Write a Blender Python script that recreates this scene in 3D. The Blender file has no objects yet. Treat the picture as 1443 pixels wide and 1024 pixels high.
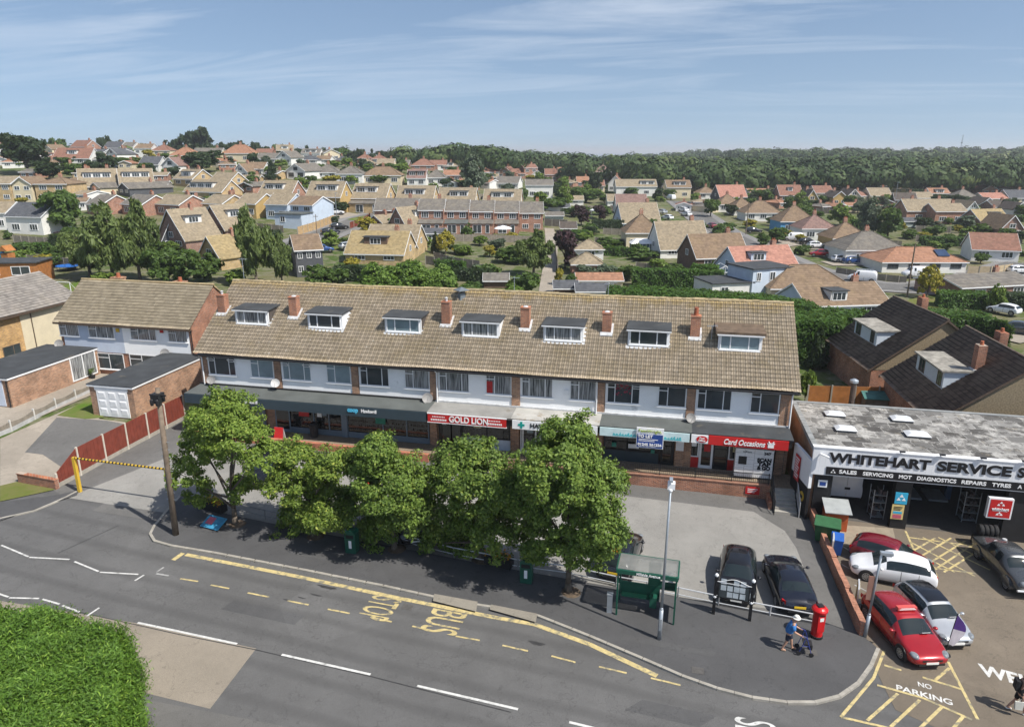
import bpy, math, random
import numpy as np
from mathutils import Matrix, Vector
SC = bpy.context.scene
COL = SC.collection
rnd = random.Random(11)
RS = np.random.RandomState(5)
rad = math.radians
# ---------------------------------------------------------------- camera model (x along the shop parade, y away from the road)
F, CX, CY = 1000.0, 721.5, 512.0
CAMX, CAMY, CAMH = 33.6586, -44.5718, 21.0
TH, PSI = rad(16.6204), rad(12.1723)
S_, C_ = math.sin(TH), math.cos(TH)
sp, cp = math.sin(PSI), math.cos(PSI)
def ray(px, py):
    a = (px - CX) / F; t = (CY - py) / F
    x, y, z = a, C_ + t * S_, -S_ + t * C_
    return (x * cp - y * sp, x * sp + y * cp, z)
def hit(px, py, a, b, c, d):
    r = ray(px, py)
    k = (d - a * CAMX - b * CAMY - c * CAMH) / (a * r[0] + b * r[1] + c * r[2])
    return (CAMX + k * r[0], CAMY + k * r[1], CAMH + k * r[2])
def PZ(px, py, z): return hit(px, py, 0, 0, 1, z)
def PY(px, py, y): return hit(px, py, 0, 1, 0, y)
def PX(px, py, x): return hit(px, py, 1, 0, 0, x)
def base(x): return .018 * (40 - x)
def N(px, py, dz=0.0):                       # point of the near ground plane seen at a pixel of the photograph
    p = hit(px, py, .018, 0, 1, .72 + dz); return p
def w2c(x, y):
    dx, dy = x - CAMX, y - CAMY
    return dx * cp + dy * sp, -dx * sp + dy * cp
def c2w(xc, yc): return CAMX + xc * cp - yc * sp, CAMY + xc * sp + yc * cp
def sstep(v, a, b):
    t = np.clip((v - a) / (b - a), 0, 1); return t * t * (3 - 2 * t)
HA = [-1.6, -.75, -.5, -.3, -.1, .04, .12, .25, .8, 1.6]
HV = [20, 20, 18.5, 16.5, 12.5, 7.0, 4.2, 3.0, 3.0, 3.0]
WA = [-1.6, -.5, -.2, -.05, .05, .11, .18, .3, .5, .8, 1.6]
WV = [-6, -6, -6, -5, -5, -6, 0, 5, 7, 7, 7]
def terr(x, y):
    x = np.asarray(x, float); y = np.asarray(y, float)
    xc, yc = w2c(x, y)
    b = .018 * (40 - np.clip(x, -60, 80))
    a = xc / np.maximum(yc, 60)
    s = sstep(yc, 105, 310)
    z = b * (1 - s) + np.interp(a, HA, HV) * s
    z = z + np.interp(a, WA, WV) * sstep(yc, 420, 1150)
    z = z - 8 * sstep(yc, 330, 450) * sstep(-a, .05, .2) + (3.0 * np.sin(yc / 62 + xc / 140) + 2.2 * np.sin(xc / 47 + 1)) * sstep(yc, 430, 700)
    z = z - 30 * sstep(yc, 1900, 4500)
    return z
def T(x, y): return float(terr(x, y))
def G(px, py):                               # march the terrain
    r = ray(px, py); k0, k = 20.0, 20.0
    while k < 6000:
        x, y, z = CAMX + k * r[0], CAMY + k * r[1], CAMH + k * r[2]
        if z < T(x, y): break
        k0 = k; k += max(1.0, k * .01)
    for _ in range(24):
        m = (k0 + k) / 2
        if CAMH + m * r[2] < T(CAMX + m * r[0], CAMY + m * r[1]): k = m
        else: k0 = m
    return (CAMX + k * r[0], CAMY + k * r[1], T(CAMX + k * r[0], CAMY + k * r[1]))
def GC(px, py, far=400.0):                   # the same, but kept on the near side of the crest
    p = G(px, py); xc, yc = w2c(p[0], p[1])
    if yc > far: x, y = c2w(xc / yc * far, far); p = (x, y, T(x, y))
    return p
def zat(p, py, px=None):                     # height at which a vertical through p shows on image row py
    dx, dy, = p[0] - CAMX, p[1] - CAMY
    xc, yc = w2c(p[0], p[1])
    t = (CY - py) / F
    return CAMH + yc * (-S_ + t * C_) / (C_ + t * S_)
def depth(p):
    xc, yc = w2c(p[0], p[1]); return yc * C_ - (p[2] - CAMH) * S_

# ---------------------------------------------------------------- materials
MATS = {}
class NT:
    def __init__(s, name):
        s.m = bpy.data.materials.new(name); s.m.use_nodes = True
        s.t = s.m.node_tree; s.bs = s.t.nodes['Principled BSDF']
        MATS[name] = s.m
    def n(s, typ, **kw):
        nd = s.t.nodes.new(typ)
        for k, v in kw.items():
            if k.startswith('i_'):
                key = k[2:]; key = int(key) if key.isdigit() else key.replace('_', ' ')
                if isinstance(v, bpy.types.NodeSocket): s.t.links.new(v, nd.inputs[key])
                else: nd.inputs[key].default_value = v
            else: setattr(nd, k, v)
        return nd
    def l(s, a, b): s.t.links.new(a, b)
    def math(s, op, a, b=None, c=None):
        nd = s.t.nodes.new('ShaderNodeMath'); nd.operation = op
        for i, v in enumerate((a, b, c)):
            if v is None: continue
            if isinstance(v, bpy.types.NodeSocket): s.l(v, nd.inputs[i])
            else: nd.inputs[i].default_value = v
        return nd.outputs[0]
    def mix(s, f, a, b, mode='MIX'):
        nd = s.t.nodes.new('ShaderNodeMix'); nd.data_type = 'RGBA'; nd.blend_type = mode
        for i, v in ((0, f), (6, a), (7, b)):
            if isinstance(v, bpy.types.NodeSocket): s.l(v, nd.inputs[i])
            else: nd.inputs[i].default_value = v if i == 0 else (*v[:3], 1)
        return nd.outputs[2]
    def ramp(s, f, stops):
        nd = s.t.nodes.new('ShaderNodeValToRGB'); e = nd.color_ramp.elements
        while len(e) < len(stops): e.new(.5)
        for q, (p, c) in zip(e, stops):
            q.position = p; q.color = (*c, 1) if not isinstance(c, (int, float)) else (c, c, c, 1)
        s.l(f, nd.inputs[0]); return nd.outputs[0]
    def noise(s, vec, scale, detail=4, rough=.55, dist=0):
        nd = s.n('ShaderNodeTexNoise'); nd.inputs['Scale'].default_value = scale
        nd.inputs['Detail'].default_value = detail; nd.inputs['Roughness'].default_value = rough
        nd.inputs['Distortion'].default_value = dist
        s.l(vec, nd.inputs['Vector']); return nd.outputs['Fac']
    def obj(s): return s.n('ShaderNodeTexCoord').outputs['Object']
    def pos(s): return s.n('ShaderNodeNewGeometry').outputs['Position']
    def sep(s, v):
        nd = s.n('ShaderNodeSeparateXYZ'); s.l(v, nd.inputs[0]); return nd.outputs
    def comb(s, x, y, z=0.0):
        nd = s.n('ShaderNodeCombineXYZ')
        for i, v in enumerate((x, y, z)):
            if isinstance(v, bpy.types.NodeSocket): s.l(v, nd.inputs[i])
            else: nd.inputs[i].default_value = v
        return nd.outputs[0]
    def bump(s, h, st=.4, dist=.02):
        nd = s.n('ShaderNodeBump'); nd.inputs['Strength'].default_value = st; nd.inputs['Distance'].default_value = dist
        s.l(h, nd.inputs['Height']); s.l(nd.outputs[0], s.bs.inputs['Normal'])
    def col(s, c): s.l(c, s.bs.inputs['Base Color']); return s.m
    def rs(s, rough, spec=.4, metal=0):
        s.bs.inputs['Roughness'].default_value = rough; s.bs.inputs['Specular IOR Level'].default_value = spec
        s.bs.inputs['Metallic'].default_value = metal
def dk(c, f): return tuple(min(1, x * f) for x in c[:3])
def plain(name, c, rough=.7, var=.25, scale=2.5, spec=.35, metal=0, bump=0, world=False, stain=None):
    if name in MATS: return MATS[name]
    k = NT(name); v = k.pos() if world else k.obj()
    f = k.ramp(k.noise(v, scale, 5), [(.3, 0.0), (.72, 1.0)])
    g = k.noise(v, scale * 9, 3)
    c1 = k.mix(f, dk(c, 1 - var), dk(c, 1 + var * .6))
    c2 = k.mix(k.math('MULTIPLY', g, var * 1.1), c1, dk(c, .55))
    if stain:
        sv = k.noise(v, stain[1], 6, .65); c2 = k.mix(k.ramp(sv, [(stain[2], 0.0), (stain[2] + .12, 1.0)]), c2, stain[0])
    k.rs(rough, spec, metal); k.col(c2)
    if bump: k.bump(g, bump, .01)
    return k.m
def brick(name, c1, c2, mortar=(.42, .38, .33), size=.225, var=.5):
    if name in MATS: return MATS[name]
    k = NT(name); o = k.sep(k.obj())
    u = k.math('ADD', o[0], o[1]); vec = k.comb(u, o[2])
    b = k.n('ShaderNodeTexBrick'); b.inputs['Scale'].default_value = 1.0
    b.inputs['Brick Width'].default_value = size; b.inputs['Row Height'].default_value = size / 3
    b.inputs['Mortar Size'].default_value = .009; b.inputs['Color1'].default_value = (*c1, 1); b.inputs['Color2'].default_value = (*c2, 1)
    b.inputs['Mortar'].default_value = (*mortar, 1); b.inputs['Bias'].default_value = -.1
    k.l(vec, b.inputs['Vector'])
    n = k.ramp(k.noise(k.obj(), .8, 6, .65), [(.3, .62), (.7, 1.25)])
    k.rs(.88, .2); k.bump(b.outputs['Fac'], -.3, .008)
    return k.col(k.mix(1.0, b.outputs['Color'], n, 'MULTIPLY'))
def tiles(name, c, row=.3, colw=.3, var=.35, moss=(.30, .25, .11), mossamt=.55, line=.5, bump=.6, stag=.5, spots=0, ridge=None, z0=0, x0=0, cline=0, lw=.16):
    """rows up the slope (object z), columns along the ridge (object x)"""
    if name in MATS: return MATS[name]
    k = NT(name); o = k.sep(k.obj())
    rz = k.math('DIVIDE', k.math('SUBTRACT', o[2], z0), row); fr = k.math('FRACT', rz); fi = k.math('FLOOR', rz)
    cu = k.math('DIVIDE', k.math('SUBTRACT', o[0], x0), colw); cu2 = k.math('ADD', cu, k.math('MULTIPLY', k.math('MODULO', fi, 2.0), stag)); ci = k.math('FLOOR', cu2)
    wn = k.n('ShaderNodeTexWhiteNoise'); wn.noise_dimensions = '3D'; k.l(k.comb(ci, fi, k.math('FLOOR', k.math('MULTIPLY', o[1], .2))), wn.inputs['Vector'])
    t = k.mix(wn.outputs['Value'], dk(c, 1 - var), dk(c, 1 + var * .8))
    st = k.noise(k.obj(), .55, 7, .68)
    t = k.mix(k.math('MULTIPLY', k.ramp(st, [(.47, 0.0), (.68, 1.0)]), mossamt), t, moss)
    st2 = k.noise(k.obj(), 1.7, 6, .7)
    t = k.mix(k.math('MULTIPLY', k.ramp(st2, [(.5, 0.0), (.72, 1.0)]), .55), t, dk(c, .45))
    if spots:
        vo = k.noise(k.obj(), 6.5, 2, .5); t = k.mix(k.math('MULTIPLY', k.ramp(vo, [(.70, 0.0), (.735, 1.0)]), spots), t, (.62, .60, .54))
    if ridge:                                      # lichen grows thickest along the ridge
        rf = k.math('ADD', k.math('DIVIDE', k.math('SUBTRACT', o[2], ridge[0]), ridge[1]), k.math('MULTIPLY', k.math('SUBTRACT', k.noise(k.obj(), 1.1, 6, .7), .5), 2.2))
        t = k.mix(k.ramp(rf, [(.35, 0.0), (.9, .75)]), t, (.36, .26, .11))
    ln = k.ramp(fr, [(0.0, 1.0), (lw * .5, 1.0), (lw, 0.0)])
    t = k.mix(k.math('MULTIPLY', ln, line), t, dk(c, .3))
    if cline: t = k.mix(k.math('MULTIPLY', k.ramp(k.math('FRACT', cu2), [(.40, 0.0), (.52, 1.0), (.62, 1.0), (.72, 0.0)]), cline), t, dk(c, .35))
    k.bump(fr, bump, -.03); k.rs(.85, .25)
    return k.col(t)
def leafmat(name, dark, light, hue=None, trans=.22, tip=None, nsc=.45):
    if name in MATS: return MATS[name]
    k = NT(name); ge = k.n('ShaderNodeNewGeometry'); oi = k.n('ShaderNodeObjectInfo')
    f = k.math('ADD', k.math('MULTIPLY', ge.outputs['Random Per Island'], .7), k.math('MULTIPLY', k.noise(k.pos(), nsc, 3), .55))
    c = k.mix(k.math('SUBTRACT', f, .12), dark, light)
    if tip: c = k.mix(k.ramp(ge.outputs['Random Per Island'], [(tip[1], 0.0), (tip[1] + .01, 1.0)]), c, tip[0])
    c = k.mix(k.math('MULTIPLY', oi.outputs['Random'], .35), c, hue or dk(light, .8))
    k.rs(.55, .25); k.col(c)
    tr = k.n('ShaderNodeBsdfTranslucent'); k.l(k.mix(.5, c, (.35, .5, .08)), tr.inputs[0])
    mx = k.n('ShaderNodeMixShader'); mx.inputs[0].default_value = trans
    k.l(k.bs.outputs[0], mx.inputs[1]); k.l(tr.outputs[0], mx.inputs[2])
    k.l(mx.outputs[0], k.t.nodes['Material Output'].inputs[0])
    return k.m
def glass(name, c=(.02, .025, .03), rough=.06, curtain=None):
    if name in MATS: return MATS[name]
    k = NT(name); o = k.obj()
    f = k.noise(o, .9, 3)
    col = k.mix(f, dk(c, .5), dk(c, 1.5))
    if curtain:                                   # net curtains behind the pane hang in vertical folds
        s = k.sep(o); w = k.noise(k.comb(k.math('MULTIPLY', k.math('ADD', s[0], s[1]), 6.0), k.math('MULTIPLY', s[2], .3)), 2.0, 3)
        col = k.mix(k.ramp(w, [(.35, 0.0), (.6, 1.0)]), col, curtain)
    k.rs(rough, .6); return k.col(col)

# ---------------------------------------------------------------- mesh builder
class MB:
    def __init__(s): s.v = []; s.f = []; s.m = []; s.T = None
    def _a(s, pts):
        i = len(s.v)
        for p in pts: s.v.append(tuple(s.T @ Vector(p)) if s.T is not None else tuple(p))
        return i
    def poly(s, pts, m=0): i = s._a(pts); s.f.append(tuple(range(i, i + len(pts)))); s.m.append(m)
    def box(s, x0, x1, y0, y1, z0, z1, m=0):
        i = s._a([(x0, y0, z0), (x1, y0, z0), (x1, y1, z0), (x0, y1, z0), (x0, y0, z1), (x1, y0, z1), (x1, y1, z1), (x0, y1, z1)])
        for q in ((0, 3, 2, 1), (4, 5, 6, 7), (0, 1, 5, 4), (1, 2, 6, 5), (2, 3, 7, 6), (3, 0, 4, 7)):
            s.f.append(tuple(i + k for k in q)); s.m.append(m)
    def hexa(s, lo, hi, m=0):                  # two loops of equal length -> closed solid
        n = len(lo); i = s._a(list(lo) + list(hi))
        s.f.append(tuple(i + k for k in reversed(range(n)))); s.m.append(m)
        s.f.append(tuple(i + n + k for k in range(n))); s.m.append(m)
        for k in range(n):
            j = (k + 1) % n
            s.f.append((i + k, i + j, i + n + j, i + n + k)); s.m.append(m)
    def prism(s, pts, z0, z1, m=0): s.hexa([(x, y, z0) for x, y in pts], [(x, y, z1) for x, y in pts], m)
    def prof(s, yz, x0, x1, m=0): s.hexa([(x0, y, z) for y, z in yz], [(x1, y, z) for y, z in yz], m)
    def profy(s, xz, y0, y1, m=0): s.hexa([(x, y1, z) for x, z in xz], [(x, y0, z) for x, z in xz], m)
    def tube(s, p0, p1, r, n=8, r2=None, m=0, cap=True):
        p0, p1 = Vector(p0), Vector(p1); d = (p1 - p0)
        if d.length < 1e-6: return
        d.normalize(); u = d.orthogonal().normalized(); w = d.cross(u); r2 = r if r2 is None else r2
        lo = [p0 + (u * math.cos(2 * math.pi * k / n) + w * math.sin(2 * math.pi * k / n)) * r for k in range(n)]
        hi = [p1 + (u * math.cos(2 * math.pi * k / n) + w * math.sin(2 * math.pi * k / n)) * r2 for k in range(n)]
        if cap: s.hexa(lo, hi, m)
        else:
            i = s._a(lo + hi)
            for k in range(n):
                j = (k + 1) % n; s.f.append((i + k, i + j, i + n + j, i + n + k)); s.m.append(m)
    def path(s, pts, r, n=8, m=0):
        for a, b in zip(pts, pts[1:]): s.tube(a, b, r, n, m=m)
    def lathe(s, prof, c=(0, 0, 0), n=16, m=0):
        rings = []
        for r, z in prof:
            rings.append(s._a([(c[0] + r * math.cos(2 * math.pi * k / n), c[1] + r * math.sin(2 * math.pi * k / n), c[2] + z) for k in range(n)]))
        for a, b in zip(rings, rings[1:]):
            for k in range(n):
                j = (k + 1) % n; s.f.append((a + k, a + j, b + j, b + k)); s.m.append(m)
        s.f.append(tuple(rings[0] + k for k in reversed(range(n)))); s.m.append(m)
        s.f.append(tuple(rings[-1] + k for k in range(n))); s.m.append(m)
    def ball(s, c, r, n=10, m=0, sz=1.0):
        s.lathe([(max(.01, math.sin(math.pi * t / 6)) * r, -math.cos(math.pi * t / 6) * r * sz) for t in range(7)], c, n, m)
    def grid(s, P, m=0):                       # P: rows of points
        ids = [s._a(row) for row in P]
        for a, b in zip(ids, ids[1:]):
            for k in range(len(P[0]) - 1): s.f.append((a + k, a + k + 1, b + k + 1, b + k)); s.m.append(m)
    def build(s, name, mats, parent=None, smooth=False, bevel=0):
        me = bpy.data.meshes.new(name); me.from_pydata(s.v, [], s.f)
        if not isinstance(mats, (list, tuple)): mats = [mats]
        for q in mats: me.materials.append(q)
        if len(mats) > 1: me.polygons.foreach_set('material_index', s.m)
        if smooth: me.polygons.foreach_set('use_smooth', [True] * len(me.polygons))
        me.update()
        o = bpy.data.objects.new(name, me); COL.objects.link(o)
        if parent is not None: o.parent = parent
        if bevel:
            b = o.modifiers.new('Bevel', 'BEVEL'); b.width = bevel; b.segments = 2; b.limit_method = 'ANGLE'
        return o
def quads(name, V, mats, parent=None, mi=None):
    """V: (n,k,3) array of separate polygons"""
    n, k = V.shape[:2]
    me = bpy.data.meshes.new(name)
    me.vertices.add(n * k); me.vertices.foreach_set('co', V.reshape(-1).astype(np.float32))
    me.loops.add(n * k); me.loops.foreach_set('vertex_index', np.arange(n * k, dtype=np.int32))
    me.polygons.add(n); me.polygons.foreach_set('loop_start', np.arange(0, n * k, k, dtype=np.int32))
    if not isinstance(mats, (list, tuple)): mats = [mats]
    for q in mats: me.materials.append(q)
    if mi is not None: me.polygons.foreach_set('material_index', mi.astype(np.int32))
    me.update(calc_edges=True)
    o = bpy.data.objects.new(name, me); COL.objects.link(o)
    if parent is not None: o.parent = parent
    return o
def tag(o, label=None, cat=None, group=None, kind=None):
    if label: o['label'] = label
    if cat: o['category'] = cat
    if group: o['group'] = group
    if kind: o['kind'] = kind
    return o
def thing(name, label, cat, loc=(0, 0, 0), rz=0, group=None):
    o = bpy.data.objects.new(name, None); COL.objects.link(o)
    o.empty_display_size = .3; o.location = loc; o.rotation_euler = (0, 0, rz)
    return tag(o, label, cat, group)
def kids(o): return [c for c in bpy.data.objects if c.parent == o]
def copy_tree(o, loc=None, rz=None, label=None, parent=None, group=None, tree=None):
    c = o.copy(); COL.objects.link(c)
    if parent is not None: c.parent = parent
    if loc is not None: c.location = loc
    if rz is not None: c.rotation_euler = (0, 0, rz)
    if label: c['label'] = label
    if group: c['group'] = group
    for ch in o.children: copy_tree(ch, parent=c)
    return c
def struct(name, mb, m): return tag(mb.build(name, m), kind='structure')
def text(name, s, m, parent, loc, size=1.0, rot=(math.pi / 2, 0, 0), ext=.012, width=None, bold=0.0, align='CENTER', shear=0):
    cu = bpy.data.curves.new(name, 'FONT'); cu.body = s; cu.size = size; cu.extrude = ext; cu.offset = bold
    cu.align_x = align; cu.align_y = 'CENTER'; cu.shear = shear; cu.materials.append(m)
    tmp = bpy.data.objects.new('tmp', cu); COL.objects.link(tmp)
    dg = bpy.context.evaluated_depsgraph_get(); me = bpy.data.meshes.new_from_object(tmp.evaluated_get(dg)); me.name = name
    bpy.data.objects.remove(tmp); bpy.data.curves.remove(cu)
    if not me.materials: me.materials.append(m)
    o = bpy.data.objects.new(name, me); COL.objects.link(o); o.parent = parent
    o.location = loc; o.rotation_euler = rot
    if width:
        xs = [v.co.x for v in me.vertices]; o.scale = (width / max(1e-6, max(xs) - min(xs)), 1, 1)
    return o
def bar(parent, T_, w, h, cols, m_frame, m_glass, top=0, sill=True, fr=.055, name='window', proud=.05, label=None):
    """a window: frame with its pane as a sub-part. T_ maps (u across, v out of the wall, w up) into the thing's space; cols = fractions of mullions"""
    f = MB(); f.T = T_
    f.box(0, w, 0, proud, 0, fr); f.box(0, w, 0, proud, h - fr, h)
    f.box(0, fr, 0, proud, fr, h - fr); f.box(w - fr, w, 0, proud, fr, h - fr)
    for c in cols: f.box(c * w - fr / 2, c * w + fr / 2, .002, proud - .004, fr, h - fr)
    if top:
        xs = [0] + list(cols) + [1]
        a, b = (xs[0], xs[1]) if top > 0 else (xs[0], xs[-1])
        f.box(a * w + fr, b * w - fr / 2, .003, proud - .007, h * (1 - abs(top)) - fr / 2, h * (1 - abs(top)) + fr / 2)
    if sill: f.box(-.06, w + .06, -.002, proud + .07, -.07, -.002)
    o = f.build(name, m_frame, parent)
    if label: o['label'] = label
    g = MB(); g.T = T_; g.poly([(fr * .6, .022, fr * .6), (w - fr * .6, .022, fr * .6), (w - fr * .6, .022, h - fr * .6), (fr * .6, .022, h - fr * .6)])
    g.build('pane', m_glass, o)
    return o
def face(x, y, z, ang=0):
    """frame on a wall whose outward normal is local -y turned by ang"""
    return Matrix.Translation((x, y, z)) @ Matrix.Rotation(ang, 4, 'Z') @ Matrix(((1, 0, 0, 0), (0, -1, 0, 0), (0, 0, 1, 0), (0, 0, 0, 1)))
# ---------------------------------------------------------------- shared materials
white = plain('white_paint', (.78, .79, .80), .55, .07, 1.2)
upvc = plain('white_plastic', (.80, .81, .82), .35, .05)
render_w = plain('white_render', (.88, .89, .89), .85, .06, .9, bump=.15, stain=((.42, .43, .42), .45, .62))
render_b = plain('pale_blue_paint', (.52, .58, .68), .85, .10, .9)
cream = plain('cream_render', (.66, .58, .42), .85, .12, .9)
felt = plain('roofing_felt', (.055, .06, .065), .8, .35, .8, bump=.2, stain=((.13, .115, .09), .6, .6))
felt_g = plain('green_grey_felt', (.105, .115, .11), .85, .25, .7, bump=.2, stain=((.20, .17, .12), .5, .64))
felt_l = plain('pale_grey_felt', (.27, .265, .25), .85, .25, .8, bump=.2, stain=((.14, .12, .09), .6, .62))
felt_w = plain('bleached_felt', (.44, .43, .40), .85, .3, .8, bump=.2, stain=((.22, .16, .09), .7, .56))
lead = plain('lead_flashing', (.55, .56, .57), .6, .3, 3)
dark = plain('black_plastic', (.02, .02, .022), .5, .2)
slate = plain('slate_grey_board', (.035, .055, .07), .5, .12)
concrete_m = plain('concrete', (.40, .38, .34), .9, .25, 1.1, bump=.3, stain=((.22, .21, .19), .5, .58))
steel = plain('galvanised_steel', (.42, .46, .50), .45, .15, 2, metal=.6)
silver = plain('pale_tube', (.62, .63, .64), .4, .1, 2, metal=.4)
rbrick = brick('red_brick', (.36, .135, .07), (.19, .07, .045), (.38, .31, .25))
rbrick2 = brick('orange_red_brick', (.42, .165, .085), (.24, .09, .055), (.38, .31, .25))
bbrick = brick('brown_brick', (.42, .215, .12), (.20, .10, .06), (.42, .36, .29))
ybrick = brick('yellow_brick', (.60, .36, .13), (.36, .20, .075), (.40, .33, .24))
wood_red = plain('red_stained_timber', (.20, .045, .028), .75, .3, 2.2)
wood_o = plain('orange_timber', (.42, .17, .05), .75, .3, 2.0)
wood_g = plain('weathered_timber', (.25, .22, .18), .85, .3, 2.0)
pane = glass('window_glass', (.045, .055, .06))
pane_c = glass('curtained_glass', (.035, .04, .045), curtain=(.34, .35, .35))
pane_b = glass('shop_glass', (.010, .012, .014))
blind = glass('blind_behind_glass', (.20, .27, .30), .15)
red_s = plain('red_sign', (.50, .02, .02), .4, .05)
black_t = plain('black_letters', (.012, .012, .014), .5, .05)
white_t = plain('white_letters', (.82, .82, .82), .5, .04)
teal = plain('teal_sign', (.10, .45, .50), .5, .12)
yellow_p = plain('yellow_paint', (.62, .40, .04), .5, .15, 2)
tile_par = tiles('tan_concrete_tiles', (.41, .335, .245), row=.19955, colw=.3, var=.17, moss=(.28, .215, .11), mossamt=.6, line=.9, lw=.26, bump=.15, stag=0, spots=.9, z0=6.66, x0=-.18, cline=.6, ridge=(10.3, .75))  # dark tile joints, deepened so the rolls' shadow is put into the colour
tile_semi = tiles('tan_slab_tiles', (.365, .305, .215), row=.2167, z0=5.9, colw=.33, var=.16, moss=(.26, .215, .14), mossamt=.6, line=.85, lw=.22, spots=.6)
tile_tan = tiles('lichened_tan_tiles', (.40, .31, .175), row=.2, colw=.33, var=.2, moss=(.20, .17, .12), mossamt=.6, line=.55, ridge=None, spots=.5)
tile_grey = tiles('worn_grey_tiles', (.25, .23, .21), row=.1833, z0=5.85, line=.8, lw=.25, colw=.33, var=.25, moss=(.36, .32, .27), mossamt=.5)
tile_dark = tiles('dark_brown_tiles', (.135, .100, .078), row=.209, z0=2.85, colw=.33, var=.3, moss=(.20, .16, .12), mossamt=.5, line=.9, lw=.3)

def tile_slope(name, m, parent, x0, x1, y0, z0, y1, z1, colw=.3, rowl=.335, amp=.045, step=.055, per=6, flat=False, T_=None):
    """a slope of interlocking tiles in relief, eave (y0,z0) up to ridge (y1,z1), along x"""
    L = math.hypot(y1 - y0, z1 - z0); ny, nz = -(z1 - z0) / L, (y1 - y0) / L
    if y1 < y0: ny, nz = -ny, -nz
    if nz < 0: ny, nz = -ny, -nz
    nr = max(1, round(L / rowl)); nu = int((x1 - x0) / colw * per) + 1
    us = np.linspace(x0, x1, nu)
    ph = ((us - x0) / colw) % 1.0
    roll = np.where(ph < .38, np.sin(ph / .38 * math.pi) * amp, 0) if not flat else np.where(ph < .08, -amp, 0)
    rows = []
    for r in range(nr):
        for e, st in ((0.0, step), (.999, 0.0)):
            v = (r + e) / nr; hgt = roll * (1 if not flat else 1) + st
            rows.append(np.stack([us, y0 + (y1 - y0) * v + ny * hgt, z0 + (z1 - z0) * v + nz * hgt], 1))
    rows = [q + np.stack([us * 0, us * 0, .028 * np.sin(us * .33 + 1) + .016 * np.sin(us * 1.13)], 1) for q in rows]
    A = np.array(rows)                          # (2nr, nu, 3)
    Rn = len(A); idx = np.arange(Rn * nu).reshape(Rn, nu)
    q = np.stack([idx[:-1, :-1], idx[:-1, 1:], idx[1:, 1:], idx[1:, :-1]], -1).reshape(-1, 4)
    me = bpy.data.meshes.new(name); V = A.reshape(-1, 3)
    me.vertices.add(len(V)); me.vertices.foreach_set('co', V.reshape(-1).astype(np.float32))
    me.loops.add(len(q) * 4); me.loops.foreach_set('vertex_index', q.reshape(-1).astype(np.int32))
    me.polygons.add(len(q)); me.polygons.foreach_set('loop_start', np.arange(0, len(q) * 4, 4, dtype=np.int32))
    me.materials.append(m); me.update(calc_edges=True)
    o = bpy.data.objects.new(name, me); COL.objects.link(o); o.parent = parent
    return o

# ================================================================ the shop parade
XP = [0.04, 6.36, 12.44, 18.34, 24.22, 30.01, 35.84, 41.60]
FC = .95                                              # forecourt height
par = thing('shop_parade', 'long two storey brick and white parade of shops with dormers in its tiled roof', 'building', (0, 0, 0))
b = MB()
b.box(0, 42.1, .25, 11.6, .2, 4.0)
b.box(0.0, 42.1, .48, 11.6, 4.0, 6.55)
b.hexa([(0, .6, 6.55), (42.1, .6, 6.55), (42.1, 11.5, 6.55), (0, 11.5, 6.55)], [(0, 5.9, 10.9), (42.1, 5.9, 10.9), (42.1, 6.1, 10.9), (0, 6.1, 10.9)])
for i, x in enumerate(XP):                            # brick piers between the flats, down through the shops
    w = .58 if i in (0, 4) else .5
    x0 = x if i == 0 else x - w / 2; x0 = min(x0, 42.1 - w)
    b.box(x0, x0 + w, .36, .478, 4.0, 6.52)
    if i >= 3: b.box(x0, x0 + w, .02, .248, FC - .2, 3.5)
b.build('brick_wall', bbrick, par)
b = MB()
for i in range(7): b.box(XP[i] + .3, XP[i + 1] - .27, .43, .479, 4.12, 6.5)
b.build('white_cladding', render_w, par)
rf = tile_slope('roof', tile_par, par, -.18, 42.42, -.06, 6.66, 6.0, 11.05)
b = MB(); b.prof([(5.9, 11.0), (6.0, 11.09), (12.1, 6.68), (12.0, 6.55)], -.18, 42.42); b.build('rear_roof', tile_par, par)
b = MB()
for k in range(95): q = .028 * math.sin((k * .4485 - .18) * .33 + 1) + rnd.uniform(-.015, .02); b.tube((-.18 + k * .4485, 6.0, 11.05 + q), (-.18 + k * .4485 + .44, 6.0, 11.06 + q), .13, 8, .125)
b.build('ridge_tiles', tiles('ridge_lichen', (.36, .285, .165), var=.3, moss=(.34, .30, .22), line=0, bump=0), par)
b = MB(); b.box(-.1, 42.3, .0, .5, 6.46, 6.54); b.build('soffit', dark, par)
b = MB(); b.box(-.1, 42.3, -.02, 0.01, 6.45, 6.63); b.tube((-.15, -.09, 6.56), (42.4, -.09, 6.56), .06, 8); b.build('gutter', dark, par)
for x in (.28, 18.62, 29.75, 42.0):
    b = MB(); b.path([(x, -.08, 6.53), (x, .27, 6.3), (x, .27, 4.12)], .05, 8); b.build('downpipe', white, par)
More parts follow.
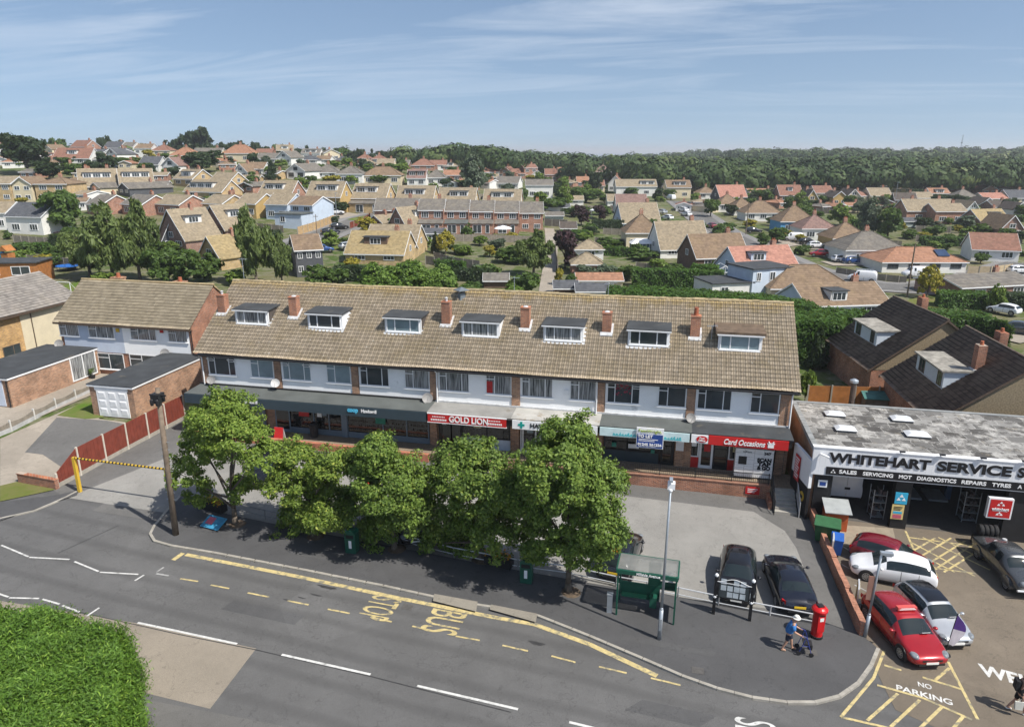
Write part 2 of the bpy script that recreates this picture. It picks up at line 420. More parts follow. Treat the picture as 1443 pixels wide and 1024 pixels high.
# flats' windows
wins = [(pane, 'n'), (pane_c, 'o'), (pane, 'b'), (pane_c, 'n'), (pane_c, 'n'), (pane, 'r'), (pane, 'n')]
for i in range(7):
    a, c = XP[i] + (.5 if i == 0 else .25), XP[i + 1] - .25; W = c - a
    zb, zt = 4.98, 6.36
    m1 = (pane, blind, pane, pane_c, pane_c, pane, pane)[i]; m2 = (blind, blind, pane_c, pane_c, pane_c, pane, pane)[i]
    bar(par, face(a + .03 * W, .43, zb), .405 * W, zt - zb, (.24, .76), upvc, m1, top=.22)
    bar(par, face(a + .655 * W, .43, zb), .335 * W, zt - zb, (.34,), upvc, m2, top=.22)
    if i in (0, 1, 5):                                # top lights or casements pushed open
        for q in ((.0, .24), (.76, 1.0)) if i != 5 else ((.76, 1.0),):
            f = MB(); f.T = face(a + (.03 + q[0] * .405) * W, .38, zt - .3) @ Matrix.Rotation(rad(-38), 4, 'X')
            f.box(0, .405 * W * .24, 0, .03, 0, .05); f.box(0, .405 * W * .24, 0, .03, .25, .3); f.box(0, .04, 0, .03, 0.05, .25); f.box(.405 * W * .24 - .04, .405 * W * .24, 0, .03, .05, .25); f.build('open_casement', upvc, par)
b = MB()                                              # floral curtain, red curtain
b.T = None
for k in range(30):
    xx = XP[5] + .25 + (.03 + .25 + .5 * rnd.random()) * 2.15; zz = 5.5 + .75 * rnd.random(); s = .06 + .07 * rnd.random()
    b.box(xx, xx + s, .40, .404, zz, zz + s)
tag(b.build('flowered_curtain', plain('pink_flowers', (.30, .03, .06), .7, .4, 9), par), kind='stuff')
b = MB(); xx = XP[3] + .25 + .665 * 5.38; b.box(xx, xx + .42, .40, .404, 5.05, 5.9); b.build('red_curtain', plain('red_cloth', (.45, .03, .03), .8), par)
# dormers
rgh = plain('dark_timber_cheek', (.10, .085, .075), .85, .3, 4)
DX = [3.42, 9.40, 15.48, 21.25, 27.12, 32.90, 38.78]
for i, x in enumerate(DX):
    yf, zb = 2.42, 8.47; zt = zb + 1.08; w = 1.38
    yb = (zt - 6.7) / .725 + .25
    d = MB()
    d.profy([(-w, zb - .12), (w, zb - .12), (w, zt), (-w, zt)], yf, yf + .12)
    cheek = (rgh, white, rgh, white, white, white, rgh)[i]
    dm = d.build('dormer', white, par)
    for s in (-1, 1):
        c = MB(); c.hexa([(x + s * (w - .06), yf + .12, zb - .1), (x + s * (w - .06), yf + .12, zt - .005), (x + s * (w - .06), yb, zt - .005)], [(x + s * w, yf + .12, zb - .1), (x + s * w, yf + .12, zt - .005), (x + s * w, yb, zt - .005)]); c.build('cheek', cheek, dm)
    dm.location.x = 0
    for v in dm.data.vertices: v.co.x += x
    c = MB(); ov = .1 if i < 6 else .18; th = .09 if i < 6 else .2
    c.hexa([(x - w - ov, yf - .22, zt), (x + w + ov, yf - .22, zt), (x + w + ov, yb + .2, zt + .12), (x - w - ov, yb + .2, zt + .12)],
           [(x - w - ov, yf - .22, zt + th), (x + w + ov, yf - .22, zt + th), (x + w + ov, yb + .3, zt + th + .14), (x - w - ov, yb + .3, zt + th + .14)])
    c.build('dormer_roof', felt if i < 6 else plain('mossy_felt', (.16, .115, .08), .9, .5, 2.5, bump=.3), dm)
    c = MB(); c.box(x - w - .1, x + w + .1, yf - .235, yf - .221, zt - .06, zt + .03); c.build('fascia', white, dm)
    bar(dm, face(x - w + .12, yf, zb + .06), 2 * w - .24, zt - zb - .12, (.26, .72), upvc, (pane_c, pane, blind, pane_c, pane_c, pane, blind)[i], fr=.075)
    c = MB(); zz = zb - .12
    c.hexa([(x - w - .12, yf - .25, zz - .10), (x + w + .12, yf - .25, zz - .10), (x + w + .12, yf - .01, zz + .07), (x - w - .12, yf - .01, zz + .07)], [(x - w - .12, yf - .25, zz - .05), (x + w + .12, yf - .25, zz - .05), (x + w + .12, yf - .01, zz + .12), (x - w - .12, yf - .01, zz + .12)])
    c.hexa([(x + w, yf, zz + .06), (x + w + .13, yf, zz + .06), (x + w + .13, yb, zt + .06), (x + w, yb, zt + .06)], [(x + w, yf - .05, zz + .12), (x + w + .13, yf - .05, zz + .12), (x + w + .13, yb - .05, zt + .12), (x + w, yb - .05, zt + .12)])
    c.build('flashing', lead, dm)
# chimneys
for i, (x, h) in enumerate(((.45, 1.5), (6.49, 1.6), (18.49, 1.75), (24.29, 1.6), (30.01, 1.5), (35.92, 1.55))):
    y = 3.42; z = 6.7 + (y - .3) * .725
    c = MB(); c.box(x - .31, x + .31, y - .3, y + .3, z - .4, z + h - .09); c.box(x - .34, x + .34, y - .33, y + .33, z + h - .088, z + h)
    ch = c.build('chimney', rbrick2, par)
    c = MB()
    if i == 5: c.lathe([(.17, 0), (.15, .12), (.13, .5), (.15, .52)], (x, y, z + h), 12)
    elif i in (0, 2): c.lathe([(.09, 0), (.09, .22), (.13, .24), (.02, .3)], (x, y, z + h), 10)
    else: c.lathe([(.2, 0), (.12, .07)], (x, y, z + h), 10)
    c.build('chimney_pot', plain('terracotta', (.38, .12, .06), .8) if i == 5 else lead, ch)
    c = MB()
    c.hexa([(x - .42, y - .48, z - .12), (x + .42, y - .48, z - .12), (x + .42, y - .3, z + .03), (x - .42, y - .3, z + .03)], [(x - .42, y - .5, z - .05), (x + .42, y - .5, z - .05), (x + .42, y - .31, z + .14), (x - .42, y - .31, z + .14)])
    c.hexa([(x + .311, y - .3, z + .02), (x + .45, y - .3, z + .02), (x + .45, y + .45, z + .55), (x + .311, y + .45, z + .55)], [(x + .311, y - .33, z + .1), (x + .45, y - .33, z + .1), (x + .45, y + .42, z + .62), (x + .311, y + .42, z + .62)])
    c.build('flashing', lead, ch)
c = MB(); c.lathe([(.4, 0), (.33, .2), (.28, .55), (.28, .62)], (19.05, 5.4, 10.35), 4); ck = c.build('ventilation_cowl', plain('grey_metal', (.20, .23, .25), .5, .2, 2, metal=.5), par)
c = MB(); c.lathe([(.62, 0), (.62, .05), (.04, .26)], (19.05, 5.4, 11.14), 4); c.build('cowl_cap', bpy.data.materials['grey_metal'], ck)
for x, y0, h in ((.75, 6.1, 1.9), (22.9, 6.1, 1.2), (29.8, 6.1, 1.0)):
    c = MB(); c.tube((x, y0, 10.9), (x, y0, 11 + h), .025, 6); c.tube((x - .3, y0, 11 + h - .1), (x + .4, y0, 11 + h - .1), .012, 5)
    for k in range(5): c.tube((x - .25 + k * .15, y0 - .2, 11 + h - .1), (x - .25 + k * .15, y0 + .2, 11 + h - .1), .01, 4)
    c.build('aerial', steel, par)
c = MB(); x, y, z = 37.0, 3.1, 9.0
c.tube((x, y, z - .1), (x, y, z + .9), .025, 6); c.tube((x - .35, y, z + .85), (x + .35, y, z + .95), .015, 5)
for k in range(6): c.tube((x - .3 + k * .12, y - .22, z + .86), (x - .3 + k * .12, y + .22, z + .94), .011, 4)
c.build('aerial', steel, par)
def dish(parent, x, y, z, r=.32, m=None):
    c = MB(); c.T = Matrix.Translation((x, y - .3, z)) @ Matrix.Rotation(rad(62), 4, 'X') @ Matrix.Rotation(rad(20), 4, 'Y')
    c.lathe([(.03, -.06), (r * .6, -.02), (r, .06), (r, .075), (r * .55, .0), (.03, -.03)], (0, 0, 0), 16)
    c.tube((0, -r * .9, .05), (0, -.05, .34), .012, 5); c.T = None; c.tube((x, y, z - .05), (x, y - .3, z - .02), .02, 6)
    c.build('satellite_dish', m or plain('dish_grey', (.25, .245, .24), .5, .1), parent)
dish(par, .95, .44, 4.6); dish(par, 6.3, .36, 4.75, .32, plain('dish_white', (.55, .55, .54), .5, .1)); dish(par, 17.95, .43, 4.42, .38); dish(par, 35.9, .36, 4.42, .33)
c = MB(); c.box(27.55, 27.85, .34, .428, 5.3, 5.65); c.build('alarm_box', white, par)
# canopy, in the five lengths the photograph shows
for x0, x1, m, dz in ((-.15, 18.46, felt_g, .02), (18.46, 24.3, felt_l, 0), (24.3, 30.15, felt_w, .01), (30.15, 35.98, felt_g, 0), (35.98, 42.05, felt, -.01)):
    c = MB(); c.hexa([(x0, -1.55, 3.92 + dz), (x1, -1.55, 3.92 + dz), (x1, .426, 3.94 + dz), (x0, .426, 3.94 + dz)], [(x0, -1.6, 4.06 + dz), (x1, -1.6, 4.06 + dz), (x1, .426, 4.16 + dz), (x0, .426, 4.16 + dz)])
    cn = c.build('canopy', m, par)
    c = MB(); c.box(x0, x1 - .01, .30, .424, 4.16 + dz, 4.26 + dz); c.build('upstand', lead if x0 > 18 else dark, cn)
c = MB(); c.box(-.1, 18.4, -1.53, .2, 3.40, 3.9); c.build('canopy_soffit', slate, par)
c = MB(); c.box(18.41, 42.0, -1.35, .2, 3.42, 3.9); c.build('canopy_soffit', dark, par)
c = MB(); c.box(-.16, 18.4, -1.66, -1.54, 3.36, 4.04); c.build('shop_fascia', slate, par)
# shopfronts
goods = plain('stocked_shelves', (.10, .085, .07), .8, 1.2, 5.5)
def front(x0, x1, sill, m_frame, mulls, doors=(), m_sill=None, shelves=False):
    o = MB(); y = .24
    o.box(x0, x1, y - .1, y + .005, FC, FC + sill)
    f = o.build('stall_riser', m_sill or m_frame, par)
    c = MB(); c.box(x0, x1, y - .06, y + .004, FC + sill, 3.42); p = c.build('shop_window', pane_b, par)
    c = MB()
    for mx in [x0 + .05] + list(mulls) + [x1 - .05]: c.box(mx - .04, mx + .04, y - .12, y - .061, FC + sill, 3.42)
    c.box(x0, x1, y - .115, y - .062, FC + sill, FC + sill + .08); c.build('window_frame', m_frame, p)
    if shelves:
        c = MB()
        for r in range(5):
            z = FC + sill + .25 + r * .33
            for k in range(int((x1 - x0) / .16)):
                if rnd.random() < .75: c.box(x0 + .1 + k * .16, x0 + .1 + k * .16 + .06 + .08 * rnd.random(), y - .075, y - .0615, z, z + .07 + .12 * rnd.random())
        tag(c.build('shelf_goods', goods, p), kind='stuff')
    for dx, dw, m in doors:
        c = MB(); c.box(dx, dx + dw, y - .16, y - .121, FC + .02, 3.3); d = c.build('door', m, par)
        c = MB(); c.box(dx + .1, dx + dw - .1, y - .17, y - .161, FC + .25, 3.15); c.build('door_pane', pane_b, d)
slate2 = plain('blue_grey_frames', (.16, .21, .26), .5, .1)
front(.3, 4.6, .5, slate2, (1.8, 3.2)); front(6.6, 11.4, .35, slate2, (9.1, 10.3), ((6.0, 1.2, slate2), ), shelves=True); front(11.7, 18.0, .35, slate2, (14.5, 16.3), shelves=True)
c = MB(); c.box(11.3, 11.75, .05, .13, FC, 3.42); c.box(4.6, 5.2, .0, .13, FC, 3.42); c.build('shop_pilaster', slate2, par)
tilew = plain('pale_blue_tiles', (.50, .58, .68), .3, .1, 4)
front(18.7, 20.4, .12, dark, (19.5,), ((18.9, .8, dark), (19.6, .8, dark))); front(20.4, 23.9, .78, dark, (22.2,), m_sill=tilew)
front(24.6, 29.7, .3, upvc, (26.0, 27.5), ((24.75, 1.0, upvc),)); front(30.35, 34.0, .75, dark, (31.9,), m_sill=slate); front(34.0, 35.0, .1, dark, (34.5,), ((34.15, .75, dark),))
front(35.75, 36.6, .75, upvc, (), m_sill=red_s); front(36.6, 37.5, .1, upvc, (), ((36.65, .8, upvc),)); front(37.5, 38.45, .05, dark, ()); front(38.45, 39.2, .75, upvc, (), m_sill=red_s); front(39.2, 41.9, .6, dark, ())
c = MB(); c.box(35.05, 35.65, .0, .13, FC, 3.42); c.build('shop_pilaster', bbrick, par); c = MB(); c.box(35.1, 35.6, -.02, -.001, 2.1, 3.3); c.build('notice_panel', upvc, par)
for i, (x, z, w, h, m) in enumerate(((8.0, 2.35, .8, .6, red_s), (9.45, 2.4, .35, .7, upvc), (9.85, 2.5, .35, .6, slate2), (14.0, 2.25, .75, .85, plain('green_poster', (.02, .22, .16), .5, .2)), (21.3, 2.55, .55, .55, plain('yellow_poster', (.55, .5, .3), .6)), (25.1, 2.5, .4, .4, blind), (26.4, 2.3, .5, .45, blind), (19.0, 2.6, .3, .3, upvc), (32.0, 2.0, .7, .3, upvc), (30.9, 2.0, .3, .3, bpy.data.materials['green_poster']), (33.5, 1.75, .24, .24, bpy.data.materials['green_poster']), (36.9, 2.2, .4, .5, red_s), (36.1, 2.5, .3, .5, upvc), (38.7, 2.3, .35, .6, bpy.data.materials['yellow_poster']))):
    c = MB(); c.box(x, x + w, .0, .028, z, z + h); c.build('poster', m, par)

# ---- shop signs: each a thing of its own
def sign(name, label, x0, x1, z0, z1, y, m, cat='sign', d=.08, rz=0, frame=None):
    t = thing(name, label, cat, ((x0 + x1) / 2, y, z0), rz)
    w = (x1 - x0) / 2; c = MB(); c.box(-w, w, 0, d, 0, z1 - z0); c.build('board', m, t)
    if frame:
        c = MB(); c.box(-w - .04, w + .04, -.01, d + .001, -.05, -.001); c.box(-w - .04, w + .04, -.01, d + .001, z1 - z0 + .001, z1 - z0 + .05); c.build('frame', frame, t)
    return t
logo_b = plain('light_blue_letters', (.10, .50, .75), .4, .04)
for pe, ph_, pz, lab in ((497, 519.5, 577.5, 'light blue and white grocery shop lettering on the fascia left of the red shop sign'), (333, 352.5, 564.5, 'white grocery shop lettering behind the top of the leftmost street tree')):
    xe, xh = PY(pe, pz, -1.67), PY(ph_, pz + 1, -1.67); t = thing('shop_sign', lab, 'sign', (xe[0], -1.665, xe[2]))
    text('emblem', 'coop', logo_b, t, (0, -.03, .0), .44, width=.78, bold=.02); text('lettering', 'Hawkwell', white_t, t, (xh[0] - xe[0], -.02, -.03), .34, width=1.12, bold=.01)
t = sign('shop_sign', 'long red takeaway sign reading GOLD LION in white capitals', 18.55, 24.0, 3.42, 4.0, -1.68, red_s, frame=upvc)
text('lettering', 'GOLD LION', white_t, t, (.15, -.02, .28), .6, width=2.7, bold=.014)
for s in (-1.95, 1.9):
    c = MB()
    for k in range(9): c.box(s - .55 + k * .125, s - .55 + k * .125 + .09, -.012, -.001, .12, .24)
    for k in range(8): c.box(s - .45 + k * .115, s - .45 + k * .115 + .07, -.012, -.001, .36, .43)
    c.build('small_print', white_t, t)
t = sign('shop_sign', 'white pharmacy sign with a green cross beside the red takeaway sign', 24.42, 30.05, 3.40, 4.0, -1.68, upvc)
g_c = plain('green_cross', (.0, .30, .26), .5, .05)
c = MB(); c.box(-2.42, -1.98, -.02, -.001, .24, .38); c.box(-2.27, -2.13, -.021, -.001, .08, .54); c.build('cross', g_c, t)
text('lettering', 'HAWKWELL', black_t, t, (-.45, -.02, .30), .42, width=2.3, bold=.012)
t = sign('shop_sign', 'pale aqua sea coloured fascia of the empty shop behind the letting board', 30.2, 35.85, 3.42, 3.98, -1.66, plain('pale_aqua', (.55, .70, .72), .5, .1))
c = MB()
for k in range(24): c.profy([(-2.0 + k * .18, .08), (-1.8 + k * .18, .06), (-1.85 + k * .18, .2 + .16 * rnd.random()), (-1.95 + k * .18, .16 + .12 * rnd.random())], -.012, -.001 - .0001 * k)
c.build('waves', teal, t)
t = sign('letting_board', 'white and blue to let board fixed over the aqua fascia', 32.55, 34.25, 2.85, 4.22, -1.78, upvc)
c = MB(); c.box(-.81, .81, -.012, -.001, .04, .95); c.build('lower_panel', plain('royal_blue_sign', (.02, .06, .25), .5, .05), t)
lime = plain('lime_letters', (.35, .45, .05), .5, .05)
text('agent_name', 'FennWright.', lime, t, (-.0, -.02, 1.16), .28, width=1.45); text('lettering', 'TO LET', white_t, t, (-.3, -.03, .80), .26, width=.95, bold=.01)
text('telephone', '01245 261226', white_t, t, (0, -.03, .25), .22, width=1.5, bold=.008)
c = MB(); c.box(-.7, .5, -.02, -.013, .58, .62); c.box(-.7, .3, -.02, -.013, .47, .51); c.box(-.7, .4, -.02, -.013, .1, .13); c.build('small_print', white_t, t)
t = sign('shop_sign', 'red card shop sign with white lettering and a gift parcel emblem', 37.0, 41.75, 3.40, 4.0, -1.70, red_s)
text('lettering', 'Card Occasions', white_t, t, (-.25, -.02, .28), .5, width=2.45, bold=.01, shear=.25)
c = MB(); c.box(1.17, 1.52, -.02, -.001, .1, .34); c.box(1.12, 1.57, -.025, -.001, .345, .42); c.tube((1.25, -.02, .42), (1.2, -.02, .52), .035, 6); c.tube((1.43, -.02, .42), (1.5, -.02, .52), .035, 6); c.build('gift_emblem', white_t, t)
t = sign('post_office_sign', 'small white sign with a red oval at the left end of the card shop fascia', 35.95, 36.98, 3.44, 3.98, -1.69, upvc)
c = MB(); c.T = Matrix.Translation((.12, -.012, .27)) @ Matrix.Rotation(rad(90), 4, 'X'); c.lathe([(.3, 0), (.3, .012)], (0, 0, 0), 20); o = c.build('oval', red_s, t); o.scale = (1.15, 1, .75); o.location = (0, 0, .07)
text('lettering', 'Post\nOffice', white_t, t, (.13, -.03, .27), .17, width=.42, bold=.004)
# parcel locker
t = thing('parcel_locker', 'white parcel locker with bold black lettering under the red card shop sign', 'parcel locker', (39.95, -.85, FC))
c = MB(); c.box(-1.15, 1.15, 0, .6, .1, 2.05); lk = c.build('cabinet', upvc, t)
c = MB(); c.box(-1.12, 1.12, .03, .6, 0, .1); c.build('plinth', dark, t)
c = MB()
for k in range(1, 4): c.box(-1.15 + k * .575 - .008, -1.15 + k * .575 + .008, -.004, -.001, .12, 2.0)
for k in range(4):
    z = .12
    while z < 1.7:
        z += rnd.choice((.16, .22, .32)); c.box(-1.14 + k * .575, -1.15 + (k + 1) * .575 - .01, -.003, -.0005, z, z + .012)
c.build('door_gaps', plain('locker_gaps', (.30, .31, .32), .6), lk)
c = MB(); c.box(-.95, -.45, -.02, -.005, .95, 1.5); c.build('screen', dark, lk)
for k, s in enumerate(('SCAN', 'TAP', '& GO')): text('lettering', s, black_t, t, (.62, -.015, 1.32 - .27 * k), .34, width=.86 - .06 * (k > 0), bold=.022)
text('lettering', '24/7', black_t, t, (.78, -.015, 1.78), .22, width=.4, bold=.012); text('lettering', 'InPost', black_t, t, (-.45, -.015, 1.82), .16, width=.5)
c = MB(); c.box(-1.15, 1.15, -.18, .6, 2.052, 2.1); c.build('hood', upvc, t)
# ---- forecourt with its wall, railing and steps
paving = brick('block_paving', (.20, .13, .085), (.15, .10, .07), (.13, .11, .09), .2)
kp = NT('forecourt_paving'); o_ = kp.sep(kp.pos()); bt = kp.n('ShaderNodeTexBrick'); bt.inputs['Scale'].default_value = 1; bt.inputs['Brick Width'].default_value = .4; bt.inputs['Row Height'].default_value = .4; bt.inputs['Mortar Size'].default_value = .012
bt.inputs['Color1'].default_value = (.30, .235, .16, 1); bt.inputs['Color2'].default_value = (.24, .185, .13, 1); bt.inputs['Mortar'].default_value = (.15, .12, .09, 1); kp.l(kp.comb(o_[0], o_[1]), bt.inputs['Vector']); kp.rs(.85, .3); kp.col(kp.mix(kp.math('MULTIPLY', kp.noise(kp.pos(), .7, 6), .5), bt.outputs[0], (.13, .10, .08)))
fcs = MB(); fcs.box(0, 42.4, -1.45, .25, 0.0, FC); fcs.box(40.95, 42.4, -1.75, -1.45, 0, FC); tag(fcs.build('forecourt', MATS['forecourt_paving']), kind='structure')
t = thing('retaining_wall', 'brick retaining wall under the black railings along the shop forecourt', 'wall', (0, 0, 0))
c = MB(); c.box(19.5, 40.95, -1.68, -1.452, -.1, .90); c.box(40.75, 40.95, -3.0, -1.68, -.1, .5); c.build('brickwork', rbrick, t)
c = MB(); c.box(19.5, 40.97, -1.72, -1.44, .902, .97); c.build('coping', plain('pink_coping', (.36, .19, .13), .85, .3, 3), t)
t = thing('forecourt_kerb_wall', 'low stepped red brick edge in front of the grocery shop', 'wall', (0, 0, 0))
c = MB()
for k in range(7): c.box(.3 + k * 2.6, .3 + k * 2.6 + 2.6, -1.75, -1.452, .1, 1.16 - k * .03)
c.build('brick_edge', plain('pink_brick_edge', (.46, .18, .11), .85, .35, 3), t)
t = thing('railing', 'black picket railing along the top of the forecourt wall', 'railing', (0, 0, 0))
c = MB(); c.box(23.0, 40.9, -1.60, -1.56, 1.62, 1.66); c.box(23.0, 40.9, -1.595, -1.565, 1.05, 1.08)
for k in range(150): c.box(23 + k * .12, 23 + k * .12 + .016, -1.588, -1.572, 1.08, 1.62)
c.build('pickets', dark, t)
for k in range(9):
    c = MB(); x = 23.0 + k * 2.23; c.box(x - .025, x + .025, -1.605, -1.555, .97, 1.72); c.build('post', dark, t)
t = thing('steps', 'concrete steps from the car park up to the forecourt', 'steps', (0, 0, 0))
c = MB(); nst = 6
for k in range(nst): c.box(41.05, 42.35, -1.75 - (nst - 1 - k) * .3 - .3, -1.75, -.1 + 0, -.05 + (FC) / (nst) * (k + 0.9)) if k < nst else None
c = MB()
for k in range(nst): c.box(41.05, 42.35, -1.75 - (nst - k) * .29, -1.751 - (nst - k - 1) * .29, -.1, (k + 1) * FC / (nst + .3))
c.build('treads', concrete_m, t)
for x, lab in ((41.0, 'black handrail on the left side of the concrete steps'), (42.42, 'pale handrail on the right side of the concrete steps')):
    t = thing('handrail', lab, 'handrail', (x, -1.7, FC)); c = MB(); m = dark if x < 42 else silver
    a, e = Vector((0, 0, .95)), Vector((0, -1.95, -.0))
    c.tube(a, e, .03, 8); c.tube(a - Vector((0, 0, .75)), e - Vector((0, 0, .75)), .025, 8); c.tube((0, 0, 0), a, .03, 8); c.tube(e, e + Vector((0, 0, -.98)), .03, 8)
    for k in range(1, 13): q = a.lerp(e, k / 13); c.tube(q, q - Vector((0, 0, .75)), .012, 5)
    c.build('rails', m, t)
t = sign('wall_sign', 'small red notice on the brick retaining wall beside the steps', 39.5, 40.35, .28, .78, -1.72, red_s, d=.03)
c = MB()
for k in range(3): c.box(-.3, .3 - .08 * k, -.006, -.001, .34 - .11 * k, .38 - .11 * k)
c.build('small_print', white_t, t)
# litter bin and small A board at the grocery door
t = thing('litter_bin', 'black litter bin at the grocery shop window', 'bin', (9.3, -.35, FC)); c = MB(); c.lathe([(.25, 0), (.29, .1), (.29, .95), (.31, 1.0), (.2, 1.12)], (0, 0, 0), 12); c.build('drum', dark, t)
c = MB(); c.box(-.22, .22, -.31, -.28, .75, .92); c.build('opening', black_t, t)
t = thing('pavement_sign', 'small red board standing at the edge of the grocery forecourt', 'sign', (7.0, -1.25, FC)); c = MB(); c.hexa([(-.35, -.2, 0), (.35, -.2, 0), (.35, -.16, 0), (-.35, -.16, 0)], [(-.35, .0, .9), (.35, .0, .9), (.35, .04, .9), (-.35, .04, .9)]); c.build('panel', red_s, t)
c = MB(); c.hexa([(-.35, .2, 0), (.35, .2, 0), (.35, .24, 0), (-.35, .24, 0)], [(-.35, .045, .9), (.35, .045, .9), (.35, .085, .9), (-.35, .085, .9)]); c.build('back_panel', upvc, t)
# ---------------------------------------------------------------- cars
def paint(name, c, metal=.3, rough=.25):
    if name in MATS: return MATS[name]
    k = NT(name); k.rs(rough, .5, metal); k.bs.inputs['Coat Weight'].default_value = .8; k.bs.inputs['Coat Roughness'].default_value = .05
    o = k.sep(k.obj()); m = k.math('MULTIPLY', k.math('GREATER_THAN', k.math('ABSOLUTE', o[1]), .74), k.math('LESS_THAN', o[2], .93))
    for sx in (.72, -.30, -1.12): m2 = k.math('LESS_THAN', k.math('ABSOLUTE', k.math('SUBTRACT', o[0], sx)), .016); m3 = m2 if sx == .72 else k.math('MAXIMUM', m3, m2)
    return k.col(k.mix(k.math('MULTIPLY', m, m3), k.mix(k.noise(k.obj(), 2.2, 4), dk(c, .85), dk(c, 1.1)), dk(c, .15)))
cglass = glass('car_glass', (.015, .022, .024), .04)
tyre_m = plain('tyre_rubber', (.018, .018, .019), .8, .2, 6)
alloy = plain('alloy_wheel', (.45, .46, .47), .35, .1, 6, metal=.7)
lamp_m = plain('headlamp_glass', (.20, .22, .24), .08, .3, 9)
tail_m = plain('tail_lamp', (.42, .012, .012), .2, .15, 9)
plate_w = plain('white_plate', (.75, .75, .72), .5, .05); plate_y = plain('yellow_plate', (.72, .48, .03), .5, .05)
# station: x (0 front .. 1 rear), floor, shoulder, top, half width, half width on top
HATCH = [(0, .36, .50, .56, .60, .46), (.03, .22, .62, .68, .76, .60), (.13, .19, .74, .80, .87, .70), (.25, .18, .84, .92, .885, .74), (.43, .18, .90, 1.40, .89, .56), (.445, .18, .90, 1.42, .89, .57), (.60, .18, .93, 1.47, .89, .59), (.625, .18, .93, 1.47, .89, .59), (.80, .19, .96, 1.41, .885, .56), (.90, .22, .97, 1.27, .86, .54), (.975, .28, .92, .98, .82, .66), (1.0, .36, .56, .62, .70, .55)]
SALOON = [(0, .34, .48, .54, .62, .48), (.03, .2, .60, .66, .80, .64), (.13, .17, .72, .78, .90, .74), (.28, .17, .80, .88, .92, .77), (.44, .17, .85, 1.30, .92, .57), (.455, .17, .85, 1.32, .92, .58), (.57, .17, .87, 1.37, .92, .60), (.59, .17, .87, 1.37, .92, .60), (.70, .18, .89, 1.33, .92, .58), (.735, .18, .90, 1.29, .92, .57), (.85, .2, .90, .98, .90, .76), (.95, .24, .86, .94, .86, .70), (1.0, .34, .58, .64, .74, .56)]
ESTATE = [(0, .38, .62, .66, .74, .62), (.02, .28, .74, .78, .82, .70), (.13, .22, .80, .84, .88, .78), (.32, .2, .86, .92, .89, .80), (.44, .2, .88, 1.36, .89, .62), (.455, .2, .88, 1.38, .89, .63), (.60, .2, .90, 1.42, .89, .65), (.62, .2, .90, 1.42, .89, .65), (.82, .2, .92, 1.42, .89, .65), (.95, .24, .92, 1.38, .88, .62), (.99, .3, .90, .96, .86, .74), (1.0, .42, .62, .66, .80, .66)]
VAN = [(0, .38, .60, .66, .72, .60), (.02, .25, .78, .86, .88, .74), (.10, .22, .98, 1.06, .95, .82), (.17, .22, 1.08, 1.18, .96, .84), (.30, .22, 1.14, 1.84, .97, .74), (.315, .22, 1.14, 1.88, .97, .76), (.42, .22, 1.16, 1.95, .97, .80), (.44, .22, 1.16, 1.96, .97, .80), (.75, .22, 1.18, 1.97, .97, .80), (.97, .25, 1.16, 1.95, .96, .78), (.995, .3, 1.10, 1.16, .95, .86), (1.0, .4, .7, .76, .93, .80)]
SHAPES = {'hatch': (HATCH, 4.15, (4, 5, 6, 7, 8), 9, 1.0), 'saloon': (SALOON, 4.6, (4, 5, 6, 7, 8), 9, 1.0), 'estate': (ESTATE, 4.5, (4, 5, 6, 7, 8), 9, 1.0), 'van': (VAN, 4.6, (5,), 9, 1.0)}
def car_mesh(kind):
    st, L, side, rear, _ = SHAPES[kind]
    V, Fc, Mi = [], [], []
    def ring(s):
        x, zb, zs, zt, w, wr = s; X = L / 2 - x * L
        half = [(0, zb), (w * .86, zb), (w * .97, zb + .1), (w, zb + (zs - zb) * .5), (w * .985, zs), (wr, zt - .035), (wr * .55, zt), (0, zt + .012)]
        pts = [(X, y, z) for y, z in half] + [(X, -y, z) for y, z in half[-2:0:-1]]
        return pts
    n = 14
    for s in st: V += ring(s)
    for i in range(len(st) - 1):
        for j in range(n):
            a, c = i * n + j, i * n + (j + 1) % n
            Fc.append((a, c, c + n, a + n)); jj = j if j < 7 else 13 - j
            m = 0
            if i == 3 and jj in (5, 6): m = 1
            elif i in side and jj == 4: m = 2
            elif i == rear and jj in (5, 6): m = 3
            if kind == 'van' and i == rear: m = 0
            Mi.append(m)
    Fc.append(tuple(range(n))[::-1]); Mi.append(0); k = (len(st) - 1) * n; Fc.append(tuple(range(k, k + n))); Mi.append(0)
    me = bpy.data.meshes.new('tmp'); me.from_pydata(V, [], Fc); me.update()
    for q in range(4): me.materials.append(None)
    me.polygons.foreach_set('material_index', Mi)
    o = bpy.data.objects.new('tmp', me); COL.objects.link(o)
    md = o.modifiers.new('s', 'SUBSURF'); md.levels = 2; md.render_levels = 2
    dg = bpy.context.evaluated_depsgraph_get(); ev = o.evaluated_get(dg); r = bpy.data.meshes.new_from_object(ev)
    co = np.empty(len(r.vertices) * 3, np.float32); r.vertices.foreach_get('co', co); co = co.reshape(-1, 3)
    out = []
    for q in range(4):
        fs = [list(p.vertices) for p in r.polygons if p.material_index == q]
        used = sorted({v for f in fs for v in f}); mp = {v: i for i, v in enumerate(used)}
        out.append(([tuple(co[v]) for v in used], [[mp[v] for v in f] for f in fs]))
    bpy.data.objects.remove(o); bpy.data.meshes.remove(me); bpy.data.meshes.remove(r)
    return out
CAR_CACHE = {}
def sub(name, vf, m, parent):
    if not vf[1]: return None
    me = bpy.data.meshes.new(name); me.from_pydata(vf[0], [], vf[1]); me.materials.append(m)
    me.polygons.foreach_set('use_smooth', [True] * len(me.polygons)); me.update()
    o = bpy.data.objects.new(name, me); COL.objects.link(o); o.parent = parent; return o
WHEEL = {}
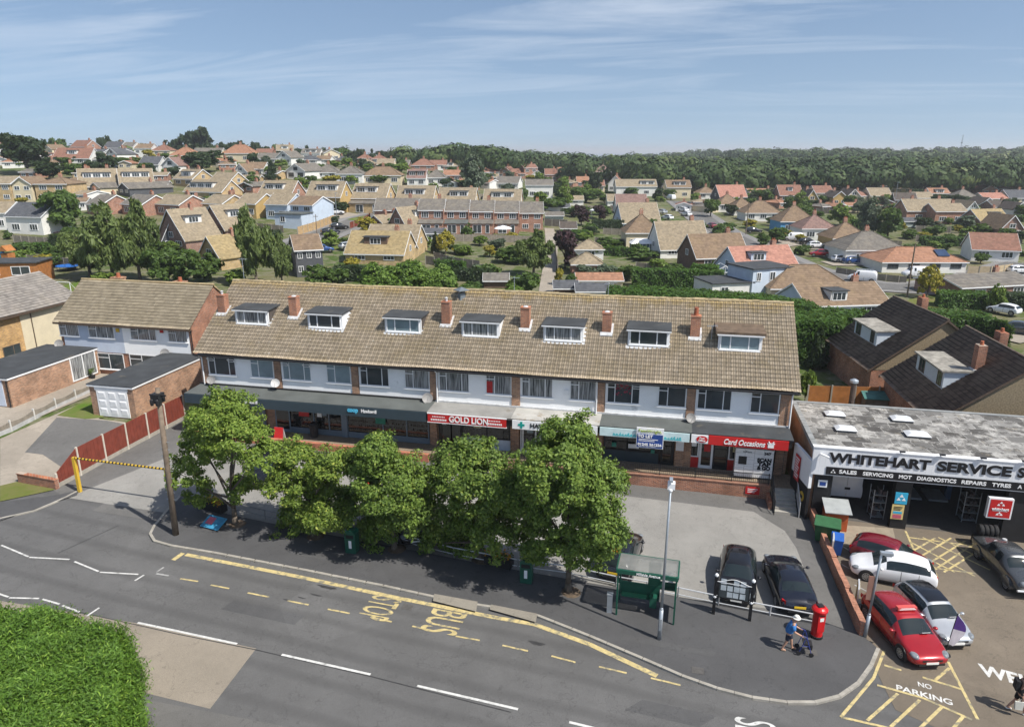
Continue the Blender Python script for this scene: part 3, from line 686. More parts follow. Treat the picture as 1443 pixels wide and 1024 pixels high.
def wheel(parent, x, y, r, side):
    if r not in WHEEL:
        t = MB(); t.T = Matrix.Rotation(rad(90), 4, 'X')
        t.lathe([(r * .62, -.095), (r * .92, -.1), (r, -.07), (r, .07), (r * .92, .1), (r * .62, .095)], (0, 0, 0), 20)
        a = MB(); a.T = Matrix.Rotation(rad(90), 4, 'X')
        a.lathe([(r * .64, .06), (r * .64, .1), (r * .56, .098), (r * .54, .075), (.04, .085)], (0, 0, 0), 20)
        for k in range(10):
            g = k * math.pi / 5; u = Matrix.Rotation(g, 4, 'Z'); a.T = Matrix.Rotation(rad(90), 4, 'X') @ u; a.box(.03, r * .56, -.02, .02, .08, .1)
        WHEEL[r] = (t, a)
    w = thing('wheel', None, None, (x, y, r)); w.parent = parent
    if side > 0: w.rotation_euler = (0, 0, math.pi)
    if isinstance(WHEEL[r][0], MB):
        o1 = WHEEL[r][0].build('tyre', tyre_m, w); o2 = WHEEL[r][1].build('rim', alloy, w); WHEEL[r] = (o1.data, o2.data)
    else:
        for nm, d in zip(('tyre', 'rim'), WHEEL[r]): q = bpy.data.objects.new(nm, d); COL.objects.link(q); q.parent = w
def car(label, loc, ang, pm, kind='hatch', L=None, group=None, detail=2, name=None, plate=True, roofm=None, sidem=None):
    """ang: heading of the bonnet in the ground plane"""
    if kind not in CAR_CACHE: CAR_CACHE[kind] = car_mesh(kind)
    st, L0, side, rear, _ = SHAPES[kind]; parts = CAR_CACHE[kind]
    t = thing(name or ('van' if kind == 'van' else 'car'), label, 'van' if kind == 'van' else 'car', loc, ang, group)
    if L: t.scale = (L / L0, (L / L0) ** .5, (L / L0) ** .4)
    sub('body', parts[0], pm, t); sub('windscreen', parts[1], cglass, t); sub('side_window', parts[2], sidem or cglass, t); sub('rear_window', parts[3], cglass, t)
    hw = max(s[4] for s in st); r = .32 if kind != 'van' else .34
    fx, rx = L0 / 2 - .19 * L0, -L0 / 2 + .17 * L0
    c = MB()
    for x in (fx, rx):
        for s in (-1, 1):
            pts = [(x + (r + .06) * math.cos(a), (r + .06) * math.sin(a) + r * .98) for a in [k * math.pi / 12 for k in range(-2, 15)]]
            y0, y1 = sorted((s * (hw - .2), s * (hw * .985 + .004)))
            c.hexa([(p, y0, q) for p, q in pts], [(p, y1, q) for p, q in pts])
    c.build('wheel_arch', dark, t)
    for x in (fx, rx):
        for s in (-1, 1): wheel(t, x, s * (hw - .09), r, s)
    if detail < 2: return t
    zf = st[1][2]
    for s in (-1, 1):
        c = MB(); c.T = Matrix.Translation((L0 / 2 - .27, s * hw * .70, zf + .0)) @ Matrix.Rotation(s * rad(-28), 4, 'Z') @ Matrix.Rotation(rad(14), 4, 'Y') @ Matrix.Diagonal((1.15, .95, .5, 1)); c.ball((0, 0, 0), .19, 10); o = c.build('headlight', lamp_m, t, smooth=True)
        zt = st[-2][2]
        c = MB(); yy = s * hw * .80; c.hexa([(-L0 / 2 + .1, yy - .1, zt - .22), (-L0 / 2 + .2, yy + s * .06, zt - .22), (-L0 / 2 + .3, yy + s * .02, zt - .1), (-L0 / 2 + .05, yy - .1, zt - .12)], [(-L0 / 2 + .10, yy - .1, zt - .02), (-L0 / 2 + .22, yy + s * .06, zt - .02), (-L0 / 2 + .34, yy + s * .02, zt), (-L0 / 2 + .08, yy - .1, zt)]); c.build('tail_light', tail_m, t)
        c = MB(); mx = L0 / 2 - .345 * L0; c.ball((mx, s * (hw + .09), st[4][2] + .06), .1, 8, sz=.7); c.tube((mx, s * (hw - .12), st[4][2] + .02), (mx, s * (hw + .05), st[4][2] + .04), .02, 5); c.build('mirror', pm, t, smooth=True)
    c = MB(); c.box(L0 / 2 - .035, L0 / 2 - .012, -.42, .42, .46, .55); c.box(L0 / 2 - .10, L0 / 2 - .02, -.55, .55, .27, .36); c.build('grille', dark, t)
    if plate:
        c = MB(); c.box(L0 / 2 - .011, L0 / 2 + .004, -.26, .26, .36, .46); c.build('front_plate', plate_w, t)
        c = MB(); c.box(-L0 / 2 - .006, -L0 / 2 + .012, -.26, .26, .56, .67); c.build('rear_plate', plate_y, t)
    c = MB(); c.box(-L0 / 2 + .02, -L0 / 2 + .05, -.5, .5, .3, .4)
    c.box(-L0 * .3, L0 * .27, hw * .965, hw * .985, .2, .27); c.box(-L0 * .3, L0 * .27, -hw * .985, -hw * .965, .2, .27); c.build('lower_trim', dark, t)
    if roofm:
        c = MB(); top = max(s[3] for s in st)
        rows = [[(L0 / 2 - st[i][0] * L0, f * st[i][5] * .86, st[i][3] + (.018 if abs(f) < .9 else -.012)) for f in (-1, -.55, 0, .55, 1)] for i in range(4, 10)]
        c.grid(rows); c.build('roof_panel', roofm, t, smooth=True)
    return t
def car_px(label, front, rear, pm, kind='hatch', **kw):
    """front and rear: pixels of the photo at the ground under the middle of either bumper"""
    a, c = N(*front), N(*rear); ang = math.atan2(a[1] - c[1], a[0] - c[0]); L = math.hypot(a[0] - c[0], a[1] - c[1])
    x, y = (a[0] + c[0]) / 2, (a[1] + c[1]) / 2
    if kw.pop('say', 0): print('car', label[:30], round(L, 2), round(math.degrees(ang)))
    return car(label, (x, y, base(x) + .012), ang, pm, kind, L=kw.pop('L', None) or L, **kw)

# ---------------------------------------------------------------- people
skin = plain('skin', (.45, .26, .18), .6, .1, 6)
def skin_body(name, nodes, edges, m, parent, lev=1):
    me = bpy.data.meshes.new(name); me.from_pydata([n[0] for n in nodes], edges, []); me.update(); me.materials.append(m)
    o = bpy.data.objects.new(name, me); COL.objects.link(o); o.parent = parent
    o.modifiers.new('Skin', 'SKIN'); sv = me.skin_vertices[0].data if me.skin_vertices else None
    if sv is None: me.attributes.new('skin', 'FLOAT', 'POINT')
    for i, nd in enumerate(nodes):
        r = nd[1] if isinstance(nd[1], tuple) else (nd[1], nd[1])
        me.skin_vertices[0].data[i].radius = r
    me.skin_vertices[0].data[0].use_root = True
    s = o.modifiers.new('Sub', 'SUBSURF'); s.levels = lev; s.render_levels = lev
    for md in o.modifiers: md.show_viewport = True
    return o

# ---------------------------------------------------------------- foliage
def unit(n, rs):
    v = rs.normal(size=(n, 3)); return v / np.linalg.norm(v, axis=1, keepdims=True)
def leaf_quads(c, nrm, size, rs, aspect=1.6, spread=.8, droop=0.0):
    n = len(c)
    nn = nrm + unit(n, rs) * spread; nn /= np.linalg.norm(nn, axis=1, keepdims=True)
    t = unit(n, rs); t[:, 2] -= droop; t -= nn * (t * nn).sum(1, keepdims=True); t /= np.linalg.norm(t, axis=1, keepdims=True) + 1e-6
    w = np.cross(nn, t); s = size * rs.uniform(.6, 1.35, (n, 1))
    a, b_ = t * s * aspect / 2, w * s / 2
    return np.stack([c - a, c + b_ * .9 - a * .1, c + a, c - b_ * .9 - a * .1], 1)
def crown_pts(lobes, n, clumps, sig, rs, inner=.45, top=0.0):
    """leaf centres gathered in clumps over the lobes; returns centres and outward normals"""
    lb = np.array(lobes); vol = (lb[:, 3] * lb[:, 4] * lb[:, 5]) ** (2 / 3); pr = vol / vol.sum()
    k = rs.choice(len(lb), clumps, p=pr); d = unit(clumps, rs); d[:, 2] = np.where((d[:, 2] < -.5), -d[:, 2] * .4, d[:, 2]) + top; d /= np.linalg.norm(d, axis=1, keepdims=True)
    r = rs.uniform(inner, 1.02, (clumps, 1)) ** .6 * np.where(rs.rand(clumps, 1) < .16, rs.uniform(1.0, 1.28, (clumps, 1)), 1.0)
    cc = lb[k, :3] + d * lb[k, 3:6] * r
    q = rs.randint(0, clumps, n); off = unit(n, rs) * (rs.uniform(0, 1, (n, 1)) ** .5) * sig
    nr = d[q] * .7 + off / sig * .7; nr[:, 2] += .25; nr /= np.linalg.norm(nr, axis=1, keepdims=True) + 1e-6
    return cc[q] + off * np.array([1, 1, .75]), nr
def trunk_mb(h, r, limbs, rs, lean=.15):
    t = MB(); p = Vector((0, 0, -.15)); pts = [(p.copy(), r * 1.25)]
    for k in range(1, 6):
        p = Vector((rs.uniform(-lean, lean) * h * .12 * k / 3, rs.uniform(-lean, lean) * h * .12 * k / 3, h * k / 5)); pts.append((p.copy(), r * (1 - .13 * k)))
    for (a, ra), (c, rb) in zip(pts, pts[1:]): t.tube(a, c, ra, 8, rb)
    for L in limbs:
        e = Vector(L); s = pts[min(4, max(2, int(rs.randint(2, 5))))][0]; m = s.lerp(e, .5) + Vector((rs.uniform(-.2, .2), rs.uniform(-.2, .2), .15))
        t.tube(s, m, r * .42, 6, r * .28); t.tube(m, e, r * .28, 6, r * .1)
    return t
bark = plain('bark', (.13, .105, .08), .9, .4, 5, bump=.5)
def tree_mesh(parent, seed, lobes, n, clumps, sig, leaf, m, trunk_h, trunk_r, inner=.45, spread=.8, aspect=1.6, droop=0, top=0, limbs=6):
    rs = np.random.RandomState(seed)
    P_, Nn = crown_pts(lobes, n, clumps, sig, rs, inner, top)
    cr = quads('crown', leaf_quads(P_, Nn, leaf, rs, aspect, spread, droop), m, parent)
    li = [tuple(np.array(lobes[k % len(lobes)][:3]) + rs.uniform(-.4, .4, 3) * np.array(lobes[k % len(lobes)][3:6])) for k in range(limbs)]
    tr = trunk_mb(trunk_h, trunk_r, li, rs).build('trunk', bark, parent, smooth=True)
    return cr, tr
def hedge(name, label, pts, h0, h1, m, leaf=.13, dens=60, rough=.12, core=None, group=None, cat='hedge', seed=1, top_round=.0, aspect=2.2, cone=0, loc=None, spread=.6):
    """clipped hedge over a ground outline (world x,y), leaves on all faces"""
    rs = np.random.RandomState(seed); P2 = np.array(pts, float); ctr = P2.mean(0)
    t = thing(name, label, cat, (ctr[0], ctr[1], h0), 0, group); P2 = P2 - ctr; H = h1 - h0
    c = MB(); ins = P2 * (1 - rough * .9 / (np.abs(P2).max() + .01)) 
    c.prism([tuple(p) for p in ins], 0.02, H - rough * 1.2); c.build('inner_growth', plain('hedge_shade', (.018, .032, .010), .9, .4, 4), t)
    Cs, Ns = [], []
    k = len(P2); area = 0
    for i in range(k):
        a, e = P2[i], P2[(i + 1) % k]; L = np.linalg.norm(e - a); n = int(L * H * dens)
        u = rs.rand(n, 1); nn = np.array([(e - a)[1], -(e - a)[0]]) / (L + 1e-9)
        pos = a + (e - a) * u; z = rs.rand(n, 1) * H
        Cs.append(np.hstack([pos, z])); Ns.append(np.tile([nn[0], nn[1], .25], (n, 1)))
        area += a[0] * e[1] - e[0] * a[1]
    if area < 0: Ns = [q * np.array([-1, -1, 1]) for q in Ns]
    lo, hi = P2.min(0), P2.max(0); n = int((hi - lo).prod() * dens); q = lo + rs.rand(n, 2) * (hi - lo)
    ins_ = np.zeros(n, bool); j = k - 1
    for i in range(k):
        a, e = P2[i], P2[j]; cond = ((a[1] > q[:, 1]) != (e[1] > q[:, 1])) & (q[:, 0] < (e[0] - a[0]) * (q[:, 1] - a[1]) / (e[1] - a[1] + 1e-12) + a[0]); ins_ ^= cond; j = i
    q = q[ins_]; Cs.append(np.hstack([q, np.full((len(q), 1), H)])); Ns.append(np.tile([0, 0, 1.0], (len(q), 1)))
    Cc, Nn = np.vstack(Cs), np.vstack(Ns)
    w = np.sin(Cc[:, :1] * 2.1 + Cc[:, 2:] * 1.7) * np.cos(Cc[:, 1:2] * 1.9 + Cc[:, 2:]) * rough * .8 + rs.normal(size=(len(Cc), 1)) * rough * .55
    Cc = Cc + Nn * w
    if top_round: Cc[:, 2] -= top_round * np.clip(np.linalg.norm(Cc[:, :2], axis=1) / np.abs(P2).max(), 0, 1) ** 2 * H
    quads('foliage', leaf_quads(Cc, Nn, leaf, rs, aspect, spread), m, t)
    return t
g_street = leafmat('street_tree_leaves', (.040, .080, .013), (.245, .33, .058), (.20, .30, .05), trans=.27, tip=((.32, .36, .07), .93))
g_street2 = leafmat('darker_tree_leaves', (.026, .060, .012), (.205, .29, .054), (.16, .25, .048), trans=.24, tip=((.26, .31, .06), .95))  # darker green leaves of the three right-hand street trees
g_mid = leafmat('mid_green_leaves', (.024, .050, .010), (.115, .18, .035), (.07, .12, .035))
g_dark = leafmat('dark_green_leaves', (.010, .022, .008), (.038, .062, .020), (.03, .055, .02), trans=.12)
g_light = leafmat('light_green_leaves', (.045, .085, .012), (.20, .28, .05), trans=.25)
g_yel = leafmat('yellow_leaves', (.13, .11, .015), (.45, .38, .05), trans=.25)
g_pur = leafmat('purple_leaves', (.012, .006, .009), (.055, .022, .03), (.04, .02, .022), trans=.12)
g_grey = leafmat('grey_green_leaves', (.035, .05, .03), (.13, .17, .11), trans=.15)
g_birch = leafmat('birch_leaves', (.034, .060, .018), (.165, .215, .065), trans=.2)
g_hedge = leafmat('hedge_leaves', (.018, .042, .006), (.075, .155, .022), trans=.18)
g_con = leafmat('conifer_sprays', (.028, .075, .008), (.135, .26, .034), (.14, .23, .04), trans=.22, tip=((.22, .34, .05), .90), nsc=1.5)
g_bush = leafmat('bright_bush_leaves', (.035, .080, .012), (.18, .28, .05), trans=.25)
# ================================================================ ground, road, pavement
def gpoly(px, dz): return [N(x, y, dz) for x, y in px]
def sheet(name, pts, m, kind='structure', dz=0.0, world=False):
    b_ = MB(); b_.poly([(x, y, base(x) + dz) for x, y in pts] if world else gpoly(pts, dz)); return tag(b_.build(name, m), kind=kind)
def asphalt(name, c, bands=0, stain=.4, sc=1.0, patch=0):
    k = NT(name); p = k.pos()
    fine = k.noise(p, 38, 3, .7); big = k.noise(p, .35 * sc, 5, .6); mid = k.noise(p, 2.2 * sc, 5, .7)
    col = k.mix(k.ramp(big, [(.3, 0.0), (.7, 1.0)]), dk(c, .78), dk(c, 1.22))
    col = k.mix(k.math('MULTIPLY', k.ramp(mid, [(.45, 0.0), (.8, 1.0)]), stain), col, dk(c, .55))
    col = k.mix(k.math('MULTIPLY', k.ramp(fine, [(.42, 0.0), (.62, 1.0)]), .5), col, dk(c, 1.6))
    col = k.mix(k.math('MULTIPLY', k.ramp(k.noise(p, 55, 2, .5), [(.55, 0.0), (.6, 1.0)]), .35), col, dk(c, .5))
    cr = k.ramp(k.noise(p, .55, 4, .6), [(.494, 0.0), (.5, 1.0), (.506, 0.0)]); col = k.mix(k.math('MULTIPLY', cr, .55), col, dk(c, .45))
    vo = k.n('ShaderNodeTexVoronoi'); vo.inputs['Scale'].default_value = .16; k.l(p, vo.inputs['Vector']); col = k.mix(k.math('MULTIPLY', k.sep(vo.outputs['Color'])[0], .32), col, dk(c, .62))
    if bands:                                     # soft darker bands along the road
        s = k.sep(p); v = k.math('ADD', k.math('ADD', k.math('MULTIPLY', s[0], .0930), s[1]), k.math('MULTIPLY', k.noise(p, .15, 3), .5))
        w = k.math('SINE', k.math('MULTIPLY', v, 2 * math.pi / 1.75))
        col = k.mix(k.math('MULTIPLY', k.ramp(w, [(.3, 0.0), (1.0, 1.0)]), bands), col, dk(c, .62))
    k.rs(.88, .3); k.bump(fine, .25, .01); return k.col(col)
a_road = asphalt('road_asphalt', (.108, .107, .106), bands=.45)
a_pave = asphalt('pavement_asphalt', (.075, .075, .077), stain=.25)
a_path = asphalt('old_asphalt', (.125, .122, .117), stain=.5)
a_yard = asphalt('yard_asphalt', (.150, .125, .096), stain=.35)
conc_cp = asphalt('car_park_concrete', (.235, .228, .212), stain=.3)
conc_y = asphalt('stained_concrete', (.27, .23, .175), stain=.7)
conc_d = asphalt('drive_concrete', (.29, .255, .21), stain=.5)
buff = asphalt('buff_surfacing', (.235, .205, .165), stain=.3)
far_pave = asphalt('far_pavement', (.19, .185, .18), stain=.5, sc=2)
kerb_m = plain('kerb_stone', (.34, .32, .28), .9, .3, 2, world=True)
wmark = plain('white_road_paint', (.60, .60, .58), .8, .3, 6, world=True, stain=((.22, .22, .21), 3.0, .55))
ymark = plain('yellow_road_paint', (.54, .44, .21), .8, .25, 5, world=True, stain=((.20, .185, .135), 3.2, .50))
wfaint = plain('worn_white_paint', (.40, .40, .39), .8, .4, 5, world=True, stain=((.13, .13, .13), 2.0, .5))
# terrain sheet to the horizon
def terrain():
    ys = list(np.arange(-120, 100, 11)) + list(np.arange(100, 420, 10)) + list(np.arange(420, 1300, 35)) + [1400, 1600, 1900, 2400, 3200, 4500, 7000, 12000, 20000]
    As = np.linspace(-1.9, 1.9, 96); rows = []
    for yc in ys:
        xc = As * max(yc, 110.0); x, y = c2w(xc, yc); z = terr(x, y) - (.06 if yc < 100 else .02)
        rows.append([(float(a), float(b_), float(c)) for a, b_, c in zip(x, y, z)])
    k = NT('gardens_and_fields'); p = k.pos()
    n1 = k.noise(p, .06, 5, .6); n2 = k.noise(p, .5, 6, .65); n3 = k.noise(p, 6, 4)
    c = k.mix(k.ramp(n1, [(.42, 0.0), (.6, 1.0)]), (.07, .11, .025), (.17, .155, .08))
    c = k.mix(k.math('MULTIPLY', k.ramp(n2, [(.47, 0.0), (.56, 1.0)]), .7), c, (.24, .21, .16))
    c = k.mix(k.math('MULTIPLY', n3, .6), c, (.03, .05, .01))
    k.rs(.95, .1); k.col(c)
    m = MB(); m.grid(rows); return tag(m.build('ground', k.m), kind='structure')
terrain()
grass = leafmat('lawn_grass', (.05, .10, .012), (.14, .22, .03), trans=.1)
def lawnm(name, c):
    k = NT(name); p = k.pos(); q = k.mix(k.ramp(k.noise(p, .8, 6, .65), [(.35, 0.0), (.68, 1.0)]), c, dk((.25, .22, .10), .8)); q = k.mix(k.math('MULTIPLY', k.noise(p, 30, 3), .6), q, dk(c, .4)); k.rs(.95, .1); return k.col(q)
lawn = lawnm('lawn', (.09, .17, .02)); verge = lawnm('dry_verge', (.13, .16, .035))
# carriageway and the ground of the near frontage
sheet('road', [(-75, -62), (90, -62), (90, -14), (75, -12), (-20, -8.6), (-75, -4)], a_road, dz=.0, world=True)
sheet('car_park', [(1.5, -13.0), (41.6, -14.6), (43.15, -14.6), (43.05, -1.5), (1.5, -1.5)], a_path, dz=.012, world=True)
cpx = [N(*q)[:2] for q in ((1062, 721), (1106, 748), (1122, 772), (1150, 845), (1163, 868))]
sheet('parking_bays', [(-1.2, -12.0), (1.6, -2.75)] + [(2.0, -2.7)] + cpx + [(30, -13.6), (10, -12.3)], conc_cp, dz=.017, world=True)
sheet('entrance_apron', [(125, 697), (152, 672), (270, 612), (262, 628), (200, 700), (190, 713)], conc_cp, dz=.008)
sheet('footpath', [(-2.95, -11.3), (-1.3, -12.0), (-.6, 1.6), (-2.95, 1.6)], a_path, dz=.014, world=True); sheet('footpath', [(-1.31, -12.0), (1.6, -12.0), (1.6, 1.6), (-.61, 1.6)], a_path, dz=.010, world=True)
# pavement with its kerb
KERB = [(262, 690), (236, 718), (216, 742), (210, 754), (216, 764), (240, 771), (300, 781), (420, 804), (540, 828), (640, 850), (700, 859), (757, 870), (830, 899), (905, 931), (960, 955), (1010, 973), (1060, 986), (1110, 993), (1150, 993), (1185, 984), (1212, 965), (1230, 940), (1240, 916)]
kp_ = [N(x, y)[:2] for x, y in KERB]
def offs(pl_, d):
    o = []
    for i, p in enumerate(pl_):
        a = pl_[max(0, i - 1)]; c = pl_[min(len(pl_) - 1, i + 1)]; t = Vector((c[0] - a[0], c[1] - a[1])).normalized(); o.append((p[0] - t.y * d, p[1] + t.x * d))
    return o
inn = offs(kp_, .15)
pv = MB(); ph = .10
back = [N(*q)[:2] for q in ((1214, 897), (1165, 880), (1000, 850), (830, 823), (700, 800), (560, 773), (420, 747), (330, 728), (275, 716))]
pv.poly([(x, y, base(x) + ph) for x, y in inn + back]); bk = back
for i in range(len(bk) - 1):
    (a, b0), (c, d) = bk[i], bk[i + 1]; pv.poly([(a, b0, base(a) + ph), (c, d, base(c) + ph), (c, d, base(c) - .02), (a, b0, base(a) - .02)])
tag(pv.build('pavement', a_pave), kind='structure')
kb = MB()
for i in range(len(kp_) - 1):
    a, c, d, e = kp_[i], kp_[i + 1], inn[i + 1], inn[i]
    L = math.hypot(c[0] - a[0], c[1] - a[1]); n = max(1, round(L / .9))
    for k in range(n):
        f0, f1 = k / n, (k + 1) / n - .012
        l = lambda p, q, f: (p[0] + (q[0] - p[0]) * f, p[1] + (q[1] - p[1]) * f)
        q = [l(a, c, f0), l(a, c, f1), l(e, d, f1), l(e, d, f0)]
        kb.hexa([(x, y, base(x) - .05) for x, y in q], [(x, y, base(x) + ph + .004) for x, y in q])
tag(kb.build('kerb', kerb_m), kind='structure')
# raised pale boarding strip at the bus stop
br = MB()
for pl_ in ([(610, 846), (612, 836), (673, 847), (671, 861)], [(690, 858), (692, 851), (757, 864), (755, 876)]): br.poly(gpoly(pl_, ph + .012))
tag(br.build('boarding_kerb', asphalt('boarding_slabs', (.24, .22, .185))), kind='structure')
# left side pavement and its kerb
sheet('pavement', [(0, 707), (80, 697), (112, 690), (108, 697), (60, 713), (0, 733)], a_pave, dz=.06)
lk_ = [N(x, y)[:2] for x, y in ((-60, 742), (0, 732), (48, 721), (75, 710), (95, 701), (112, 692))]; l2 = offs(lk_, .14)
kb = MB()
for i in range(len(lk_) - 1):
    q = [lk_[i], lk_[i + 1], l2[i + 1], l2[i]]; kb.hexa([(x, y, base(x) - .05) for x, y in q], [(x, y, base(x) + .07) for x, y in q])
tag(kb.build('kerb', kerb_m), kind='structure')
sheet('grass_verge', [(0, 706), (75, 690), (82, 686), (25, 678), (0, 684)], verge, dz=.05)
sheet('buff_surface', [(-40, 838), (0, 846), (100, 862), (196, 878), (361, 913), (296, 998), (190, 972), (60, 945), (-40, 930)], buff, dz=.006)
sheet('near_pavement', [(-60, 952), (190, 982), (300, 1003), (460, 1034), (440, 1150), (-60, 1150)], a_path, dz=.02)
# painted lines: each stroke is a thin polygon on the road
def stroke(mb, p, q, w, dz):
    a, c = Vector(N(*p)[:2]), Vector(N(*q)[:2]); d = (c - a).normalized(); n = Vector((-d.y, d.x)) * w / 2
    mb.poly([(v.x, v.y, base(v.x) + dz) for v in (a - n, c - n, c + n, a + n)])
def strokes(name, segs, w, m, dz=.009):
    b_ = MB()
    for i, s in enumerate(segs):
        for p, q in zip(s, s[1:]): stroke(b_, p, q, w, dz + .0012 * (i % 3))
    return tag(b_.build(name, m), kind='structure')
strokes('centre_line', [[(194, 877), (334, 907)], [(397, 922), (522, 950)], [(588, 966), (730, 999)], [(802, 1017), (900, 1041)]], .12, wmark, .013)
strokes('zigzag_line', [[(2, 768), (40, 784)], [(41, 785), (98, 788)], [(105, 791), (139, 805)], [(141, 806), (195, 809)], [(190, 818), (203, 810)], [(-20, 830), (12, 841)], [(13, 842), (55, 843)], [(60, 844), (84, 851)], [(88, 853), (112, 862)], [(122, 868), (140, 856)]], .10, wmark, .013)
strokes('bay_line', [[(262, 781), (420, 812), (560, 842), (700, 870), (752, 879)], [(752, 879), (830, 907), (926, 952)], [(244, 789), (258, 779)]], .26, ymark, .009)
strokes('bay_dashes', [[(254, 815), (279, 819)], [(297, 824), (323, 829)], [(349, 835), (379, 841)], [(405, 846), (435, 852)], [(462, 858), (493, 864)], [(581, 882), (612, 889)], [(642, 896), (676, 902)], [(708, 909), (744, 917)], [(777, 924), (811, 933)], [(844, 939), (883, 948)], [(917, 955), (959, 965)], [(522, 869), (552, 876)]], .10, ymark, .013)
strokes('worn_line', [[(220, 806), (231, 799)], [(220, 808), (238, 811)]], .1, wfaint, .013)
def ground_text(name, s, m, centre, ang, size, w, squash, label=None, bold=.03, dz=.014):
    p = N(*centre); o = text(name, s, m, None, (p[0], p[1], p[2] + dz), size, (0, 0, ang), .0005, None, bold)
    xs = [v.co.x for v in o.data.vertices]; ys = [v.co.y for v in o.data.vertices]
    o.scale = (w / (max(xs) - min(xs)), squash / (max(ys) - min(ys)), 1); o.rotation_euler = (0, rad(1.03) * math.cos(ang), ang)
    return tag(o, kind='structure')
rd = math.atan2(N(757, 870)[1] - N(420, 804)[1], N(757, 870)[0] - N(420, 804)[0])
q1, q2 = N(507, 862), N(560, 848)
ground_text('stop_lettering', 'STOP', ymark, (533, 856), rd - rad(90) , .9, 1.75, 1.55, bold=.006)
ground_text('bus_lettering', 'BUS', ymark, (623, 875), rd - rad(90), .9, 1.65, 1.75, bold=.006)
ground_text('slow_lettering', 'SLOW', wmark, (1062, 1048), rd - rad(90), .9, 2.5, 1.5, bold=.004)
ground_text('no_parking_lettering', 'NO', wmark, (1303, 966), rad(-10), .9, .5, .30, bold=.02)
ground_text('no_parking_lettering', 'PARKING', wmark, (1302, 979), rad(-12), .9, 2.0, .34, bold=.02)
ground_text('welcome_lettering', 'WELCOME', wmark, (1468, 966), rad(-12), .9, 4.4, .8, bold=.03)
# garage yard
sheet('garage_yard', [(43.3, -14.5), (43.6, -19), (46, -20.2), (90, -23), (90, -3.0), (43.2, -3.0)], a_yard, dz=.010, world=True)
sheet('concrete_apron', [(1166, 738), (1258, 744), (1270, 790), (1188, 768), (1172, 752)], conc_y, dz=.020)
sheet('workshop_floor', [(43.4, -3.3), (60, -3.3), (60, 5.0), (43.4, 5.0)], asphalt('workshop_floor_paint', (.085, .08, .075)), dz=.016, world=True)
strokes('hatched_box', [[(1276, 748), (1302, 806)], [(1302, 798), (1375, 808)], [(1280, 757), (1378, 770)], [(1282, 763), (1374, 812)], [(1300, 757), (1395, 803)], [(1322, 757), (1410, 800)], [(1345, 760), (1400, 785)], [(1290, 778), (1345, 806)], [(1296, 790), (1318, 800)], [(1300, 799), (1360, 762)], [(1330, 806), (1388, 770)], [(1288, 775), (1318, 758)], [(1294, 786), (1340, 758)], [(1318, 802), (1374, 765)]], .11, ymark, .016)
strokes('no_parking_box', [[(1246, 917), (1231, 955), (1185, 1010)], [(1246, 937), (1270, 944)], [(1300, 954), (1355, 971)], [(1336, 932), (1378, 1014)], [(1338, 941), (1318, 958)], [(1236, 965), (1300, 983), (1370, 1014)], [(1185, 1010), (1255, 1026)], [(1265, 977), (1222, 1015)], [(1296, 986), (1255, 1024)], [(1327, 996), (1292, 1030)], [(1358, 1008), (1340, 1030)]], .12, ymark, .016)
strokes('bay_edge', [[(1178, 764), (1196, 775)], [(1186, 795), (1206, 806)], [(1204, 824), (1235, 840)]], .08, wfaint, .016)
# patched and sunken details in the tarmac
ironm = plain('iron_cover', (.10, .095, .09), .7, .3, 8, world=True)
mh = MB()
for q in ((1143, 921), (574, 855), (983, 947)):
    p = N(*q); z = base(p[0]) + (ph + .012 if q[0] > 600 else .012); mh.poly([(p[0] + a, p[1] + c, z - .018 * a) for a, c in ((-.25, -.2), (.25, -.2), (.25, .2), (-.25, .2))])
tag(mh.build('drain_cover', ironm), kind='structure')
oil = plain('oil_stain', (.045, .045, .046), .6, .3, 3, world=True)
st_ = MB()
for q, rx, ry in (((460, 827), .5, .12), ((756, 906), .35, .14), ((445, 838), .3, .07), ((425, 842), .2, .05), ((405, 845), .25, .05)):
    p = N(*q); st_.poly([(p[0] + rx * math.cos(a) * (1 + .3 * math.sin(3 * a)), p[1] + ry * math.sin(a) * (1 + .25 * math.cos(2 * a)) - .1 * rx * math.cos(a), base(p[0] + rx * math.cos(a) * (1 + .3 * math.sin(3 * a))) + .005) for a in [k * .3927 for k in range(16)]])
tag(st_.build('oil_stains', oil), kind='structure')
sheet('road_patch', [(905, 985), (1010, 1008), (985, 1024), (880, 1000)], asphalt('patch_asphalt', (.082, .082, .083)), dz=.003); sheet('road_patch', [(330, 845), (430, 866), (415, 880), (312, 858)], MATS['patch_asphalt'], dz=.003); asphalt('dusty_asphalt', (.115, .112, .106))
sheet('pavement_patch', [(880, 893), (1010, 918), (1004, 925), (874, 900)], MATS['patch_asphalt'], dz=ph + .006); sheet('pavement_patch', [(420, 775), (520, 795), (516, 801), (415, 781)], MATS['patch_asphalt'], dz=ph + .006)
sm = MB()                                            # sealed joints
for s in ([(150, 772), (110, 790)], [(168, 740), (150, 772)]): pass
for s in ([(82, 779), (167, 740)], [(112, 862), (250, 893), (360, 915), (520, 952), (720, 1003)]):
    for p, q in zip(s, s[1:]): stroke(sm, p, q, .05, .0075)
tag(sm.build('tar_seam', oil), kind='structure')
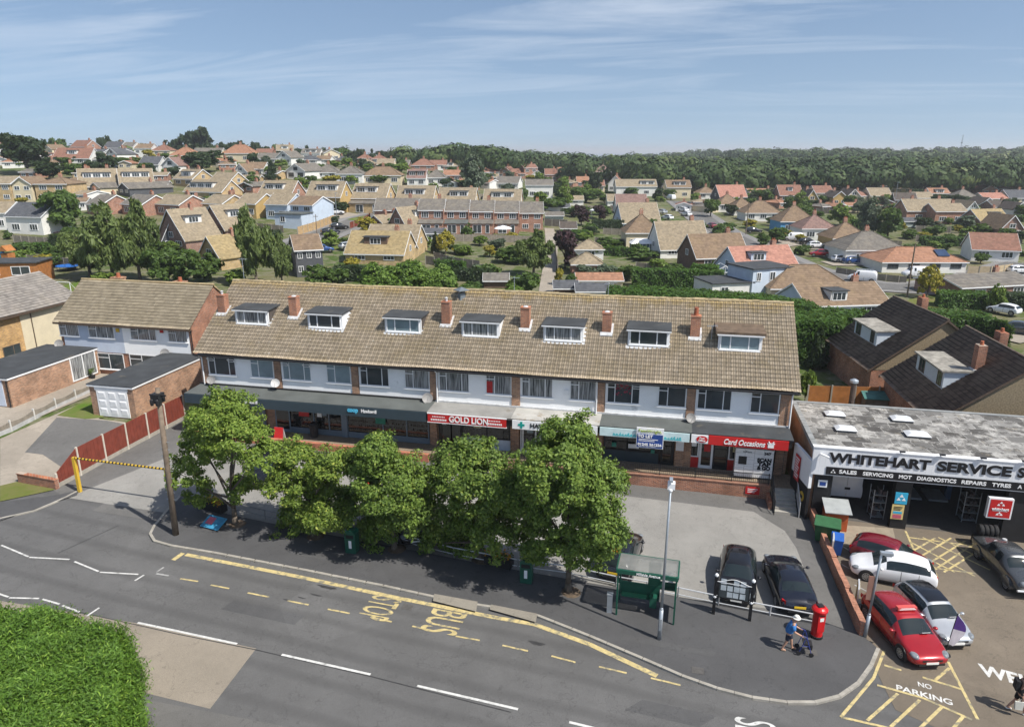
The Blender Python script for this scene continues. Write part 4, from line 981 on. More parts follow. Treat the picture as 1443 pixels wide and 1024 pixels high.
# ================================================================ street trees
def street_tree(label, basep, lobes_px, seed, n=9500, berries=0, leaf=.108, m=None, sg=.37):
    n = int(n * 3.0)
    p = N(*basep); t = thing('street_tree', label, 'tree', (p[0], p[1], base(p[0]) + .08), 0, 'row of pavement trees'); D = depth(p)
    lob = []
    for i, (x, y, r) in enumerate(lobes_px):
        off = (0, -.9, .9, -.5, .6, -1.1, 1.0, .2)[i % 8]; q = PY(x, y, p[1] + off); R_ = r * D / F * 1.07
        lob.append((q[0] - p[0], q[1] - p[1], q[2] - p[2], R_, R_ * 1.05, R_ * .92))
    zlow = min(l[2] for l in lob)
    cr, tr = tree_mesh(t, seed, lob, n, int(n / 105), sg, leaf, m or g_street, max(2.6, zlow + .9), .17, inner=.42, spread=.75, limbs=9)
    if berries:
        rs = np.random.RandomState(seed + 50); L = lob[berries]; c = np.array(L[:3]) + unit(26, rs) * np.array(L[3:]) * 1.02; c = c[c[:, 1] < L[1]]
        quads('red_berries', leaf_quads(c, unit(len(c), rs), .13, rs, 1, 1), plain('berry_red', (.5, .04, .02), .5), t)
    c = MB(); c.lathe([(.55, 0.0), (.45, .03), (.2, .05)], (.1, 0, .0), 11); c.build('tree_pit', plain('dry_soil', (.13, .095, .065), .95, .5, 4), t)
street_tree('leftmost pavement tree, light green and open, between the telegraph pole and a flower box', (332, 740), [(318, 590, 42), (338, 622, 42), (286, 640, 36), (265, 680, 27), (342, 690, 22), (368, 648, 26), (300, 612, 36), (276, 700, 18)], 3, 10500)
street_tree('smaller pavement tree just right of the leftmost one', (442, 757), [(422, 662, 34), (404, 690, 28), (444, 702, 40), (472, 668, 30), (420, 738, 28), (460, 735, 26), (405, 640, 18)], 4, 11500, sg=.42)
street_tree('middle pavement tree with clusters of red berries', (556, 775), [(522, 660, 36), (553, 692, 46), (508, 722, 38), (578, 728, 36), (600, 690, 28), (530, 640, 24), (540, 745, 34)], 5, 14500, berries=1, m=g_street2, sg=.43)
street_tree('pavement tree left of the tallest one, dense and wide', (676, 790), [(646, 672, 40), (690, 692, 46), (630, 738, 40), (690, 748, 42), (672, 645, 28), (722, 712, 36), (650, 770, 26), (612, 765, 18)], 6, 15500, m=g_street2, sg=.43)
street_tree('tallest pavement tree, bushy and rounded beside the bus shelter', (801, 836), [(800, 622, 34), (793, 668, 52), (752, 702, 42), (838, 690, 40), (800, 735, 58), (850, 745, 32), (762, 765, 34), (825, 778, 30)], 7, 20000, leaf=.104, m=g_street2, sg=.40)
# ================================================================ pavement furniture
def on_pave(px, py): p = N(px, py, ph); return (p[0], p[1], base(p[0]) + ph + .004)
p0 = N(248, 755); q0 = PY(222, 548, p0[1] + .1)
t = thing('telegraph_pole', 'tall leaning wooden pole with black box at its top beside the yellow barrier', 'pole', (p0[0], p0[1], base(p0[0]) + .05))
top = Vector((q0[0] - p0[0], .1, q0[2] - p0[2])); c = MB(); c.tube((0, 0, -.2), top, .17, 12, .12); c.build('shaft', plain('pole_timber', (.20, .155, .115), .9, .4, 3, bump=.4), t, smooth=True)
c = MB(); h = top - Vector((0, 0, .25)); c.box(h.x - .24, h.x + .24, -.24, .26, h.z - .5, h.z); c.tube((h.x - .45, 0, h.z - .1), (h.x + .5, 0, h.z - .1), .05, 8)
for s in (-.16, .16): c.lathe([(.07, 0), (.09, .1), (.09, .3), (.04, .35)], (h.x + s, -.27, h.z - .6), 8)
c.build('junction_box', dark, t)
for k in range(9): c = MB(); z = 2.2 + k * .42; f = z / top.z; c.tube((top.x * f - .3, 0.1 * f, z), (top.x * f + .3, .1 * f, z), .012, 5); c.build('climbing_step', steel, t)
def rod(c, pts, r, n=8):
    for a, e in zip(pts, pts[1:]): c.tube(a, e, r, n)
p0 = N(113, 693); hz = zat(p0, 645) - p0[2]; q0 = PZ(234, 661, p0[2] + hz)
t = thing('height_barrier', 'yellow height barrier with black striped bar over the car park entrance', 'barrier', p0)
c = MB(); c.box(-.09, .09, -.09, .09, 0, hz + .05); c.build('post', yellow_p, t)
d = Vector((q0[0] - p0[0], q0[1] - p0[1], 0)); c = MB(); c.tube((0, 0, hz), d + Vector((0, 0, hz)), .065, 10); br_ = c.build('bar', yellow_p, t)
c = MB()
for k in range(26): a = (k + .15) / 26; c.tube(d * a + Vector((0, 0, hz)), d * (a + .016) + Vector((0, 0, hz)), .069, 10)
c.build('stripes', black_t, br_)
c = MB(); c.box(d.x - .09, d.x + .09, d.y - .09, d.y + .09, -.2, hz + .05); c.build('post', yellow_p, t)
# lamp columns
p0 = on_pave(929, 900); q0 = PY(946, 675, p0[1])
t = thing('lamp_column', 'tall slim grey lighting column on the pavement in front of the bus shelter', 'lamp post', p0)
top = Vector((q0[0] - p0[0], 0, q0[2] - p0[2])); c = MB(); f = 1.55 / top.z; c.tube((0, 0, 0), top * f, .095, 14, .09); c.tube(top * f, top * (f + .01), .09, 14, .06); c.tube(top * (f + .01), top, .06, 14, .045); c.build('shaft', steel, t, smooth=True)
c = MB(); c.box(top.x - .13, top.x + .17, -.2, .12, top.z - .38, top.z - .12); c.ball((top.x, -.15, top.z - .42), .1, 8); c.build('camera_unit', white, t)
c = MB(); c.box(top.x - .07, top.x + .07, -.3, .07, top.z - .02, top.z + .07); c.build('lantern', steel, t)
c = MB(); c.box(-.05, .05, -.1, -.085, .5, 1.1); c.build('inspection_door', steel, t)
p0 = N(1218, 899); q0 = PY(1243, 777, p0[1])
t = thing('lamp_column', 'shorter grey column at the end of the brick wall beside the red car', 'lamp post', (p0[0], p0[1], base(p0[0])))
top = Vector((q0[0] - p0[0], 0, q0[2] - p0[2])); c = MB(); f = .28; c.tube((0, 0, 0), top * f, .08, 12); c.tube(top * f, top * (f + .02), .08, 12, .05); c.tube(top * (f + .02), top, .05, 12); c.build('shaft', steel, t, smooth=True)
c = MB(); c.box(top.x - .06, top.x + .45, -.1, .1, top.z - .12, top.z); c.box(top.x + .12, top.x + .4, -.09, .09, top.z - .17, top.z - .121); c.build('lantern', steel, t)
c = MB(); c.box(top.x * .6 - .30, top.x * .6 - .06, -.015, .015, top.z * .45, top.z * .72); c.build('sign_plate', plain('brown_plate', (.30, .16, .12), .6), t)
# bus shelter
a, e = N(868.4, 865.5, ph), N(948.8, 879.7, ph); Ls = math.hypot(e[0] - a[0], e[1] - a[1]); an = math.atan2(e[1] - a[1], e[0] - a[0])
t = thing('bus_shelter', 'dark green bus shelter with a clear roof beside the tall grey column', 'bus shelter', (a[0], a[1], base((a[0] + e[0]) / 2) + ph), an)
g_fr = plain('green_shelter_paint', (.012, .085, .055), .45, .15, 2)
Hs = zat(a, 801) - a[2]; dp = 1.25; hb = Hs - .0
for x in (0, Ls):
    for y in (0, dp): c = MB(); c.box(x - .04, x + .04, y - .04, y + .04, 0, Hs); c.build('post', g_fr, t)
c = MB(); c.box(-.08, Ls + .08, -.12, -.04, Hs - .14, Hs + .06); c.box(-.08, Ls + .08, dp + .04, dp + .12, Hs - .1, Hs + .06); c.box(-.1, -.04, -.04, dp + .04, Hs - .08, Hs + .06); c.box(Ls + .04, Ls + .1, -.04, dp + .04, Hs - .08, Hs + .06); c.box(Ls * .55 - .03, Ls * .55 + .03, -.04, dp + .04, Hs + .0, Hs + .062); c.build('roof_frame', g_fr, t)
kr = NT('clear_roof'); kr.rs(.3, .5); kr.bs.inputs['Alpha'].default_value = .55; kr.col(kr.mix(kr.noise(kr.obj(), 2, 4), (.16, .17, .16), (.3, .3, .28)))
c = MB(); c.box(-.03, Ls + .03, -.03, dp + .03, Hs + .066, Hs + .08); c.build('roof_panel', kr.m, t)
c = MB(); c.box(0.04, Ls * .5, dp - .012, dp + .012, .35, 1.0); c.box(Ls * .5, Ls * .72, dp - .02, dp + .02, .3, Hs - .15); c.box(Ls * .72, Ls - .04, dp - .012, dp + .012, .9, 1.35); c.box(0.04, Ls - .04, dp - .03, dp + .03, 1.0, 1.07); c.box(Ls - .012, Ls + .012, .05, dp - .05, .35, 1.9); c.build('back_panel', g_fr, t)
c = MB(); c.box(.1, Ls * .72, dp - .42, dp - .1, .5, .55); c.build('perch_seat', g_fr, t)
c = MB(); c.box(Ls * .56, Ls * .68, .6, .95, .25, .8); c.build('litter_bin', g_fr, t)
c = MB(); c.box(Ls * .8, Ls * .94, dp - .03, dp - .02, 1.35, 1.9); c.build('timetable', upvc, t)
text('lettering', 'Hillside Avenue', white_t, t, (Ls * .52, -.13, Hs - .04), .18, width=1.05, bold=.003)
t2 = thing('bus_stop_flag', 'orange bus stop flag on a thin post at the left end of the green shelter', 'sign', (a[0] - .05, a[1] + dp + .12, base(a[0]) + ph)); c = MB(); c.tube((0, 0, 0), (0, 0, 3.1), .035, 8); c.build('post', steel, t2); c = MB(); c.box(-.42, .06, -.03, .03, 2.5, 2.95); c.build('flag', plain('orange_sign', (.65, .18, .01), .5, .05), t2)
p0 = on_pave(866, 864); t = thing('utility_cabinet', 'small grey metal cabinet standing left of the bus shelter', 'cabinet', (p0[0] - .25, p0[1] + .1, p0[2])); c = MB(); c.box(-.12, .12, -.12, .12, 0, .95); c.box(-.14, .14, -.14, .14, .951, 1.0); c.build('housing', steel, t)
# notice board
a, e = N(1005, 864, ph), N(1056, 874, ph); an = math.atan2(e[1] - a[1], e[0] - a[0]); w = math.hypot(e[0] - a[0], e[1] - a[1])
t = thing('notice_board', 'black village notice board with white finials standing in front of a black car', 'notice board', (a[0], a[1], base(a[0]) + ph), an)
Hn = zat(a, 812) - a[2]
for x in (0, w): c = MB(); c.box(x - .07, x + .07, -.07, .07, 0, Hn); po = c.build('post', black_t, t); c = MB(); c.ball((x, 0, Hn + .08), .09, 8); c.ball((x, 0, .95), .1, 8); c.build('finial', white, po)
c = MB(); c.box(.1, w - .1, -.05, .05, .95, Hn - .25); c.build('case', black_t, t)
c = MB(); arch = [(x, Hn - .18 + .22 * math.sin(math.pi * (x - .05) / (w - .1)) ** 2) for x in np.linspace(.05, w - .05, 13)]; c.profy([(.05, Hn - .26)] + [(w - .05, Hn - .26)] + arch[::-1], -.055, .055); c.build('header', black_t, t)
c = MB()
for p, q in zip(arch, arch[1:]): c.tube((p[0], -.06, p[1] - .02), (q[0], -.06, q[1] - .02), .016, 5)
c.box(.15, w - .15, -.062, -.056, Hn - .24, Hn - .2); c.build('white_edging', white_t, t)
c = MB(); c.box(.16, w - .16, -.056, -.0505, 1.0, Hn - .3); c.build('display_pane', pane, t)
c = MB()
for k in range(4):
    for r in range(3):
        if k == 0 and r == 0 or (k == 1 and r == 2): continue
        x = .22 + k * (w - .5) / 4 + .03 * rnd.random(); z = 1.05 + r * .33; c.box(x, x + .24, -.0585 - .0003 * k, -.057, z, z + .27)
c.build('paper_notices', plain('notice_paper', (.5, .55, .58), .7, .2, 5), t)
# guard rail between car park and pavement
t = thing('guard_rail', 'low pale tubular rail along the back of the pavement', 'railing', (0, 0, 0))
rail = [N(*q) for q in ((560, 766), (640, 786), (730, 803), (800, 812), (868, 827), (955, 843), (1012, 855), (1160, 884))]
c = MB(); c2 = MB()
for (p, q) in zip(rail, rail[1:]):
    for hh, r in ((.62, .032), (.24, .024)): c.tube((p[0], p[1], base(p[0]) + hh), (q[0], q[1], base(q[0]) + hh), r, 8)
    n = max(1, round(math.hypot(q[0] - p[0], q[1] - p[1]) / 1.9))
    for k in range(n + 1): f = k / n; x, y = p[0] + (q[0] - p[0]) * f, p[1] + (q[1] - p[1]) * f; c2.tube((x, y, base(x)), (x, y, base(x) + .65), .035, 8)
c.build('rail', silver, t); c2.build('posts', silver, t)
t = thing('guard_rail', 'dark low rail behind the two leftmost pavement trees', 'railing', (0, 0, 0)); c = MB(); c2 = MB(); rail = [N(*q) for q in ((262, 706), (330, 722), (420, 742), (500, 757))]
for (p, q) in zip(rail, rail[1:]):
    for hh, r in ((.62, .03), (.24, .024)): c.tube((p[0], p[1], base(p[0]) + hh), (q[0], q[1], base(q[0]) + hh), r, 8)
    for f in (0, .5, 1): x, y = p[0] + (q[0] - p[0]) * f, p[1] + (q[1] - p[1]) * f; c2.tube((x, y, base(x)), (x, y, base(x) + .65), .03, 8)
c.build('rail', plain('dull_rail', (.2, .2, .2), .6), t); c2.build('posts', MATS['dull_rail'], t)
# pillar box
p0 = on_pave(1150, 896); t = thing('post_box', 'red pillar box on the pavement at the end of the pale rail', 'post box', p0, rad(20))
rp = plain('pillar_box_red', (.50, .012, .014), .3, .06, 3)
c = MB(); c.lathe([(.25, .12), (.25, 1.32), (.28, 1.34), (.34, 1.36), (.35, 1.44), (.3, 1.5), (.22, 1.56), (.05, 1.6)], (0, 0, 0), 24); c.build('body', rp, t, smooth=False); c = MB(); c.lathe([(.28, 0), (.28, .11), (.25, .12)], (0, 0, 0), 24); c.build('base', black_t, t)
c = MB(); c.box(-.13, .13, -.262, -.24, 1.2, 1.25); c.build('slot', black_t, t); c = MB(); c.box(-.09, .09, -.265, -.24, .95, 1.12); c.build('collection_plate', plate_w, t); c = MB(); c.box(-.17, .17, -.256, -.235, .4, 1.3); c.build('door', rp, t)
c = MB(); c.box(-.13, .13, -.13, .13, 1.585, 1.63); c.build('solar_panel', dark, t)
# litter bins, planters and boards under the trees
for px, py, lab in ((497, 776, 'green litter bin in the shade under the pavement tree with red berries'), (742, 818, 'dark green litter bin in deep shade left of the tallest pavement tree')):
    p0 = on_pave(px, py); t = thing('litter_bin', lab, 'bin', p0); c = MB(); c.box(-.3, .3, -.25, .25, 0, 1.15); c.profy([(-.32, 1.151), (.32, 1.151), (.2, 1.3), (-.2, 1.3)], -.27, .27); c.build('housing', g_fr, t); c = MB(); c.box(-.22, .22, -.262, -.251, .88, 1.08); c.build('opening', black_t, t); c = MB(); c.box(-.08, .08, -.262, -.251, .3, .75); c.build('label_plate', upvc, t)
def planter(px, py, lab, cols, seed, w=1.5):
    p0 = on_pave(px, py); t = thing('flower_planter', lab, 'planter', p0, rad(-12)); c = MB(); c.box(-w / 2, w / 2, -.25, .25, 0, .5); c.build('trough', dark, t); rs = np.random.RandomState(seed)
    for i, m in enumerate(cols):
        P_ = np.array([0, 0, .6]) + rs.uniform(-1, 1, (130, 3)) * np.array([w / 2.1, .26, .2]) ; quads('flowers' if i else 'leaves', leaf_quads(P_, np.tile([0, -.2, 1.0], (130, 1)), .12, rs, 1.2, .9), m, t)
fl_y = plain('orange_flowers', (.60, .28, .02), .6, .4, 9); fl_l = plain('lime_flowers', (.42, .48, .03), .6, .3, 9)
planter(303, 718, 'dark trough of orange and yellow flowers left of the leftmost pavement tree trunk', (g_mid, fl_y, fl_l), 2)
planter(703, 795, 'trough of orange flowers in the shade between the two rightmost pavement trees', (g_mid, fl_y), 3)
p0 = on_pave(302, 741); t = thing('banner_board', 'blue and pink board lying on the pavement under the leftmost tree', 'board', (p0[0], p0[1], p0[2]), rad(-8)); c = MB(); c.hexa([(-.62, -.42, .10), (.62, -.42, .05), (.62, .4, .35), (-.62, .4, .4)], [(-.62, -.42, .13), (.62, -.42, .08), (.62, .4, .38), (-.62, .4, .43)]); c.build('panel', plain('banner_blue', (.05, .25, .42), .5, .3, 3), t)
c = MB(); c.hexa([(-.45, -.2, .215), (.0, -.2, .197), (.0, .25, .362), (-.45, .25, .38)], [(-.45, -.2, .225), (.0, -.2, .207), (.0, .25, .372), (-.45, .25, .39)]); c.build('pink_print', plain('pink_print', (.55, .12, .18), .6, .3, 8), t)
c = MB()
for lx in (-.5, .5): c.box(lx - .03, lx + .03, .3, .36, 0, .36); c.box(lx - .03, lx + .03, -.38, -.34, 0, .1)
c.build('legs', dark, t)
# ================================================================ cars
p_blk = paint('black_car_paint', (.010, .010, .012)); p_nvy = paint('dark_navy_paint', (.010, .012, .022)); p_red = paint('red_car_paint', (.36, .012, .018)); p_mar = paint('dark_red_car_paint', (.20, .010, .022)); p_wht = paint('white_car_paint', (.72, .73, .75), 0); p_sil = paint('silver_car_paint', (.50, .52, .54), .5); p_gry = paint('dark_grey_car_paint', (.07, .075, .08), .4); p_blu = paint('blue_car_paint', (.03, .08, .25))
car_px('black hatchback parked behind the green bus shelter, tail to the road', (886, 762), (862, 824), p_blk, 'hatch', L=4.4)
car_px('black car parked nose to the road behind the notice board', (1036, 856), (1040, 792), p_blk, 'hatch', L=4.3)
car_px('dark saloon parked tail to the road beside the pillar box', (1098, 800), (1123, 866), p_nvy, 'saloon', L=4.7)
car_px('black car half hidden behind the leftmost pavement tree', (372, 690), (385, 652), p_blk, 'hatch', L=4.2)
car_px('black car almost hidden behind the pavement tree with red berries', (585, 768), (575, 725), p_blk, 'hatch', L=4.2)
car_px('dark red three door hatchback parked nearest the workshop', (1302, 812), (1206, 780), p_mar, 'hatch', L=3.9)
car_px('white hatchback parked with its nose to the brick wall', (1200, 803), (1312, 826), p_wht, 'hatch', L=4.0)
tr_ = car_px('bright red hatchback with a red price board on its roof', (1312, 947), (1232, 856), p_red, 'hatch')
c = MB(); c.box(-.1, .1, -.42, .42, 1.48, 1.62); sgn = c.build('price_board', plain('price_board_red', (.62, .10, .09), .5), tr_)
c = MB(); c.box(.101, .108, -.36, .36, 1.51, 1.54); c.box(.101, .108, -.3, .3, 1.57, 1.59); c.build('print', white_t, sgn)
ts_ = car_px('silver hatchback with a black roof parked beside the bright red car', (1345, 914), (1279, 845), p_sil, 'hatch', L=4.0, roofm=p_blk)
for tt in (ts_, tr_):
    c = MB(); c.T = Matrix.Translation((1.0, .25, 1.03)) @ Matrix.Rotation(rad(-40), 4, 'Y'); c.box(-.12, .12, -.18, .18, 0, .012); c.build('price_sheet', upvc, tt)
# promotional flag
p0 = N(1331, 922); t = thing('feather_flag', 'purple and white feather flag standing between the red and silver cars', 'flag', (p0[0], p0[1], base(p0[0]))); q0 = PY(1350, 864, p0[1]); dx, dz = q0[0] - p0[0], q0[2] - p0[2]
c = MB(); c.tube((0, 0, 0), (dx, 0, dz), .02, 6); c.lathe([(.25, 0), (.22, .05)], (0, 0, 0), 12); c.build('pole', dark, t)
c = MB(); f = lambda u, v: (dx * u + v * .5 * math.sin(math.pi * min(1, u) ** 1.6), -.015, dz * u - v * .1); f2 = lambda u, v: (f(u, v)[0], .015, f(u, v)[2])
for u0, u1, m in ((.28, .64, 0), (.64, 1.0, 1)):
    n = 5
    for k in range(n):
        a0, a1 = u0 + (u1 - u0) * k / n, u0 + (u1 - u0) * (k + 1) / n; c.hexa([f(a0, 0), f(a0, 1), f(a1, 1), f(a1, 0)], [f2(a0, 0), f2(a0, 1), f2(a1, 1), f2(a1, 0)], m)
c.build('cloth', [plain('flag_white', (.62, .58, .62), .7), plain('flag_purple', (.09, .04, .22), .7)], t)
# old pickup with tyres and cans on its bed
a, e = N(1452, 845), N(1388, 778); an = math.atan2(a[1] - e[1], a[0] - e[0]); cx, cy = (a[0] + e[0]) / 2, (a[1] + e[1]) / 2
t = thing('old_pickup', 'dark grey vintage pickup at the right edge with junk on its bed', 'pickup', (cx, cy, base(cx) + .01), an)
P_OLD = [(0, .5, .66, .74, .70, .55), (.02, .40, .84, .92, .78, .62), (.06, .36, .92, 1.02, .80, .66), (.27, .34, .98, 1.08, .84, .70), (.36, .34, 1.0, 1.52, .86, .58), (.375, .34, 1.0, 1.56, .86, .60), (.50, .34, 1.0, 1.60, .86, .62), (.52, .34, 1.0, 1.60, .86, .62), (.66, .36, 1.0, 1.56, .86, .60), (.69, .36, 1.0, 1.5, .86, .58), (.71, .38, .98, 1.03, .86, .76), (.98, .40, .96, 1.0, .84, .76), (1.0, .5, .9, .95, .8, .7)]
SHAPES['pickup'] = (P_OLD, 4.6, (5, 7), 9, 1)
pp = car_mesh('pickup'); sub('body', pp[0], p_gry, t); sub('windscreen', pp[1], cglass, t); sub('side_window', pp[2], cglass, t); sub('rear_window', pp[3], cglass, t)
for x in (1.45, -1.45):
    for s in (-1, 1):
        wheel(t, x, s * .76, .36, s); c = MB(); pts = [(x + .44 * math.cos(k * math.pi / 10), .36 + .44 * math.sin(k * math.pi / 10)) for k in range(11)]; y0, y1 = sorted((s * .6, s * .90)); c.hexa([(u, y0, v) for u, v in pts], [(u, y1, v) for u, v in pts]); c.build('mudguard', p_gry, t)
for s in (-1, 1): c = MB(); c.ball((2.22, s * .55, .86), .13, 10); c.build('headlight', lamp_m, t)
c = MB(); c.tube((2.36, -.8, .55), (2.36, .8, .55), .06, 8); c.build('bumper', silver, t)
for k, (x, y, z, r, lab) in enumerate(((-1.35, .35, 1.04, .12, 'small pale can on the bed of the old pickup, nearest its tail'), (-1.05, -.2, 1.04, .13, 'pale can on the bed of the old pickup, nearest the cab'))):
    q = Matrix.Translation((cx, cy, base(cx))) @ Matrix.Rotation(an, 4, 'Z') @ Vector((x, y, z)); tt = tag(MB(), None) if 0 else None
    c = MB(); c.lathe([(r, 0), (r, .3), (r * .9, .32)], (0, 0, 0), 12); o = c.build('can', silver, None); o.location = q; tag(o, lab, 'can')
tz = Vector((cx, cy, 0)) + Vector((math.cos(an), math.sin(an), 0)) * -2.75
def tyre(loc, rot, lab, grp): 
    c = MB(); c.lathe([(.19, -.1), (.3, -.11), (.33, -.07), (.33, .07), (.3, .11), (.19, .1), (.17, 0)], (0, 0, 0), 20); o = c.build('tyre', tyre_m, None, smooth=True); o.location = loc; o.rotation_euler = rot; tag(o, lab, 'tyre', grp); return o
ty0 = None
for k in range(4):
    loc = (tz.x - .1 + k * .25, tz.y + .12 + .02 * k, base(tz.x) + .99)
    if ty0 is None: ty0 = tyre(loc, (0, rad(90), 0), 'black tyre standing in the row on the rack under the red workshop sign', 'tyres on the rack')
    else: o = ty0.copy(); COL.objects.link(o); o.location = loc
t = thing('tyre_rack', 'dark metal rack holding a row of tyres behind the old pickup', 'rack', (tz.x + .28, tz.y + .15, base(tz.x))); c = MB()
for sx in (-.6, .6):
    for sy in (-.25, .25): c.box(sx - .03, sx + .03, sy - .03, sy + .03, 0, .66)
c.box(-.65, .65, -.3, .3, .6, .655); c.build('frame', dark, t)
# ================================================================ people
def person(label, loc, rz, parts_fn): t = thing('person', label, 'person', loc, rz); parts_fn(t); return t
def body_chain(t, pose, m_skin):
    n = pose; J = list(n.keys()); nodes = [(n[k][0], n[k][1]) for k in J]; ix = {k: i for i, k in enumerate(J)}
    ed = [('pelvis', 'waist'), ('waist', 'chest'), ('chest', 'neck'), ('neck', 'head'), ('head', 'crown')]
    for s in 'LR': ed += [('pelvis', 'hip' + s), ('hip' + s, 'knee' + s), ('knee' + s, 'ankle' + s), ('ankle' + s, 'toe' + s), ('chest', 'sho' + s), ('sho' + s, 'elb' + s), ('elb' + s, 'wri' + s), ('wri' + s, 'palm' + s)]
    o = skin_body('body', nodes, [(ix[a], ix[b_]) for a, b_ in ed], m_skin, t, 2); return o
def limb(t, name, pts, m, lev=2): return skin_body(name, [(p, r) for p, r in pts], [(i, i + 1) for i in range(len(pts) - 1)], m, t, lev)
def fingers(t, base_, d, up, side, m):
    """four unequal curled fingers and a thumb from the palm"""
    d, up, side = Vector(d).normalized(), Vector(up).normalized(), Vector(side).normalized(); B_ = Vector(base_)
    for k, L in enumerate((.075, .085, .08, .062)):
        a = B_ + side * (-.03 + .02 * k); limb(t, 'finger', [(a, .010), (a + d * L * .5, .009), (a + d * L * .8 - up * L * .45, .008), (a + d * L * .6 - up * L * .8, .007)], m, 1)
    a = B_ - d * .05 - side * .035; limb(t, 'thumb', [(a, .012), (a + d * .03 - side * .03, .011), (a + d * .06 - side * .03 - up * .03, .009)], m, 1)
def face_bits(t, c, r, fwd=Vector((1, 0, 0))):
    lat = Vector((-fwd.y, fwd.x, 0)); m = MB(); m.tube(c + fwd * (r * .9), c + fwd * (r * 1.15) - Vector((0, 0, .02)), .018, 6, .012); m.build('nose', skin, t)
    m = MB()
    for s in (-1, 1): m.ball(c + fwd * r * .9 + lat * s * .034 + Vector((0, 0, .02)), .012, 6)
    m.build('eyes', dark, t)
    m = MB(); m.tube(c + fwd * r * .93 - lat * .025 - Vector((0, 0, .055)), c + fwd * r * .93 + lat * .025 - Vector((0, 0, .055)), .006, 5); m.build('mouth', plain('lips', (.30, .10, .08), .6), t)
    m = MB()
    for s in (-1, 1): m.ball(c + lat * s * r * .98, .024, 6, sz=1.4)
    m.build('ears', skin, t)
shirt_b = plain('blue_shirt', (.035, .16, .42), .8, .2, 6); shorts_n = plain('navy_shorts', (.02, .025, .045), .85, .2, 6); cloth_k = plain('black_clothes', (.015, .015, .017), .85, .2, 6); hat_w = plain('white_hat', (.72, .70, .65), .8, .1, 6); shoe = plain('tan_shoes', (.42, .26, .17), .8)
# man walking to the right with a wheeled frame
p0 = on_pave(1110, 915)
def man(t):
    P = {'pelvis': ((-.05, 0, .90), .15), 'waist': ((-.02, 0, 1.05), .15), 'chest': ((.07, 0, 1.30), (.17, .15)), 'neck': ((.14, 0, 1.48), .06), 'head': ((.20, 0, 1.58), .09), 'crown': ((.22, 0, 1.68), .085)}
    for s, k in (('L', 1), ('R', -1)):
        st = .22 * k
        P.update({'hip' + s: ((-.05, .10 * k, .84), .095), 'knee' + s: ((.0 + st * .5, .11 * k, .47), .065), 'ankle' + s: ((-.05 + st, .11 * k, .09), .042), 'toe' + s: ((.12 + st, .12 * k, .04), .04), 'sho' + s: ((.08, .20 * k, 1.38), .07), 'elb' + s: ((.14, .27 * k, 1.12), .05), 'wri' + s: ((.38, .25 * k, 1.0), .036), 'palm' + s: ((.45, .25 * k, .98), .034)})
    body_chain(t, P, skin)
    limb(t, 'shirt', [((-.06, 0, .84), (.20, .19)), ((-.02, 0, 1.05), (.21, .19)), ((.07, 0, 1.3), (.24, .20)), ((.12, 0, 1.46), (.15, .11))], shirt_b)
    for s in (1, -1):
        limb(t, 'sleeve', [((.07, .15 * s, 1.38), .12), ((.09, .22 * s, 1.3), .105), ((.13, .265 * s, 1.14), .09)], shirt_b); limb(t, 'shorts_leg', [((-.05, .08 * s, .9), .13), ((-.02 + .05 * s, .1 * s, .7), .11), ((.0 + .1 * s, .11 * s, .5), .095)], shorts_n)
        fingers(t, (.47, .25 * s, .985), (1, 0, -.2), (0, 0, 1), (0, 1, 0), skin); limb(t, 'shoe', [((-.1 + .22 * s, .11 * s, .05), .05), ((.13 + .22 * s, .12 * s, .04), .045)], shoe)
    face_bits(t, Vector((.20, 0, 1.60)), .095)
    m = MB(); m.lathe([(.17, 0), (.165, .015), (.11, .03), (.105, .10), (.06, .13)], (.20, 0, 1.66), 16); m.build('sun_hat', hat_w, t)
person('person in a blue shirt, dark shorts and white sun hat pushing a wheeled walking frame', p0, rad(-2), man)
t = thing('walking_frame', 'dark blue wheeled walking frame pushed along the pavement by the pillar box', 'walking frame', (p0[0] + .62, p0[1] - .02, p0[2]), rad(-2)); c = MB()
for s in (-.26, .26):
    c.tube((-.16, s, 1.0), (.04, s, .92), .016, 8); c.tube((.04, s, .92), (.30, s, .12), .016, 8); c.tube((.02, s, .92), (-.22, s, .12), .016, 8); c.tube((-.1, s, .5), (.18, s, .5), .014, 8)
c.tube((.18, -.26, .5), (.18, .26, .5), .014, 8); c.build('frame', plain('blue_tube', (.03, .05, .25), .4), t)
for x in (-.22, .3):
    for s in (-.26, .26): c = MB(); c.T = Matrix.Translation((x, s, .1)) @ Matrix.Rotation(rad(90), 4, 'X'); c.lathe([(.06, -.02), (.1, -.018), (.1, .018), (.06, .02)], (0, 0, 0), 14); c.build('wheel', tyre_m, t)
c = MB(); c.box(-.06, .16, -.22, .22, .5, .56); c.build('seat', cloth_k, t); c = MB(); c.box(.17, .32, -.2, .2, .3, .52); c.build('basket', dark, t)
